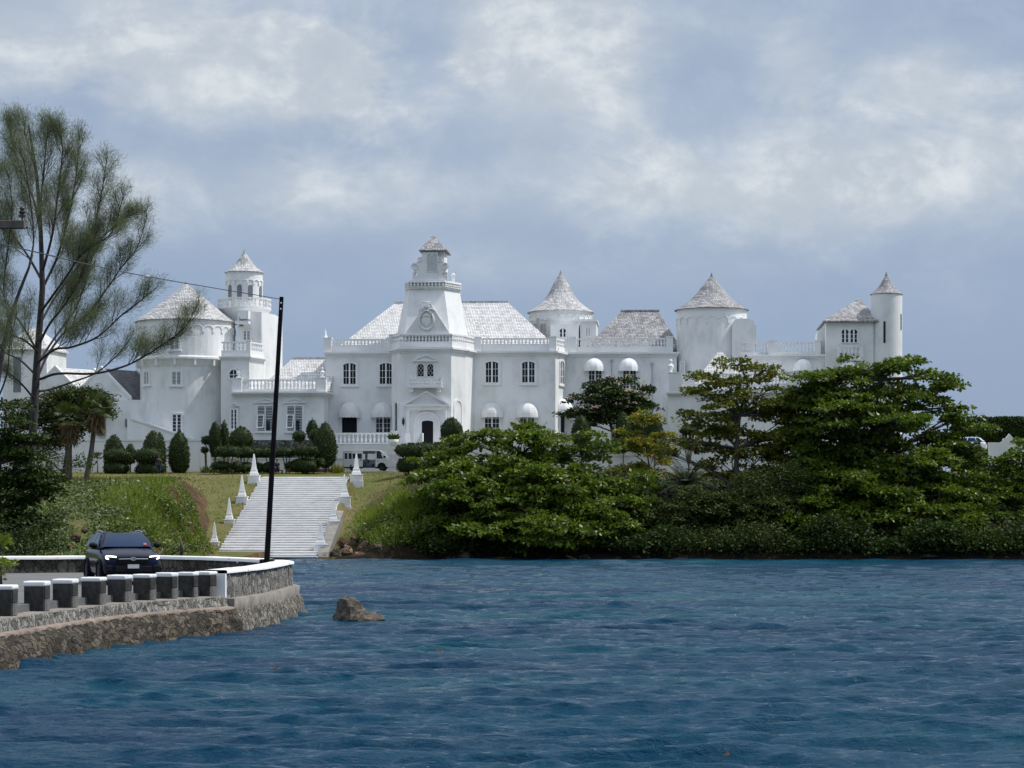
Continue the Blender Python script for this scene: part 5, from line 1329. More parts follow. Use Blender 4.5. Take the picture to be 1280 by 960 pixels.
# ------------------------------------------------------------------ people
def fig(name, label, p, rz, seated=False, shirtc=(.02, .02, .03), trc=(.015, .02, .05)):
    r = thing(name, label, 'person', p, rz)
    hipz = .92 if not seated else .50
    if not seated:
        V = [(0, 0, .95), (0, 0, 1.15), (0, .01, 1.38), (0, 0, 1.50), (0, -.01, 1.56), (0, -.02, 1.68), (0, -.01, 1.75),
             (.10, 0, .9), (.11, -.02, .50), (.11, .02, .09), (.12, -.13, .04), (-.10, 0, .9), (-.11, -.02, .50), (-.11, .02, .09), (-.12, -.13, .04),
             (.19, 0, 1.40), (.25, .02, 1.14), (.20, -.20, 1.22), (.08, -.24, 1.42), (-.19, 0, 1.40), (-.25, .03, 1.13), (-.25, -.06, .90), (-.25, -.09, .80)]
    else:
        V = [(0, 0, .52), (0, -.02, .74), (0, -.06, .98), (0, -.08, 1.10), (0, -.10, 1.15), (0, -.14, 1.26), (0, -.13, 1.33),
             (.11, -.06, .52), (.14, -.46, .52), (.13, -.42, .09), (.13, -.55, .04), (-.11, -.06, .52), (-.14, -.46, .52), (-.13, -.42, .09), (-.13, -.55, .04),
             (.19, -.06, 1.0), (.25, -.12, .75), (.16, -.36, .62), (.1, -.44, .60), (-.19, -.06, 1.0), (-.25, -.12, .75), (-.16, -.36, .62), (-.1, -.44, .60)]
    E = [(0, 1), (1, 2), (2, 3), (3, 4), (4, 5), (5, 6), (0, 7), (7, 8), (8, 9), (9, 10), (0, 11), (11, 12), (12, 13), (13, 14), (2, 15), (15, 16), (16, 17), (17, 18), (2, 19), (19, 20), (20, 21), (21, 22)]
    Rr = [.14, .12, .13, .06, .055, .09, .06, .09, .06, .045, .04, .09, .06, .045, .04, .06, .045, .035, .04, .06, .045, .035, .04]
    def sk(nm, V, E, Rr, mat):
        me = bpy.data.meshes.new(nm); me.from_pydata(V, E, []); o = link(me, nm, mat, r)
        o.modifiers.new('skin', 'SKIN')
        for i, rr in enumerate(Rr):
            sv = me.skin_vertices[0].data[i]; sv.radius = (rr, rr); sv.use_root = (i == 0)
        s2 = o.modifiers.new('sub', 'SUBSURF'); s2.levels = s2.render_levels = 1
        return o
    sk('body', V, E, Rr, plain('brown_skin', (.16, .085, .055), .6))
    ti = [0, 1, 2, 15, 16, 19, 20]; te = [(0, 1), (1, 2), (2, 3), (3, 4), (2, 5), (5, 6)]
    sk('shirt', [V[i] for i in ti], te, [.16, .145, .15, .08, .06, .08, .06], plain('dark_shirt', shirtc, .9))
    li = [0, 7, 8, 9, 11, 12, 13]; le = [(0, 1), (1, 2), (2, 3), (0, 4), (4, 5), (5, 6)]
    sk('trousers', [V[i] for i in li], le, [.15, .11, .085, .07, .11, .085, .07], plain('dark_trousers', trc, .9))
    h = V[5]; m = MB(); m.ball((h[0], h[1] + .025, h[2] + .05), .098, .108, .10, 12, 8); m.build('hair', plain('black_hair', (.01, .008, .007), .7), r, smooth=True)
    for sx in (-1, 1):
        m = MB(); m.ball((sx * .033, h[1] - .088, h[2] + .0), .012, .008, .009, 8, 6); m.build('eye', plain('eye_white', (.5, .5, .5), .3), r)
    return r
p = W(198.5, 592.5, 200); p.z = gz(p.x, p.y)
fig('person', 'person in dark blue trousers standing with one hand raised by the clipped bushes', p, R(15))
p = W(346, 594, 201); p.z = gz(p.x, p.y) + .02
fig('person', 'person in dark clothes sitting at the top of the steps beside the black pole', p, R(10), True, (.012, .014, .02), (.008, .008, .012))
o = thing('bench', 'low black bench under the seated person at the top of the steps', 'bench', p)
m = MB(); m.box(-.55, .55, -.12, .35, .28, .36); m.build('seat', M_['trimblack'], o)
for sx in (-1, 1):
    for sy in (-.08, .28): m = MB(); m.box(sx * .48 - .04, sx * .48 + .04, sy - .03, sy + .03, -.1, .279); m.build('leg', M_['trimblack'], o)
# ------------------------------------------------------------------ vegetation
LM = {
 'almond': leafmat('almond_leaves', [(.040, .066, .008), (.076, .114, .011), (.116, .158, .016), (.168, .200, .026)], .42, .34, .35),
 'almond2': leafmat('olive_almond_leaves', [(.050, .066, .008), (.090, .108, .010), (.135, .150, .015), (.185, .180, .022), (.21, .10, .03)], .45, .32, .35),
 'young': leafmat('yellowish_leaves', [(.10, .14, .014), (.16, .19, .018), (.22, .22, .024), (.28, .17, .03), (.20, .22, .03)], .5, .35, .3),
 'mangrove': leafmat('grey_green_leaves', [(.028, .040, .011), (.050, .066, .017), (.078, .096, .026)], .6, .22, .15),
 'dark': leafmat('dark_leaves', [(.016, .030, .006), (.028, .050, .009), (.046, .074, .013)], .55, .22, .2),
 'topiary': leafmat('clipped_leaves', [(.018, .032, .008), (.036, .058, .011), (.060, .088, .016)], .6, .14, .2),
 'grass': leafmat('long_grass', [(.07, .10, .012), (.12, .165, .016), (.17, .21, .022), (.23, .24, .06)], .6, .35, .3),
 'creeper': leafmat('creeper_leaves', [(.032, .052, .009), (.056, .088, .012), (.092, .130, .018), (.13, .11, .05)], .5, .25),
 'pine': leafmat('casuarina_needles', [(.09, .105, .08), (.125, .138, .105), (.16, .17, .13), (.19, .185, .13)], .8, .45, .1),
 'fan': leafmat('fan_palm_leaves', [(.035, .055, .016), (.060, .082, .022), (.10, .11, .035)], .5, .2),
 'dead': leafmat('dead_fronds', [(.09, .065, .035), (.15, .11, .06), (.20, .15, .085)], .9, .1, .1),
 'flower': leafmat('pink_flowers', [(.50, .32, .33), (.62, .48, .47), (.42, .36, .28)], .7, .3, .2),
 'cycad': leafmat('dark_palm_leaves', [(.012, .024, .010), (.022, .040, .014), (.035, .055, .018)], .45, .15),
 'redflower': leafmat('magenta_bedding', [(.16, .03, .09), (.10, .03, .06), (.05, .09, .02)], .7, .2),
}
BARK = plain('grey_brown_bark', (.085, .068, .055), .9, 0, .4, 3, .6)
PBARK = plain('dark_pine_bark', (.040, .032, .034), .9, 0, .4, 3, .6)
CORE = plain('inner_twigs', (.016, .022, .010), .95, 0, .4, 2)

def nrm(a): return a / np.maximum(1e-9, np.linalg.norm(a, axis=-1, keepdims=True))
def leaf_arrays(P, A, N, L, Wd):
    """one folded-diamond leaf (quad) per point"""
    A = nrm(A); B = nrm(np.cross(A, N)); n = len(P)
    L = np.broadcast_to(L, (n,))[:, None]; Wd = np.broadcast_to(Wd, (n,))[:, None]
    V = np.stack([P, P + A * L * .55 + B * Wd * .5, P + A * L, P + A * L * .55 - B * Wd * .5], 1)
    return V.reshape(-1, 3), np.arange(4 * n).reshape(n, 4)

def leaf_obj(name, mat, parent, P, A, N, L, Wd, rnd, origin):
    V, Q = leaf_arrays(P - np.array(origin), A, N, L, Wd)
    me = quad_mesh(name, V, Q, rnd); return link(me, name, mat, parent)

def clump_leaves(centers, radii, per, size, up=1.0, spread=.7, flat=.45, tone=None):
    """rosette clumps: leaves lie on shallow domes, tips outward"""
    n = len(centers); k = per
    c = np.repeat(centers, k, 0); r = np.repeat(radii, k)
    th = rng.random(n * k) * 2 * np.pi; q = np.sqrt(rng.random(n * k))
    off = np.stack([np.cos(th) * q, np.sin(th) * q, flat * (.55 * (1 - q ** 2) + .75 * (rng.random(n * k) - .6))], 1) * r[:, None]
    P = c + off
    out_ = nrm(np.stack([np.cos(th) + .5 * rng.normal(size=n * k), np.sin(th) + .5 * rng.normal(size=n * k), -.1 + .45 * rng.normal(size=n * k)], 1))
    N = nrm(np.array([0, 0, up]) + spread * rng.normal(size=(n * k, 3)))
    A = nrm(out_ - N * np.sum(out_ * N, 1, keepdims=True))
    L = size * (.65 + .7 * rng.random(n * k))
    t = np.repeat(rng.random(n) if tone is None else tone, k)
    rnd = np.clip(.62 * t + .38 * rng.random(n * k), 0, 1)
    return P, A, N, L, rnd

def lobe_points(lobes, D0, dens, tier=.0, over=0.0):
    """clump centres: lobes are (px, py, rx, ry[, depth offset, density factor]) ellipsoids standing around D0.
    with a tier the foliage gathers in separate drooping pads with gaps between them, as sea almonds grow"""
    out_ = []
    for lb in lobes:
        px, py, rx, ry = lb[:4]; dd = lb[4] if len(lb) > 4 else 0; fac = lb[5] if len(lb) > 5 else 1
        dd = dd - max(0.0, py - 590) / 90 * over; c = W(px, py, D0 + dd); s_ = (D0 + dd) / F; a, b, h = rx * s_, max(rx * s_ * .75, 1.0), ry * s_
        if not tier:
            n = max(4, int(dens * fac * (a * b * h) ** (2 / 3) * 2.0))
            v = nrm(rng.normal(size=(n, 3))); rad = rng.random(n) ** .28
            out_.append(np.array(c) + v * rad[:, None] * np.array([a, b, h])); continue
        m = max(3, int(2.7 * fac * math.pi * a * h / (1.1 * tier ** 2 * 6)))
        pts = []
        for k in range(m):
            v = nrm(rng.normal(size=3)); p0 = v * (.55 + .45 * rng.random()) * np.array([a, b, h])
            R0 = tier * (1.3 + 1.3 * rng.random()); q = max(4, int(dens * .55 * R0 ** 2)); th = rng.random(q) * 6.283; r_ = np.sqrt(rng.random(q)) * R0
            tx, ty = .28 * v[0] + .12 * rng.normal(), .28 * v[1] + .12 * rng.normal()
            x, y = np.cos(th) * r_, np.sin(th) * r_
            pts.append(p0 + np.stack([x, y, -.16 * r_ ** 2 / max(.5, R0) - tx * x * .6 - ty * y * .6 + .08 * rng.normal(size=q)], 1))
        out_.append(np.array(c) + np.concatenate(pts))
    return out_

def limb(mb, a, b, r0, r1, sag=.15, n=6):
    a, b = Vector(a), Vector(b); L = (b - a).length; mid = a.lerp(b, .5) + Vector((random.uniform(-.06, .06) * L, random.uniform(-.06, .06) * L, sag * L))
    pts = []
    for i in range(n + 1):
        t = i / n; pts.append(a * (1 - t) ** 2 + mid * 2 * t * (1 - t) + b * t * t)
    mb.tube(pts, [r0 + (r1 - r0) * i / n for i in range(n + 1)], 6, cap=False); return pts

def tree(name, label, cat, lobes, D0, trunk, leaf='almond', dens=9, per=34, size=.30, width=.5, tier=.55, tr=.32, group=None, flat=.6, up=1.0, spread=.85, crad=(.55, .95), bark=None, ratio=.55, twigs=True, extra=None, over=0.0):
    tp = [W(x, y, D0 + (d[0] if d else 0)) for x, y, *d in trunk]
    base = tp[0].copy(); r = thing(name, label, cat, base, 0, group); o = np.array(base)
    sets = lobe_points(lobes, D0, dens, tier, over)
    tb = MB(); n = len(tp)
    tb.tube([p - base for p in tp], [tr * (1 - .72 * i / max(1, n - 1)) for i in range(n)], 9)
    for lb, pts in zip(lobes, sets):
        c = Vector(pts.mean(0)); c.z -= .35 * (lb[3] * D0 / F)
        below = [p for p in tp if p.z < c.z + .3] or tp[:1]
        a = min(below, key=lambda p: (p - c).length + .0)
        lp = limb(tb, a - base, c - base, tr * .38, tr * .13, .06)
        if twigs:
            for q in pts[rng.choice(len(pts), min(len(pts), 9), replace=False)]:
                limb(tb, lp[random.randint(2, 6)], Vector(q) - base, tr * .12, .018, .08, 4)
    tb.build('trunk', bark or BARK, r, smooth=True)
    ce = np.concatenate(sets); rad = crad[0] + (crad[1] - crad[0]) * rng.random(len(ce))
    P, A, N, L, rnd = clump_leaves(ce, rad, per, size, up, spread, flat)
    leaf_obj('crown', LM[leaf], r, P, A, N, L, L * ratio, rnd, o)
    if extra: extra(r, ce, o)
    return r

def bush(name, label, cat, lobes, D0, leaf='dark', dens=10, per=30, size=.24, group=None, **kw):
    x = sum(l[0] * l[2] for l in lobes) / sum(l[2] for l in lobes); yb = max(l[1] + l[3] for l in lobes)
    return tree(name, label, cat, lobes, D0, [(x, yb + 4), (x + 2, yb - 10), (x, yb - 24)], leaf, dens, per, size, tr=.14, group=group, tier=0, flat=.95, spread=1.0, **kw)

# --- sea almond trees along the shore
tree('almond_tree', 'broad low sea almond tree leaning over the water in the middle of the shore', 'tree',
     [(640, 536, 46, 12), (606, 550, 40, 14), (675, 552, 48, 16), (570, 572, 34, 12), (541, 577, 28, 7), (620, 575, 60, 20), (690, 582, 55, 20), (728, 546, 30, 6), (752, 556, 26, 6), (735, 566, 36, 8), (725, 600, 50, 18),
      (560, 600, 45, 18), (600, 618, 62, 26), (660, 625, 66, 28, -2), (720, 635, 55, 24, -1), (765, 618, 36, 14, 1), (560, 640, 45, 24, 2), (620, 655, 55, 22, -3), (690, 662, 60, 22, -3), (750, 655, 45, 18, -1), (585, 610, 40, 20, -4), (790, 600, 30, 12, 2), (640, 640, 60, 24, -2), (700, 610, 50, 20, -3), (610, 580, 46, 16, -3), (670, 590, 50, 16, -3), (600, 672, 44, 16, 0), (660, 676, 44, 14, 0), (720, 674, 40, 14, 0), (555, 660, 34, 16, 1)],
     170, [(655, 690), (650, 655), (645, 615), (640, 575), (640, 548)], 'almond', 12, 22, .36, tr=.34, tier=.55, over=5.0, crad=(.32, .55))
tree('almond_tree', 'tall open sea almond with a bare forking stem in front of the terrace block', 'tree',
     [(912, 452, 22, 9), (952, 462, 18, 8), (884, 470, 24, 9), (925, 480, 34, 13), (972, 478, 20, 9), (868, 492, 28, 8), (912, 503, 42, 12), (955, 512, 34, 13), (985, 500, 22, 10), (856, 517, 20, 6), (880, 525, 36, 10), (925, 540, 36, 9), (972, 540, 30, 12), (850, 551, 26, 6), (890, 560, 34, 8), (945, 565, 38, 9), (835, 566, 16, 5), (880, 585, 26, 6), (985, 540, 30, 14, 1), (970, 580, 40, 14, 1), (930, 590, 40, 12), (900, 540, 34, 10, 1), (1000, 520, 24, 14, 1), (905, 570, 34, 10, 2), (968, 500, 28, 12, 1), (978, 520, 32, 14, 1), (962, 552, 30, 12, 1)],
     174, [(917, 660), (920, 610), (921, 560), (924, 520), (935, 480), (925, 455)], 'almond2', 11, 20, .33, tr=.26, tier=.5, spread=.8, crad=(.3, .5))
tree('almond_tree', 'largest dense sea almond tree on the shore, in front of the slender tower', 'tree',
     [(1082, 456, 44, 13), (1128, 462, 42, 15), (1168, 472, 28, 9), (1186, 484, 16, 6), (1040, 472, 40, 14), (1010, 492, 30, 13), (1060, 496, 52, 20), (1118, 500, 55, 22), (1170, 506, 30, 12), (1196, 521, 18, 6), (1182, 538, 30, 12), (1020, 525, 42, 18), (1075, 535, 60, 24), (1135, 545, 56, 24), (1192, 560, 20, 12, -1), (1178, 572, 42, 18),
      (1015, 560, 36, 20), (1060, 578, 60, 26, -1), (1125, 595, 60, 28, -1), (1185, 610, 40, 24), (1040, 620, 55, 26), (1100, 640, 62, 28, -2), (1165, 645, 50, 26, -1), (1120, 672, 50, 12, -1), (1190, 668, 36, 14, -1), (1060, 660, 50, 20, -1), (1150, 620, 50, 22, -2), (1090, 600, 56, 22, -4), (1150, 575, 46, 18, -3), (1030, 590, 40, 22, -2), (1215, 630, 30, 24, -1), (1060, 520, 44, 18, -3), (1120, 525, 44, 16, -3), (1000, 555, 34, 22, 0), (1010, 500, 28, 14, 0), (1000, 480, 22, 9, 0), (1008, 530, 30, 14, 1), (1030, 640, 40, 24, -1), (1000, 610, 36, 24, 0), (1100, 690, 44, 7, 0), (1040, 684, 40, 9, 1), (1170, 688, 40, 7, 0), (1228, 536, 16, 4)],
     173, [(1082, 692), (1085, 640), (1088, 580), (1092, 520), (1100, 475)], 'almond', 12, 22, .36, tr=.42, tier=.58, over=5.0, crad=(.32, .55))
tree('almond_tree', 'pale green bushy tree at the right edge, below the white car', 'tree',
     [(1250, 593, 34, 14), (1277, 575, 20, 12), (1215, 600, 26, 14), (1240, 622, 44, 22), (1280, 620, 30, 26), (1225, 650, 36, 24), (1265, 660, 40, 26), (1235, 682, 40, 10), (1262, 572, 16, 6), (1238, 578, 20, 8)],
     172, [(1245, 694), (1248, 650), (1250, 610)], 'almond', 12, 22, .30, tr=.22, tier=.45, over=3.0, crad=(.3, .5))
tree('young_tree', 'slim young tree with yellow and orange leaves in front of the right wing', 'tree',
     [(800, 519, 14, 5), (815, 527, 22, 7), (782, 538, 10, 4), (826, 545, 16, 6), (800, 552, 26, 8), (785, 560, 14, 5), (815, 562, 22, 7), (800, 585, 30, 7), (835, 578, 16, 5), (775, 590, 18, 6)],
     184, [(815, 612), (812, 585), (807, 555), (808, 530)], 'young', 14, 20, .28, tr=.09, tier=.32, crad=(.25, .4))
tree('leafy_tree', 'leafy layered tree at the left edge above the roadside bank', 'tree',
     [(12, 507, 26, 7), (28, 527, 28, 7), (8, 538, 24, 8), (30, 548, 32, 8), (5, 562, 26, 9), (38, 572, 26, 7), (15, 585, 36, 10), (52, 592, 18, 6), (18, 608, 42, 12), (45, 622, 30, 10), (5, 630, 30, 14), (28, 645, 36, 12), (20, 560, 34, 20), (40, 600, 34, 18), (10, 660, 34, 20), (40, 670, 30, 14)],
     122, [(-14, 690), (-8, 640), (0, 580), (8, 520)], 'dark', 16, 26, .24, tr=.2, tier=.38, crad=(.3, .5))

def flowers(r, ce, o):
    top = ce[rng.choice(len(ce), min(len(ce), 80), replace=False)] + np.array([.15, -.55, .42])
    P, A, N, L, rnd = clump_leaves(top, .36 * np.ones(len(top)), 16, .20, 1.0, .8, .5)
    leaf_obj('blossom', LM['flower'], r, P, A, N, L, L * .7, rnd, o)
tree('flowering_tree', 'rounded dark tree dotted with pale pink blossom in front of the right wing', 'tree',
     [(770, 477, 24, 6), (752, 484, 28, 7), (788, 490, 30, 9), (735, 499, 26, 8), (765, 500, 40, 12), (798, 505, 24, 8), (725, 515, 20, 6), (755, 518, 36, 9), (790, 520, 28, 7), (742, 528, 24, 6), (765, 488, 30, 8), (750, 508, 30, 8), (785, 508, 30, 8), (770, 528, 26, 5)],
     208, [(768, 562), (766, 540), (760, 520), (762, 500)], 'dark', 14, 26, .28, tr=.22, tier=.42, extra=flowers, crad=(.35, .6))

tree('almond_tree', 'low sea almond trailing its branches to the water below the largest one', 'tree',
     [(1010, 640, 40, 22), (1050, 655, 44, 22), (1100, 660, 44, 20), (1150, 655, 46, 22), (1195, 650, 36, 24), (1080, 682, 50, 10), (1020, 678, 36, 13), (1140, 684, 44, 9), (1200, 680, 34, 13), (1230, 668, 30, 16)],
     167.5, [(1110, 694), (1108, 670), (1105, 645)], 'almond', 12, 22, .34, tr=.2, tier=.5, crad=(.32, .55))
tree('mangrove_tree', 'grey green mangrove crown hanging over the water below the bare forking stem', 'tree',
     [(830, 640, 34, 20), (870, 625, 36, 20), (905, 640, 40, 24), (945, 630, 36, 24), (975, 640, 30, 26), (850, 668, 40, 16), (900, 676, 44, 14), (950, 668, 38, 18), (985, 676, 26, 14), (800, 668, 30, 14)],
     167.5, [(900, 694), (898, 670), (895, 640)], 'mangrove', 13, 26, .24, tr=.18, tier=.42, crad=(.3, .5))
tree('almond_tree', 'dark green almond mass filling the shore right of the broad middle tree', 'tree',
     [(740, 650, 40, 20), (780, 640, 34, 20), (760, 674, 44, 14), (715, 678, 40, 12), (805, 640, 24, 18)],
     168, [(760, 694), (758, 668), (757, 645)], 'almond', 12, 22, .32, tr=.18, tier=.48, crad=(.32, .5))
tree('almond_tree', 'sea almond cut off by the right edge, behind the pale green bushy tree', 'tree',
     [(1330, 560, 50, 24), (1380, 580, 50, 24), (1310, 610, 40, 30), (1360, 630, 60, 34), (1420, 620, 40, 34), (1340, 670, 60, 20), (1410, 670, 50, 20)],
     173, [(1360, 694), (1358, 650), (1355, 600)], 'almond', 11, 22, .34, tr=.3, tier=.6, crad=(.32, .55))
# --- shrubs along the waterline
bushes = [
 ('dark tangled bush under the left side of the broad almond tree', [(535, 668, 26, 16), (560, 662, 34, 22), (590, 678, 34, 14), (515, 684, 18, 8)], 168, 'dark', .26),
 ('dark bush at the waterline under the broad almond tree', [(640, 682, 46, 12), (690, 684, 46, 10), (610, 688, 30, 8)], 168.5, 'dark', .26),
 ('dark bush at the waterline between the broad almond tree and the dark palm', [(760, 676, 46, 16), (800, 660, 36, 24), (790, 630, 30, 18), (735, 686, 30, 8)], 170, 'dark', .25),
 ('grey green bush hanging over the water below the dark palm', [(850, 660, 34, 26), (880, 680, 40, 14), (830, 682, 30, 12), (905, 650, 34, 30), (865, 630, 26, 14)], 168, 'mangrove', .20),
 ('tall grey green bush right of the bare forking stem', [(945, 610, 28, 22), (960, 640, 34, 30), (935, 665, 36, 26), (985, 600, 24, 20)], 169, 'mangrove', .19),
 ('dark bush over the orange rocks right of the grey green bush', [(990, 660, 40, 26), (1025, 668, 34, 22), (1000, 630, 34, 20)], 170, 'dark', .26),
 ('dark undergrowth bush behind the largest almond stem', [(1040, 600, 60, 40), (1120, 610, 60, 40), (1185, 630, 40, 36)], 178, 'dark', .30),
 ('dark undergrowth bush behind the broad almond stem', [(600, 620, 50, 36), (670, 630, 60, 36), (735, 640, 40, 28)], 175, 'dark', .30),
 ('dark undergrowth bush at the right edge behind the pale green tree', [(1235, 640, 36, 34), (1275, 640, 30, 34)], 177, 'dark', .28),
 ('low dark bush trailing to the water between the almond trees', [(735, 680, 34, 13), (790, 682, 40, 12), (830, 676, 30, 16)], 165.2, 'dark', .27),
 ('low dark bush trailing to the water under the left side of the largest almond tree', [(1005, 684, 30, 9), (1045, 668, 40, 22), (1088, 684, 30, 9)], 165.2, 'dark', .27),
 ('low dark bush trailing to the water under the right side of the largest almond tree', [(1120, 684, 30, 9), (1172, 672, 40, 20), (1212, 684, 30, 11)], 165.2, 'dark', .27),
 ('grey green bush low over the water under the bare forking stem', [(900, 678, 40, 15), (945, 672, 36, 19), (870, 684, 24, 8)], 165.2, 'mangrove', .21),
 ('low dark bush at the waterline at the right edge', [(1245, 683, 34, 11), (1280, 676, 26, 18)], 165.2, 'dark', .26),
 ('low dark bush at the waterline under the left side of the broad almond tree', [(555, 684, 34, 12), (600, 682, 36, 13), (650, 676, 40, 14), (690, 678, 30, 14)], 165.2, 'dark', .27),
 ('bright leafy sprig low over the rocks at the left end of the shore trees', [(528, 664, 14, 8), (545, 655, 12, 6), (520, 676, 10, 5)], 166, 'almond', .26),
 ('bright leafy bush low over the water under the broad almond tree', [(650, 684, 26, 8), (628, 690, 22, 6), (668, 690, 20, 6)], 165.6, 'almond', .28),
]
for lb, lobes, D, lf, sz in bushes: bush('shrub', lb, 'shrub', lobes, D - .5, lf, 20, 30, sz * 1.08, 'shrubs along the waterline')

# --- long grass and creepers on the banks (nobody could count the blades)
def scatter_on_ground(name, label, n, xr, yr, keep, mat, L, wd, upb, parent=None, lift=0.0, flat=False, tone_scale=3.0):
    x = xr[0] + (xr[1] - xr[0]) * rng.random(n); y = yr[0] + (yr[1] - yr[0]) * rng.random(n)
    z = ground(x, y); px = 640 + x / y * F; py = CY - (z - H) / y * F
    k = keep(px, py, x, y) > rng.random(n); x, y, z = x[k], y[k], z[k]; n = len(x)
    P = np.stack([x, y, z - .03 + lift * rng.random(n)], 1)
    tone = np.clip(.5 + 1.3 * vnoise(x, y, tone_scale, 77, 3), 0, 1)
    if flat:
        N = nrm(np.array([0, -.35, 1.0]) + .6 * rng.normal(size=(n, 3))); A = nrm(np.cross(N, rng.normal(size=(n, 3))))
    else:
        A = nrm(np.array([0, 0, upb]) + .42 * rng.normal(size=(n, 3))); N = nrm(np.stack([.5 + rng.normal(size=n) * .8, -np.ones(n), .5 + .4 * rng.normal(size=n)], 1))
    Ls = L * (.5 + rng.random(n)) * (.7 + .7 * tone)
    V, Q = leaf_arrays(P, A, N, Ls, wd * (.7 + .6 * rng.random(n)))
    me = quad_mesh(name, V, Q, np.clip(.6 * tone + .4 * rng.random(n), 0, 1)); o = link(me, name, mat)
    if label: tag(o, label, 'grass' if 'grass' in name else 'creeper', None, 'stuff')
    return o
def patch(px, py, cx, cy, rx, ry): return np.clip(1.6 - 1.6 * np.sqrt(((px - cx) / rx) ** 2 + ((py - cy) / ry) ** 2), 0, 1)
g_keep = lambda px, py, x, y: np.maximum(np.maximum(patch(px, py, 200, 648, 78, 48), patch(px, py, 160, 630, 50, 22)), .75 * patch(px, py, 235, 680, 40, 22)) * (vnoise(x, y, 3, 31, 3) > -.22)
scatter_on_ground('bank_grass', 'bright green long grass covering the bank left of the white steps', 60000, (-34, -18), (112, 152), g_keep, LM['grass'], .55, .05, 1.0)
c_keep = lambda px, py, x, y: np.clip((px < 165) * 1.0 + .75 * patch(px, py, 200, 650, 100, 60), 0, 1) * (.55 + .45 * (vnoise(x, y, 4, 41, 3) > .0)) * (1 - .9 * patch(px, py, 98, 668, 26, 40)) * (py > 607)
scatter_on_ground('bank_creeper', 'dark leafy creeper and weeds matting the roadside bank', 120000, (-46, -19), (108, 150), c_keep, LM['creeper'], .26, .15, 1.0, lift=.45, flat=True)
r_keep = lambda px, py, x, y: np.maximum(patch(px, py, 487, 662, 50, 28), .8 * patch(px, py, 508, 640, 32, 24)) * (vnoise(x, y, 3, 51, 3) > -.2)
scatter_on_ground('bank_grass', 'tall yellow green grass on the bank right of the white steps', 26000, (-14, -4), (164, 192), r_keep, LM['grass'], .85, .055, 1.0)
l_keep = lambda px, py, x, y: (.25 + .75 * (vnoise(x, y, 2.2, 61, 3) > 0)) * ((px > 430) | (x < -22.8)) * (x > -60) * (1.0 - .6 * (py < 596))
LM['turf'] = leafmat('short_turf', [(.080, .090, .026), (.115, .115, .038), (.15, .135, .058), (.17, .13, .07)], .8, .4, .1)
scatter_on_ground('lawn_grass', 'short dry turf on the lawn and the slope beside the steps', 70000, (-52, 26), (150, 203), l_keep, LM['turf'], .16, .05, .8)
bush('shrub', 'leafy weeds on the bank just right of the foot of the steps', 'shrub', [(458, 662, 14, 12), (478, 672, 20, 11), (500, 664, 20, 18)], 169, 'creeper', 9, 26, .22, 'shrubs along the waterline')
bush('shrub', 'dense dark bush over the roadside wall at the foot of the left bank', 'shrub', [(20, 668, 40, 22), (62, 678, 30, 14), (10, 690, 30, 12)], 112, 'dark', 14, 26, .17, 'bushes on the roadside bank', crad=(.35, .6))
bush('shrub', 'mid green bush half way up the roadside bank under the pine', 'shrub', [(40, 650, 34, 16), (70, 640, 26, 12), (60, 664, 24, 12)], 126, 'creeper', 12, 26, .17, 'bushes on the roadside bank', crad=(.35, .6))
bush('shrub', 'bright frond bush at the left edge beside the road', 'shrub', [(-6, 690, 8, 26), (-2, 712, 7, 14), (0, 672, 5, 8)], 60, 'grass', 20, 34, .14, 'bushes on the roadside bank', crad=(.15, .28))

u_keep = lambda px, py, x, y: ((px > 505) * 1.0) * (py > 600) * (vnoise(x, y, 3, 81, 3) > -.32)
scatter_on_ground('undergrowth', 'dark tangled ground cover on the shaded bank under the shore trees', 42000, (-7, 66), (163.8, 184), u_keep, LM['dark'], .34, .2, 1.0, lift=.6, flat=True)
w_keep = lambda px, py, x, y: np.maximum(patch(px, py, 487, 665, 50, 26), .8 * patch(px, py, 190, 650, 80, 48)) * (vnoise(x, y, 2, 91, 3) > .0)
scatter_on_ground('weeds', 'broad leaved weeds among the long grass of the right bank', 14000, (-14, -4), (164, 192), w_keep, LM['almond'], .30, .17, 1.0, lift=.8, flat=True)
scatter_on_ground('weeds', 'broad leaved weeds among the long grass of the left bank', 26000, (-34, -18), (112, 152), w_keep, LM['almond'], .24, .14, 1.0, lift=.5, flat=True)

for lb, lobes, D in [('bright leafy vine mound in the middle of the left bank', [(185, 628, 26, 10), (205, 640, 22, 10)], 139), ('bright leafy vine mound at the upper left of the green bank', [(140, 625, 22, 9), (120, 634, 14, 8)], 138),
                     ('bright leafy vine mound low on the left bank above the car roof', [(165, 662, 24, 10), (190, 672, 20, 10)], 126), ('bright leafy vine mound at the right end of the left bank', [(232, 642, 16, 14), (225, 668, 20, 12)], 140), ('pale green weed mound at the foot of the left bank, right of the car', [(215, 688, 22, 8), (240, 684, 16, 9)], 124)]:
    bush('shrub', lb, 'shrub', lobes, D, 'creeper' if 'pale' in lb else 'almond', 8, 24, .20, 'vine mounds on the left bank', crad=(.3, .55))
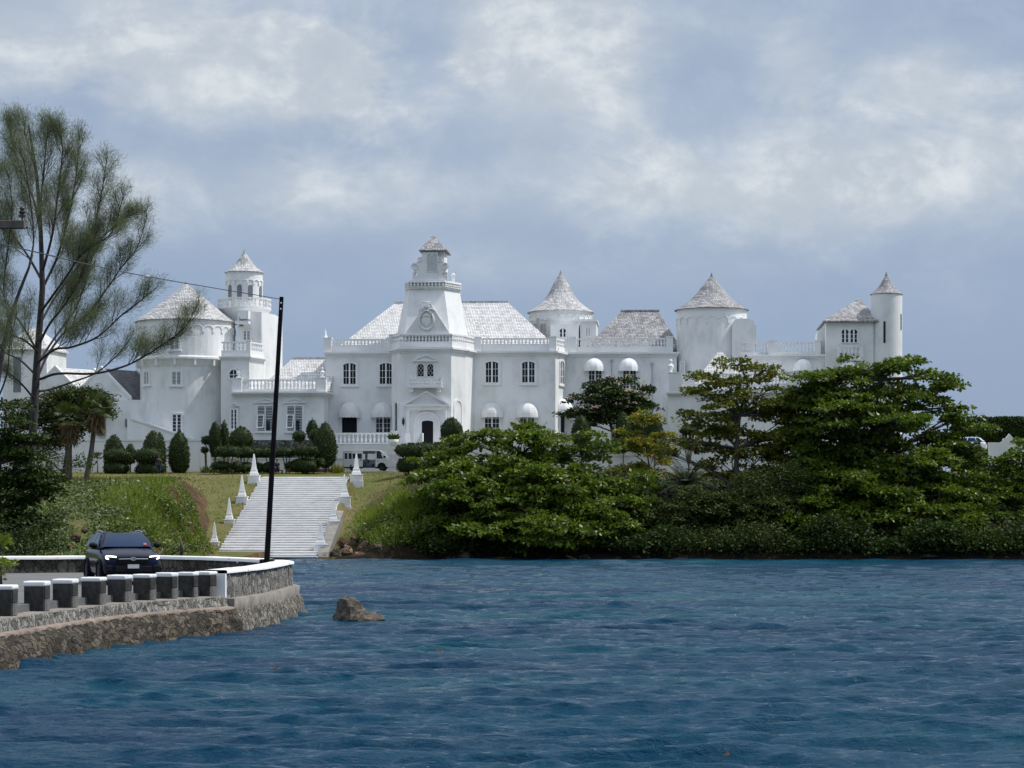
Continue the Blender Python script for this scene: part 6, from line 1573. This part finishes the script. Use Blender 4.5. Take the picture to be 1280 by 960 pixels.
# --- topiary in front of the castle
def surf_leaves(name, parent, prof, dens, size, mat, c=(0, 0, 0), sx=1.0, sy=1.0, lump=.05):
    """solid of revolution with a clipped leafy skin. prof: list of (r, z)"""
    pr = np.array(prof); n = 26; m = MB()
    ph = rng.random(6) * 6
    def R_(r, a, z): return r * (1 + lump * (math.sin(3 * a + ph[0] + z) + .6 * math.sin(5 * a + 1.7 * z + ph[1])))
    rings = [[(c[0] + sx * R_(r, a, z) * math.cos(a), c[1] + sy * R_(r, a, z) * math.sin(a), c[2] + z) for a in [2 * math.pi * i / n for i in range(n)]] for r, z in prof]
    m.loft(rings)
    k = len(m.v); V0 = np.array(m.v)
    seg = np.hypot(np.diff(pr[:, 0]), np.diff(pr[:, 1])); rad = (pr[:-1, 0] + pr[1:, 0]) / 2; area = seg * rad * 2 * np.pi
    tot = int(dens * area.sum() * (sx + sy) / 2); i = rng.choice(len(seg), tot, p=area / area.sum()); t = rng.random(tot)
    r = pr[i, 0] + (pr[i + 1, 0] - pr[i, 0]) * t; z = pr[i, 1] + (pr[i + 1, 1] - pr[i, 1]) * t; a = rng.random(tot) * 2 * np.pi
    rr = r * (1 + lump * (np.sin(3 * a + ph[0] + z) + .6 * np.sin(5 * a + 1.7 * z + ph[1])))
    P = np.stack([c[0] + sx * rr * np.cos(a), c[1] + sy * rr * np.sin(a), c[2] + z], 1)
    dr, dz_ = pr[i + 1, 0] - pr[i, 0], pr[i + 1, 1] - pr[i, 1]
    N = nrm(np.stack([np.cos(a) * dz_, np.sin(a) * dz_, -dr], 1) + .55 * rng.normal(size=(tot, 3)))
    A = nrm(np.cross(N, rng.normal(size=(tot, 3))) + .9 * np.abs(rng.normal(size=(tot, 1))) * N); L = size * (.6 + .8 * rng.random(tot))
    V, Q = leaf_arrays(P + N * .02, A, N, L, L * .6)
    # one mesh: solid core + leaf skin
    quads = [f for f in m.f if len(f) == 4]
    Vall = np.concatenate([V0, V]); Qall = np.concatenate([np.array(quads), Q + k])
    rn = np.concatenate([np.full(len(quads), .0), rng.random(len(Q))])
    return link(quad_mesh(name, Vall, Qall, rn), name, mat, parent)
EGG = [(.05, 0), (.55, .03), (.80, .14), (.95, .30), (1.0, .44), (.93, .60), (.76, .75), (.52, .87), (.28, .95), (.05, 1.0)]
BALLP = [(.05, 0), (.5, .07), (.86, .25), (1.0, .5), (.86, .75), (.5, .93), (.05, 1.0)]
PAD = [(.05, .05), (.7, .0), (.95, .22), (1.0, .48), (.88, .76), (.55, .95), (.05, 1.0)]
def topiary(label, D, parts, px, yg, stem=.06, group='clipped bushes in front of the castle', name='topiary_bush'):
    q = D / F; b = W(px, yg, D); gz_ = gz(b.x, b.y); b.z = min(b.z, max(gz_, b.z - 1.5)) 
    r = thing(name, label, 'clipped bush', b, 0, group)
    top = 0
    for kind, cx, yt, yb, hw in parts:
        p = W(cx, yb, D) - b; h = (yb - yt) * q
        prof = {'egg': EGG, 'ball': BALLP, 'pad': PAD}[kind]
        surf_leaves('crown', r, [(a * hw * q, z * h) for a, z in prof], 110, .16, LM['topiary'], (p.x, 0, p.z), 1.0, .95 if kind != 'pad' else .8, .06)
        top = max(top, p.z + h * .5)
        m = MB(); m.tube([(p.x * .2, 0, -.2), (p.x * .6, 0, p.z * .5), (p.x, 0, p.z + .15)], [stem * 1.3, stem, stem * .8], 7)
        if kind == 'pad' and hw > 9:
            for sx in (-.45, .45): m.tube([(p.x * .3, 0, max(0, p.z * .2)), (p.x + sx * hw * q, .1, p.z + .12)], [stem, stem * .7], 6)
        m.build('trunk', BARK, r)
    return r
T = [
 ('large egg shaped clipped bush at the left end of the row', 206, [('egg', 142.5, 543.5, 592, 12.5)], 142.5, 592),
 ('small pointed clipped bush between two flat-topped ones', 205.5, [('egg', 163, 554.5, 580, 6.5)], 163, 592),
 ('dome shaped clipped bush behind the standing person', 206, [('egg', 191, 538.5, 590, 13)], 191, 592),
 ('narrow clipped bush peeping out behind the dome shaped one', 208, [('egg', 199, 541, 590, 8)], 199, 592),
 ('tallest egg shaped clipped bush, alone beside the white balustrade', 204, [('egg', 224, 538.5, 593, 12.5)], 224, 594),
 ('flat-topped two-tier bush at the left end of the row', 203, [('pad', 147, 562, 577, 17), ('pad', 146, 577, 592, 16)], 147, 594),
 ('flat-topped two-tier bush with the person standing in front', 202.5, [('pad', 187, 561, 578, 18), ('pad', 186, 578, 593, 16), ('ball', 201, 579, 592, 7)], 187, 594),
 ('small clipped ball on a stem left of the tall columns', 206, [('ball', 257.5, 545, 555.5, 5.5), ('pad', 256, 559, 565.5, 5)], 258, 575),
 ('tall clipped column, left one of a pair', 206, [('egg', 269, 526.5, 572, 7.5)], 269, 575),
 ('tall clipped column, right one of a pair', 206.8, [('egg', 280, 526.5, 572, 6)], 280, 575),
 ('wide dome shaped clipped bush right of the tall columns', 205, [('egg', 301.5, 533.5, 566, 14.5)], 301.5, 575),
 ('two-tier clipped bush directly below the tall columns', 201, [('pad', 285, 558, 570, 15.5), ('pad', 277, 578, 586, 13), ('ball', 296, 577, 588, 7.5)], 285, 596),
 ('two-tier clipped bush behind the top left obelisk', 202.5, [('pad', 305, 559, 571, 13), ('pad', 306, 579, 589, 13)], 307, 595),
 ('small flat clipped bush between the top left obelisk and the pole', 203, [('pad', 321, 560, 571, 8.5), ('pad', 322, 579, 590, 8)], 321, 595),
 ('flat clipped bush hidden partly by the black pole', 203, [('pad', 337, 560, 571, 13), ('pad', 338, 579, 590, 11)], 338, 595),
 ('flat clipped bush on branching stems right of the black pole', 202.5, [('pad', 358, 560, 569.5, 12), ('pad', 365, 578, 585, 9)], 358, 594),
 ('largest two-tier clipped bush right of the pole', 202, [('pad', 383, 557, 569, 15.5), ('pad', 381, 574, 589, 18), ('ball', 401, 573, 583, 5.5)], 383, 594),
 ('clipped ball in front of the dark flint wall', 207, [('ball', 374, 539, 551.5, 8.2)], 374, 562),
 ('slim pointed clipped bush beside the corner of the link wing', 207.5, [('egg', 390.5, 524, 549, 6.5)], 390.5, 562),
 ('round clipped bush tucked behind the big egg shaped one', 206.5, [('ball', 394, 537, 552, 7.5)], 394, 562),
 ('big egg shaped clipped bush left of the silver van', 203.5, [('egg', 406.5, 528.5, 584, 14)], 406.5, 594),
 ('dark egg shaped clipped bush right of the castle door', 207, [('egg', 564.5, 522, 553, 13.5)], 564.5, 572),
 ('nearest two-tier flat clipped bush right of the van', 197, [('pad', 514.5, 555, 570, 19), ('pad', 507, 573, 589, 10.5)], 509, 597),
 ('second flat clipped bush right of the van', 199.5, [('pad', 531, 554, 569, 13), ('pad', 523, 577, 588, 9)], 522, 595),
 ('third flat clipped bush right of the van', 201.5, [('pad', 545, 554, 568, 13), ('pad', 543, 577, 588, 9)], 543, 594),
 ('fourth flat clipped bush right of the van, half behind almond leaves', 203.5, [('pad', 560, 552.5, 566, 14)], 560, 592),
 ('fifth flat clipped bush right of the van, mostly behind almond leaves', 205, [('pad', 578, 551.5, 565, 14)], 578, 590),
 ('clipped column under the pink flowering tree, left of its stem', 205, [('egg', 727, 519, 563, 12)], 727, 572),
 ('tall clipped column right of the flowering tree stem', 204, [('egg', 779, 514.5, 566, 10)], 779, 572),
 ('clipped column behind the top of the young yellow tree', 206, [('egg', 797, 508, 566, 10)], 797, 572),
 ('wide clipped column right of the young yellow tree', 204.5, [('egg', 818, 518, 568, 11)], 818, 572),
 ('small three-tier clipped bush against the terrace block', 201, [('pad', 861, 534, 542, 11.5), ('pad', 861, 549, 556, 14)], 861, 572),
]
for a in T: topiary(*a)
# bedding flowers and lily clumps along the walls
def strip_plants(name, label, px0, px1, y, D, n, mat, L, wd, kind='stuff', cat='flower bed'):
    x = px0 + (px1 - px0) * rng.random(n); d = D + 1.2 * rng.random(n); X = (x - 640) / F * d
    P = np.stack([X, d, ground(X, d) - .03], 1); A = nrm(np.array([0, 0, 1.0]) + .55 * rng.normal(size=(n, 3))); N = nrm(rng.normal(size=(n, 3)) + np.array([0, -1, 0]))
    V, Q = leaf_arrays(P, A, N, L * (.5 + rng.random(n)), wd); o = link(quad_mesh(name, V, Q, rng.random(n)), name, mat); tag(o, label, cat, None, kind); return o
strip_plants('bedding_plants', 'low green lily leaves along the foot of the white wall left of the steps', 252, 300, 592, 203.2, 500, LM['creeper'], .6, .09)
strip_plants('bedding_plants', 'magenta bedding flowers along the wall behind the top of the steps', 360, 428, 588, 205.5, 900, LM['redflower'], .35, .12)
strip_plants('bedding_plants', 'pale lily clump left of the silver van', 416, 427, 588, 203.5, 160, LM['young'], .8, .08)
pv = bpy.data.objects['planter_vase']; n = 220; th = rng.random(n) * 6.28
A = nrm(np.stack([np.cos(th) * .9, np.sin(th) * .9, .5 + .5 * rng.random(n)], 1)); leaf_obj('plant', LM['creeper'], pv, np.tile([0, 0, .95], (n, 1)) + .1 * rng.normal(size=(n, 3)), A, nrm(rng.normal(size=(n, 3))), .75, .09, rng.random(n), (0, 0, 0))

# --- tall dark hedge at the right
def hedge():
    D = 236; q = D / F; p = W(1250, 580, D); r = thing('hedge', 'tall flat-topped dark hedge at the right edge against the sky', 'hedge', p)
    w, h, dp = 190 * q, (580 - 523) * q, 2.2
    w0 = 56 * q; m = MB(); m.box(-w0, w, 0, dp, -1, h - .12); 
    n = 50000; x = -w0 + (w + w0) * rng.random(n); f = rng.random(n) < .7
    P = np.where(f[:, None], np.stack([x, -.15 * rng.random(n), -.5 + (h + .4) * rng.random(n)], 1), np.stack([x, dp * rng.random(n), h - .12 + .14 * rng.random(n)], 1))
    N = nrm(np.where(f[:, None], np.array([[0, -1, .3]]), np.array([[0, -.2, 1]])) + .7 * rng.normal(size=(n, 3))); A = nrm(np.cross(N, rng.normal(size=(n, 3)))); L = .3 * (.5 + rng.random(n))
    V, Q = leaf_arrays(P, A, N, L, L * .6); quads = np.array(m.f); Vall = np.concatenate([np.array(m.v), V]); rn = np.concatenate([np.zeros(len(quads)), rng.random(n)])
    link(quad_mesh('foliage', Vall, np.concatenate([quads, Q + len(m.v)]), rn), 'foliage', LM['dark'], r)
hedge()
wall_h = MB()

# --- palms
def frond(mbl, base, az, el, L, n=9, droop=.9, wid=.75, leaf_w=.06):
    """feather frond: arching midrib with paired leaflets. returns leaflet arrays"""
    P, A, N = [], [], []; p = Vector(base); d = Vector((math.cos(az) * math.cos(el), math.sin(az) * math.cos(el), math.sin(el))); pts = [p.copy()]
    k = 14
    for i in range(k):
        d = (d + Vector((0, 0, -droop / k))).normalized(); p = p + d * L / k; pts.append(p.copy())
        side = d.cross(Vector((0, 0, 1))).normalized(); t = (i + 1) / k
        for s_ in (-1, 1):
            for j in range(3):
                P.append(p - d * L / k * j / 3); A.append(side * s_ * .9 + d * .65 + Vector((0, 0, -.25 + .1 * random.random()))); N.append(Vector((0, 0, 1)) + d * .2); Ls.append(wid * (math.sin(math.pi * min(1, .15 + t * .85)) * .8 + .2))
    mbl.tube(pts, [.03 - .022 * i / k for i in range(k + 1)], 5, cap=False)
    return P, A, N
Ls = []
def cycad(label, px, py, D, L, nf, h=0.6):
    global Ls; b = W(px, py, D); r = thing('palm', label, 'palm', b); stem = MB(); m = MB(); Ls = []; PP, AA, NN = [], [], []
    stem.lathe([(.25, -1.2), (.22, h * .6), (.16, h)], 0, 0, 10); stem.build('trunk', BARK, r)
    for k in range(nf):
        a = 2.4 * k; e = 1.25 - 1.15 * k / nf; P, A, N = frond(m, (0, 0, h), a, e, L * (.75 + .3 * random.random())); PP += P; AA += A; NN += N
    m.build('midrib', BARK, r)
    leaf_obj('fronds', LM['cycad'], r, np.array(PP), np.array(AA), np.array(NN), np.array(Ls), .07, rng.random(len(PP)), (0, 0, 0))
cycad('dark feathery palm on the bank in front of the terrace lawn', 858, 618, 171, 2.9, 26, .8)
cycad('dark feathery palm lower on the bank, half lost in shrubs', 838, 650, 169.5, 2.4, 20, .5)

def fan_palm():
    D = 176; b = W(86, 592, D); r = thing('fan_palm', 'fan palm with a skirt of dead brown fronds in front of the left cottages', 'palm', b); q = D / F
    m = MB(); m.tube([(0, 0, -.5), (.05, 0, 1.5), (.1, 0, (592 - 528) * q)], [.30, .22, .2], 9); m.build('trunk', BARK, r)
    m = MB(); m.tube([(1.4, .3, -.5), (1.8, .3, 2.0), (2.2, .2, (592 - 514) * q)], [.26, .2, .18], 9); m.build('trunk', BARK, r)
    def fans(cs, n, droopy, mat, nm, rad, Lf, wd):
        P, A, N, L = [], [], [], []
        for c in cs:
            for k in range(n):
                th = random.random() * 6.28; el = random.uniform(*droopy); d = Vector((math.cos(th) * math.cos(el), math.sin(th) * math.cos(el), math.sin(el)))
                fc = Vector(c) + d * rad * random.uniform(.5, 1.0); side = d.cross(Vector((0, 0, 1))).normalized(); up = side.cross(d)
                for j in range(17):
                    a = -1.7 + 3.4 * j / 16; P.append(fc); A.append(d * math.cos(a) + side * math.sin(a) + Vector((0, 0, -.4))); N.append(up + side * .3); L.append(Lf * random.uniform(.8, 1.1))
        leaf_obj(nm, mat, r, np.array(P), np.array([tuple(x) for x in A]), np.array([tuple(x) for x in N]), np.array(L), wd, rng.random(len(P)), (0, 0, 0))
    t0_, t1_ = (.1, 0, (592 - 526) * q), (2.2, .2, (592 - 512) * q)
    fans([t0_, t1_], 30, (-.3, 1.3), LM['fan'], 'fronds', 1.2, .85, .09)
    for cx_, cy_, zt_, ln_ in ((.1, 0, (592 - 527) * q, 1.9), (2.2, .2, (592 - 514) * q, 1.7)):
        n_ = 520; th = rng.random(n_) * 6.283; u_r = rng.random(n_); rr = .24 + .42 * u_r * rng.random(n_); P = np.stack([cx_ + rr * np.cos(th), cy_ + rr * np.sin(th), zt_ - ln_ * .75 * rng.random(n_)], 1)
        A = nrm(np.stack([.35 * np.cos(th), .35 * np.sin(th), -np.ones(n_)], 1) + .22 * rng.normal(size=(n_, 3)))
        leaf_obj('dead_skirt', LM['dead'], r, P, A, nrm(np.stack([np.cos(th), np.sin(th), .2 * np.ones(n_)], 1) + .4 * rng.normal(size=(n_, 3))), .55 + .5 * rng.random(n_), .10, rng.random(n_), (0, 0, 0))
fan_palm()
tree('leafy_tree', 'dull green bushy tree behind the fan palm at the foot of the pine', 'tree', [(95, 492, 30, 9), (118, 498, 26, 10), (70, 500, 26, 10), (90, 515, 40, 14), (120, 515, 22, 10), (60, 525, 30, 14), (75, 548, 26, 14), (45, 560, 28, 18), (110, 505, 30, 14), (90, 535, 24, 10), (30, 520, 26, 20)], 182, [(80, 592), (84, 560), (90, 525)], 'mangrove', 22, 30, .22, tr=.2, tier=0)
bush('shrub', 'dark shrub in shade at the foot of the fan palm', 'shrub', [(55, 580, 30, 14), (100, 582, 14, 8), (25, 590, 26, 12)], 170, 'dark', 12, 26, .2, 'bushes on the roadside bank')
tree('sapling', 'little round-headed sapling left of the clipped bushes', 'tree', [(122, 570, 7, 4)], 204, [(122, 596), (122, 582), (122, 572)], 'dark', 14, 26, .2, tr=.07, tier=0, crad=(.25, .4))

# --- the tall casuarina and its neighbour
def needle_sprays(tips, dirs, n, L, sp):
    """drooping whisk of needles at each twig point"""
    k = len(tips); P = np.repeat(tips, n, 0) + sp * rng.normal(size=(k * n, 3)); Dd = np.repeat(dirs, n, 0)
    A = nrm(Dd * .9 + .42 * rng.normal(size=(k * n, 3)) + np.array([0, 0, -.15])); N = nrm(rng.normal(size=(k * n, 3)))
    return P, A, N, L * (.5 + rng.random(k * n)), np.clip(np.repeat(rng.random(k), n) * .55 + .45 * rng.random(k * n), 0, 1)

def casuarina(name, label, D, trunk, limbs, tr):
    s_ = D / F; tp = [W(x, y + .20 * max(0, 215 - y), D) for x, y in trunk]; base = tp[0].copy(); r = thing(name, label, 'tree', base)
    tb = MB(); n = len(tp); tb.tube([p - base for p in tp], [tr * (1 - .85 * i / (n - 1)) + .02 for i in range(n)], 10)
    tips, dirs = [], []
    def twigs(pts, r0, lvl, dens, f0=.25):
        m = len(pts)
        L = sum((b - a).length for a, b in zip(pts, pts[1:]))
        cnt = int(L * dens * (1.25 if lvl == 0 else 1.0))
        for k in range(cnt):
            t = f0 + (1 - f0) * (k + random.random()) / cnt; i = min(m - 2, int(t * (m - 1))); f = t * (m - 1) - i
            p = pts[i].lerp(pts[i + 1], f); d = (pts[i + 1] - pts[i]).normalized()
            side = Vector((random.gauss(0, 1), random.gauss(0, 1), random.gauss(0, .6))); side = (side - d * side.dot(d)).normalized()
            dd = (d * .85 + side * .60 + Vector((0, 0, .40))).normalized()
            ln = (2.7 if lvl == 0 else 1.25) * (1.2 - .9 * t) * random.uniform(.6, 1.2) * min(1.0, L / 4 + .4)
            q = [p, p + dd * ln * .5, p + (dd + Vector((0, 0, .15))).normalized() * ln]
            tb.tube([x - base for x in q], [max(.012, r0 * .35), max(.010, r0 * .25), .008], 4, cap=False)
            if lvl == 0: twigs(q, max(.014, r0 * .3), 1, 4.9, .12)
            else:
                for u in (.25, .5, .75, 1.0):
                    tips.append(q[0].lerp(q[2], u)); dirs.append(dd)
            if lvl == 0: tips.append(q[2]); dirs.append(dd)
        tips.append(pts[-1]); dirs.append((pts[-1] - pts[-2]).normalized())
    for lm in limbs:
        dens, f0, pts = lm; ctl = [W(x, y + .20 * max(0, 215 - y), D + dz_) for x, y, dz_ in pts]; path = crom(ctl, 6); m = len(path)
        L = sum((b - a).length for a, b in zip(path, path[1:])); r0 = min(tr * .28, .0075 * L + .028)
        tb.tube([p - base for p in path], [r0 * (1 - .85 * i / (m - 1)) + .012 for i in range(m)], 6, cap=False)
        twigs(path, r0, 0, dens, f0)
    tb.build('trunk', PBARK, r, smooth=True)
    P, A, N, L, rn = needle_sprays(np.array([tuple(t) for t in tips]), np.array([tuple(d) for d in dirs]), 15, .42, .26)
    leaf_obj('crown', LM['pine'], r, P, A, N, L, .0155, rn, tuple(base)); print(name, len(tips), 'sprays')
    return r
casuarina('pine_tree', 'tall feathery casuarina pine with long sweeping branches on the left', 150,
  [(36, 606), (40, 560), (43, 510), (46, 456), (50, 402), (53, 361), (52, 320), (50, 270), (46, 220), (40, 175), (36, 142)],
  [(1.3, .15, [(45, 455, 0), (68, 437, -1), (89, 434, -1.5), (122, 421, -2), (152, 394, -2), (173, 378, -2), (195, 360, -2)]),
   (1.1, .45, [(50, 474, 0), (73, 467, -1), (117, 467, -2), (152, 459, -3), (176, 448, -3), (206, 429, -3.5), (230, 410, -4), (249, 378, -4)]),
   (.7, .5, [(49, 489, 0), (62, 487, .5), (89, 478, 1), (122, 465, 1.5), (150, 440, 2), (165, 420, 2)]),
   (1.5, .2, [(49, 467, 0), (60, 443, 1), (81, 415, 2), (108, 394, 2.5), (135, 359, 3), (152, 334, 3), (171, 310, 3), (184, 268, 3)]),
   (1.4, .2, [(49, 430, 0), (62, 405, -1), (85, 375, -1.5), (105, 335, -2), (118, 285, -2), (128, 235, -2), (134, 192, -2)]),
   (1.4, .2, [(50, 405, 0), (70, 370, 2), (100, 330, 3), (130, 295, 4), (152, 275, 4), (165, 268, 4)]),
   (1.5, .15, [(53, 361, 0), (72, 320, 1), (86, 270, 1), (95, 220, 1), (99, 160, 1)]),
   (1.5, .15, [(53, 340, 0), (66, 290, -1), (73, 235, -1), (78, 185, -1), (76, 150, -1)]),
   (1.5, .1, [(52, 300, 0), (42, 250, 1), (24, 205, 1), (15, 165, 1), (13, 145, 1)]),
   (1.5, .1, [(50, 260, 0), (55, 210, -1), (58, 170, -1), (60, 150, -1)]),
   (1.4, .1, [(46, 220, 0), (38, 185, 0), (31, 155, 0), (30, 142, 0)]),
   (1.3, .2, [(52, 350, 0), (35, 320, 2), (15, 290, 2), (0, 250, 2), (-6, 215, 2)]),
   (1.2, .2, [(47, 440, 0), (30, 410, -1), (10, 380, -2), (-10, 340, -2)]),
   (1.2, .3, [(46, 456, 0), (70, 420, 4), (95, 385, 6), (110, 340, 6), (118, 310, 6)]),
   (1.1, .2, [(44, 500, 0), (25, 478, -2), (5, 462, -3), (-15, 450, -3)]),
   (1.1, .2, [(48, 440, 0), (30, 425, -3), (15, 418, -4), (-5, 395, -4)]),
   (1.0, .3, [(46, 470, 0), (25, 450, 2), (5, 440, 3), (-15, 420, 3)]),
   (1.2, .3, [(51, 390, 0), (80, 350, -4), (105, 315, -5), (140, 290, -5), (155, 240, -5), (160, 285, -5)][:5]),
  ], .31)
casuarina('pine_tree', 'dark leaning casuarina stem at the left edge beside the taller pine', 138,
  [(-22, 600), (-10, 520), (3, 440), (12, 400), (24, 365), (36, 335), (41, 318)],
  [(1.3, .1, [(36, 335, 0), (42, 300, 0), (38, 250, 0), (30, 200, 0), (20, 170, 0)]),
   (1.2, .2, [(12, 400, 0), (5, 360, 1), (10, 310, 1), (15, 260, 1), (10, 215, 1)]),
   (1.0, .2, [(3, 440, 0), (-10, 400, 0), (-15, 350, 0)]),
   (.8, .4, [(-8, 510, 0), (8, 470, -2), (12, 430, -2), (16, 395, -2)]),
  ], .20)

# ------------------------------------------------------------------ rocks and floating bits
def rock(label, px, py, D, rx, ry, rz_, seed, mat='rock', name='rock', group=None, cat='rock'):
    p = W(px, py, D); o = thing if False else None
    bmv = MB(); bmv.ball((0, 0, 0), 1, 1, 1, 30, 22); V = np.array(bmv.v)
    r_ = np.random.default_rng(seed); dirs = nrm(r_.normal(size=(9, 3))); cut = .55 + .4 * r_.random(9)
    for d, c in zip(dirs, cut):
        k = V @ d; V = V - np.maximum(k - c, 0)[:, None] * d
    h = vnoise(V[:, 0] * 1.3 + 3 * seed, V[:, 1] * 1.3 + V[:, 2] * 1.7, .7, seed, 4)
    h = h + .45 * vnoise(V[:, 0] * 4 + seed, V[:, 1] * 3 + V[:, 2] * 4.5, .7, seed + 3, 3); V = V * (1 + .55 * h)[:, None] * np.array([rx, ry, rz_]); bmv.v = [tuple(v) for v in V]
    ob = bmv.build(name, M_[mat], loc=p); tag(ob, label, cat, group); return ob
M_['rock_wet'] = stone('wet_dark_rock', (.025, .02, .016), (.07, .05, .035), (.16, .115, .075), 2.2, .9)
m, t, b = newmat('pitted_grey_rock'); p_ = geopos(t); na = noise(t, p_, 3.5, 8, .72, .4); nb = noise(t, p_, 16, 6, .7)
t.links.new(ramp(t, math_(t, 'ADD', math_(t, 'MULTIPLY', na, .6), math_(t, 'MULTIPLY', nb, .4)), [(.36, (.038, .031, .024)), (.5, (.13, .108, .085)), (.64, (.28, .24, .19))]), b.inputs['Base Color']); b.inputs['Roughness'].default_value = .9
bump(t, b, math_(t, 'ADD', na, math_(t, 'MULTIPLY', nb, .5)), 1.0, .15); M_['rock_grey'] = m
M_['rock_orange'] = stone('orange_rock', (.08, .045, .025), (.20, .115, .065), (.32, .22, .14), 1.6, .9)
def big_rock():
    D = 8910 / (777 - 645); q = D / F; p = W(443, 777, D); r = None
    m = MB()
    ob = rock('pitted brown rock standing out of the water right of the sea wall', 437, 770, D, .50, .44, .56, 6, 'rock_grey'); o2 = []
    b = rock('_', 454, 776, D + .1, .66, .40, .36, 9, 'rock_grey'); 
    for nm, v in (('slope', b),):
        pass
    # join the low shoulder to the standing block: one mesh
    V1 = [ob.matrix_basis @ v.co for v in ob.data.vertices]; V2 = [b.matrix_basis @ v.co for v in b.data.vertices]
    f1 = [tuple(f.vertices) for f in ob.data.polygons]; f2 = [tuple(i + len(V1) for i in f.vertices) for f in b.data.polygons]
    c = ob.location.copy(); me = bpy.data.meshes.new('rock'); me.from_pydata([v - c for v in V1 + V2], [], f1 + f2); me.materials.append(M_['rock_grey'])
    ob.data = me; bpy.data.objects.remove(b)
big_rock()
rock('small weedy rock awash left of the standing rock', 369, 795, 60.5, .34, .3, .09, 12, 'rock_orange', group='rocks awash by the sea wall')
rock('pale flat rock awash close to the tip of the sea wall', 397, 760.5, 78, .38, .3, .11, 14, 'rock_grey', group='rocks awash by the sea wall')
i = 0
for px, py, w, h, mt, D, what in [(404, 697, 9, 6, 'rock_wet', 164.4, 'dark rock under the lowest right obelisk'), (420, 694, 8, 8, 'rock_wet', 165.2, 'dark upright rock right of the lowest right obelisk'), (433, 691, 9, 9, 'rock_orange', 165.8, 'orange brown rock right of the steps'),
     (446, 695, 11, 6, 'rock_orange', 164.6, 'low orange rock at the waterline right of the steps'), (455, 684, 10, 9, 'rock', 167, 'brown boulder under the weeds right of the steps'), (470, 690, 12, 10, 'rock_wet', 165, 'blackish boulder in the middle of the rocks right of the steps'),
     (486, 687, 12, 8, 'rock', 166, 'brown boulder with a pale top left of the shore bushes'), (497, 694, 9, 6, 'rock_orange', 164.6, 'small orange rock at the waterline below the tall grass'), (428, 680, 8, 8, 'rock_orange', 168.5, 'orange earthy rock behind the tallest pedestal'), (443, 677, 9, 8, 'rock', 169.5, 'brown rock up the bank right of the tallest pedestal'),
     (528, 697, 12, 4, 'rock_wet', 164, 'flat dark rock at the waterline below the leafy sprig'), (560, 698, 14, 3.5, 'rock_wet', 164, 'thin dark rock at the waterline left of the bright low bush'), (712, 697, 14, 4, 'rock_orange', 164, 'orange rock at the waterline under the broad almond tree'), (780, 698, 16, 3.5, 'rock_wet', 164, 'long dark rock at the waterline right of the broad almond tree'),
     (955, 696, 14, 5, 'rock_orange', 164.4, 'left one of two orange boulders under the dark bush'), (980, 694, 20, 7, 'rock_orange', 164.8, 'larger orange boulder under the dark bush'), (1008, 694, 10, 7, 'rock_wet', 165, 'dark boulder right of the orange ones'), (1160, 697, 14, 4, 'rock_wet', 164, 'dark rock at the waterline under the largest almond tree'), (1192, 693, 12, 9, 'rock', 165.5, 'upright brown rock under the right side of the largest almond tree'), (1212, 696, 12, 5, 'rock_orange', 164.4, 'orange rock at the waterline below the pale green tree'), (1255, 697, 14, 4, 'rock_wet', 164, 'dark rock at the waterline at the right edge'), (850, 698, 18, 3.5, 'rock_wet', 164, 'flat dark rock at the waterline under the grey green bush'), (625, 699, 16, 3, 'rock_wet', 163.6, 'low dark rock at the waterline below the bright low bush')]:
    q = D / F; rock(what, px, py, D, w * q, w * q * .8, h * q, 40 + i, mt, group='rocks along the shore'); i += 1
for px, py, w, h, mt, D, what in [(95, 672, 7, 6, 'rock_orange', 119, 'orange brown stone in the bare earth behind the car'), (88, 684, 6, 4, 'rock_orange', 117, 'low orange stone in the bare earth just above the roadside wall'), (106, 664, 5, 4, 'rock', 121, 'brown stone at the top of the bare earth behind the car')]:
    q = D / F; rock(what, px, py, D, w * q, w * q, h * q, 90 + i, mt, group='stones in the left bank'); i += 1
for k in range(34):
    px = 505 + 775 * rng.random(); D = 163.7 + .9 * rng.random(); w = 3 + 8 * rng.random() ** 2; q = D / F
    rock('small stone at the waterline under the shore trees', px, CY + (H - .05) * F / D - w * .15, D, w * q, w * q * .8, w * q * (.45 + .4 * rng.random()), 200 + k, ['rock_wet', 'rock', 'rock_wet', 'rock_orange'][k % 4], 'stone', 'small stones at the waterline', 'stone')
M_['weed'] = plain('orange_weed', (.30, .10, .035), .8, 0, .3, 20)
for px, py, w, lab in [(905, 950, 12, 'orange brown leaf floating at the bottom of the picture'), (550, 817, 4, 'small reddish leaf floating in the middle of the water'), (697, 798, 4, 'small reddish leaf floating right of the middle'), (345, 839, 3, 'small reddish leaf floating below the rubble wall')]:
    D = 8910 / (py - 645); q = D / F; p = W(px, py, D); m = MB(); n = 10
    ring_ = [(w * q * math.cos(t) * (1 + .2 * math.sin(3 * t)), w * q * .55 * math.sin(t)) for t in np.linspace(0, 2 * math.pi, n, endpoint=False)]
    m.loft([[(x, y, .015) for x, y in ring_], [(x * .92, y * .92, .055 + .03 * math.sin(5 * x / (w * q))) for x, y in ring_]])
    tag(m.build('floating_leaf', M_['weed'], loc=(p.x, p.y, .03)), lab, 'leaf', 'leaves adrift on the water')
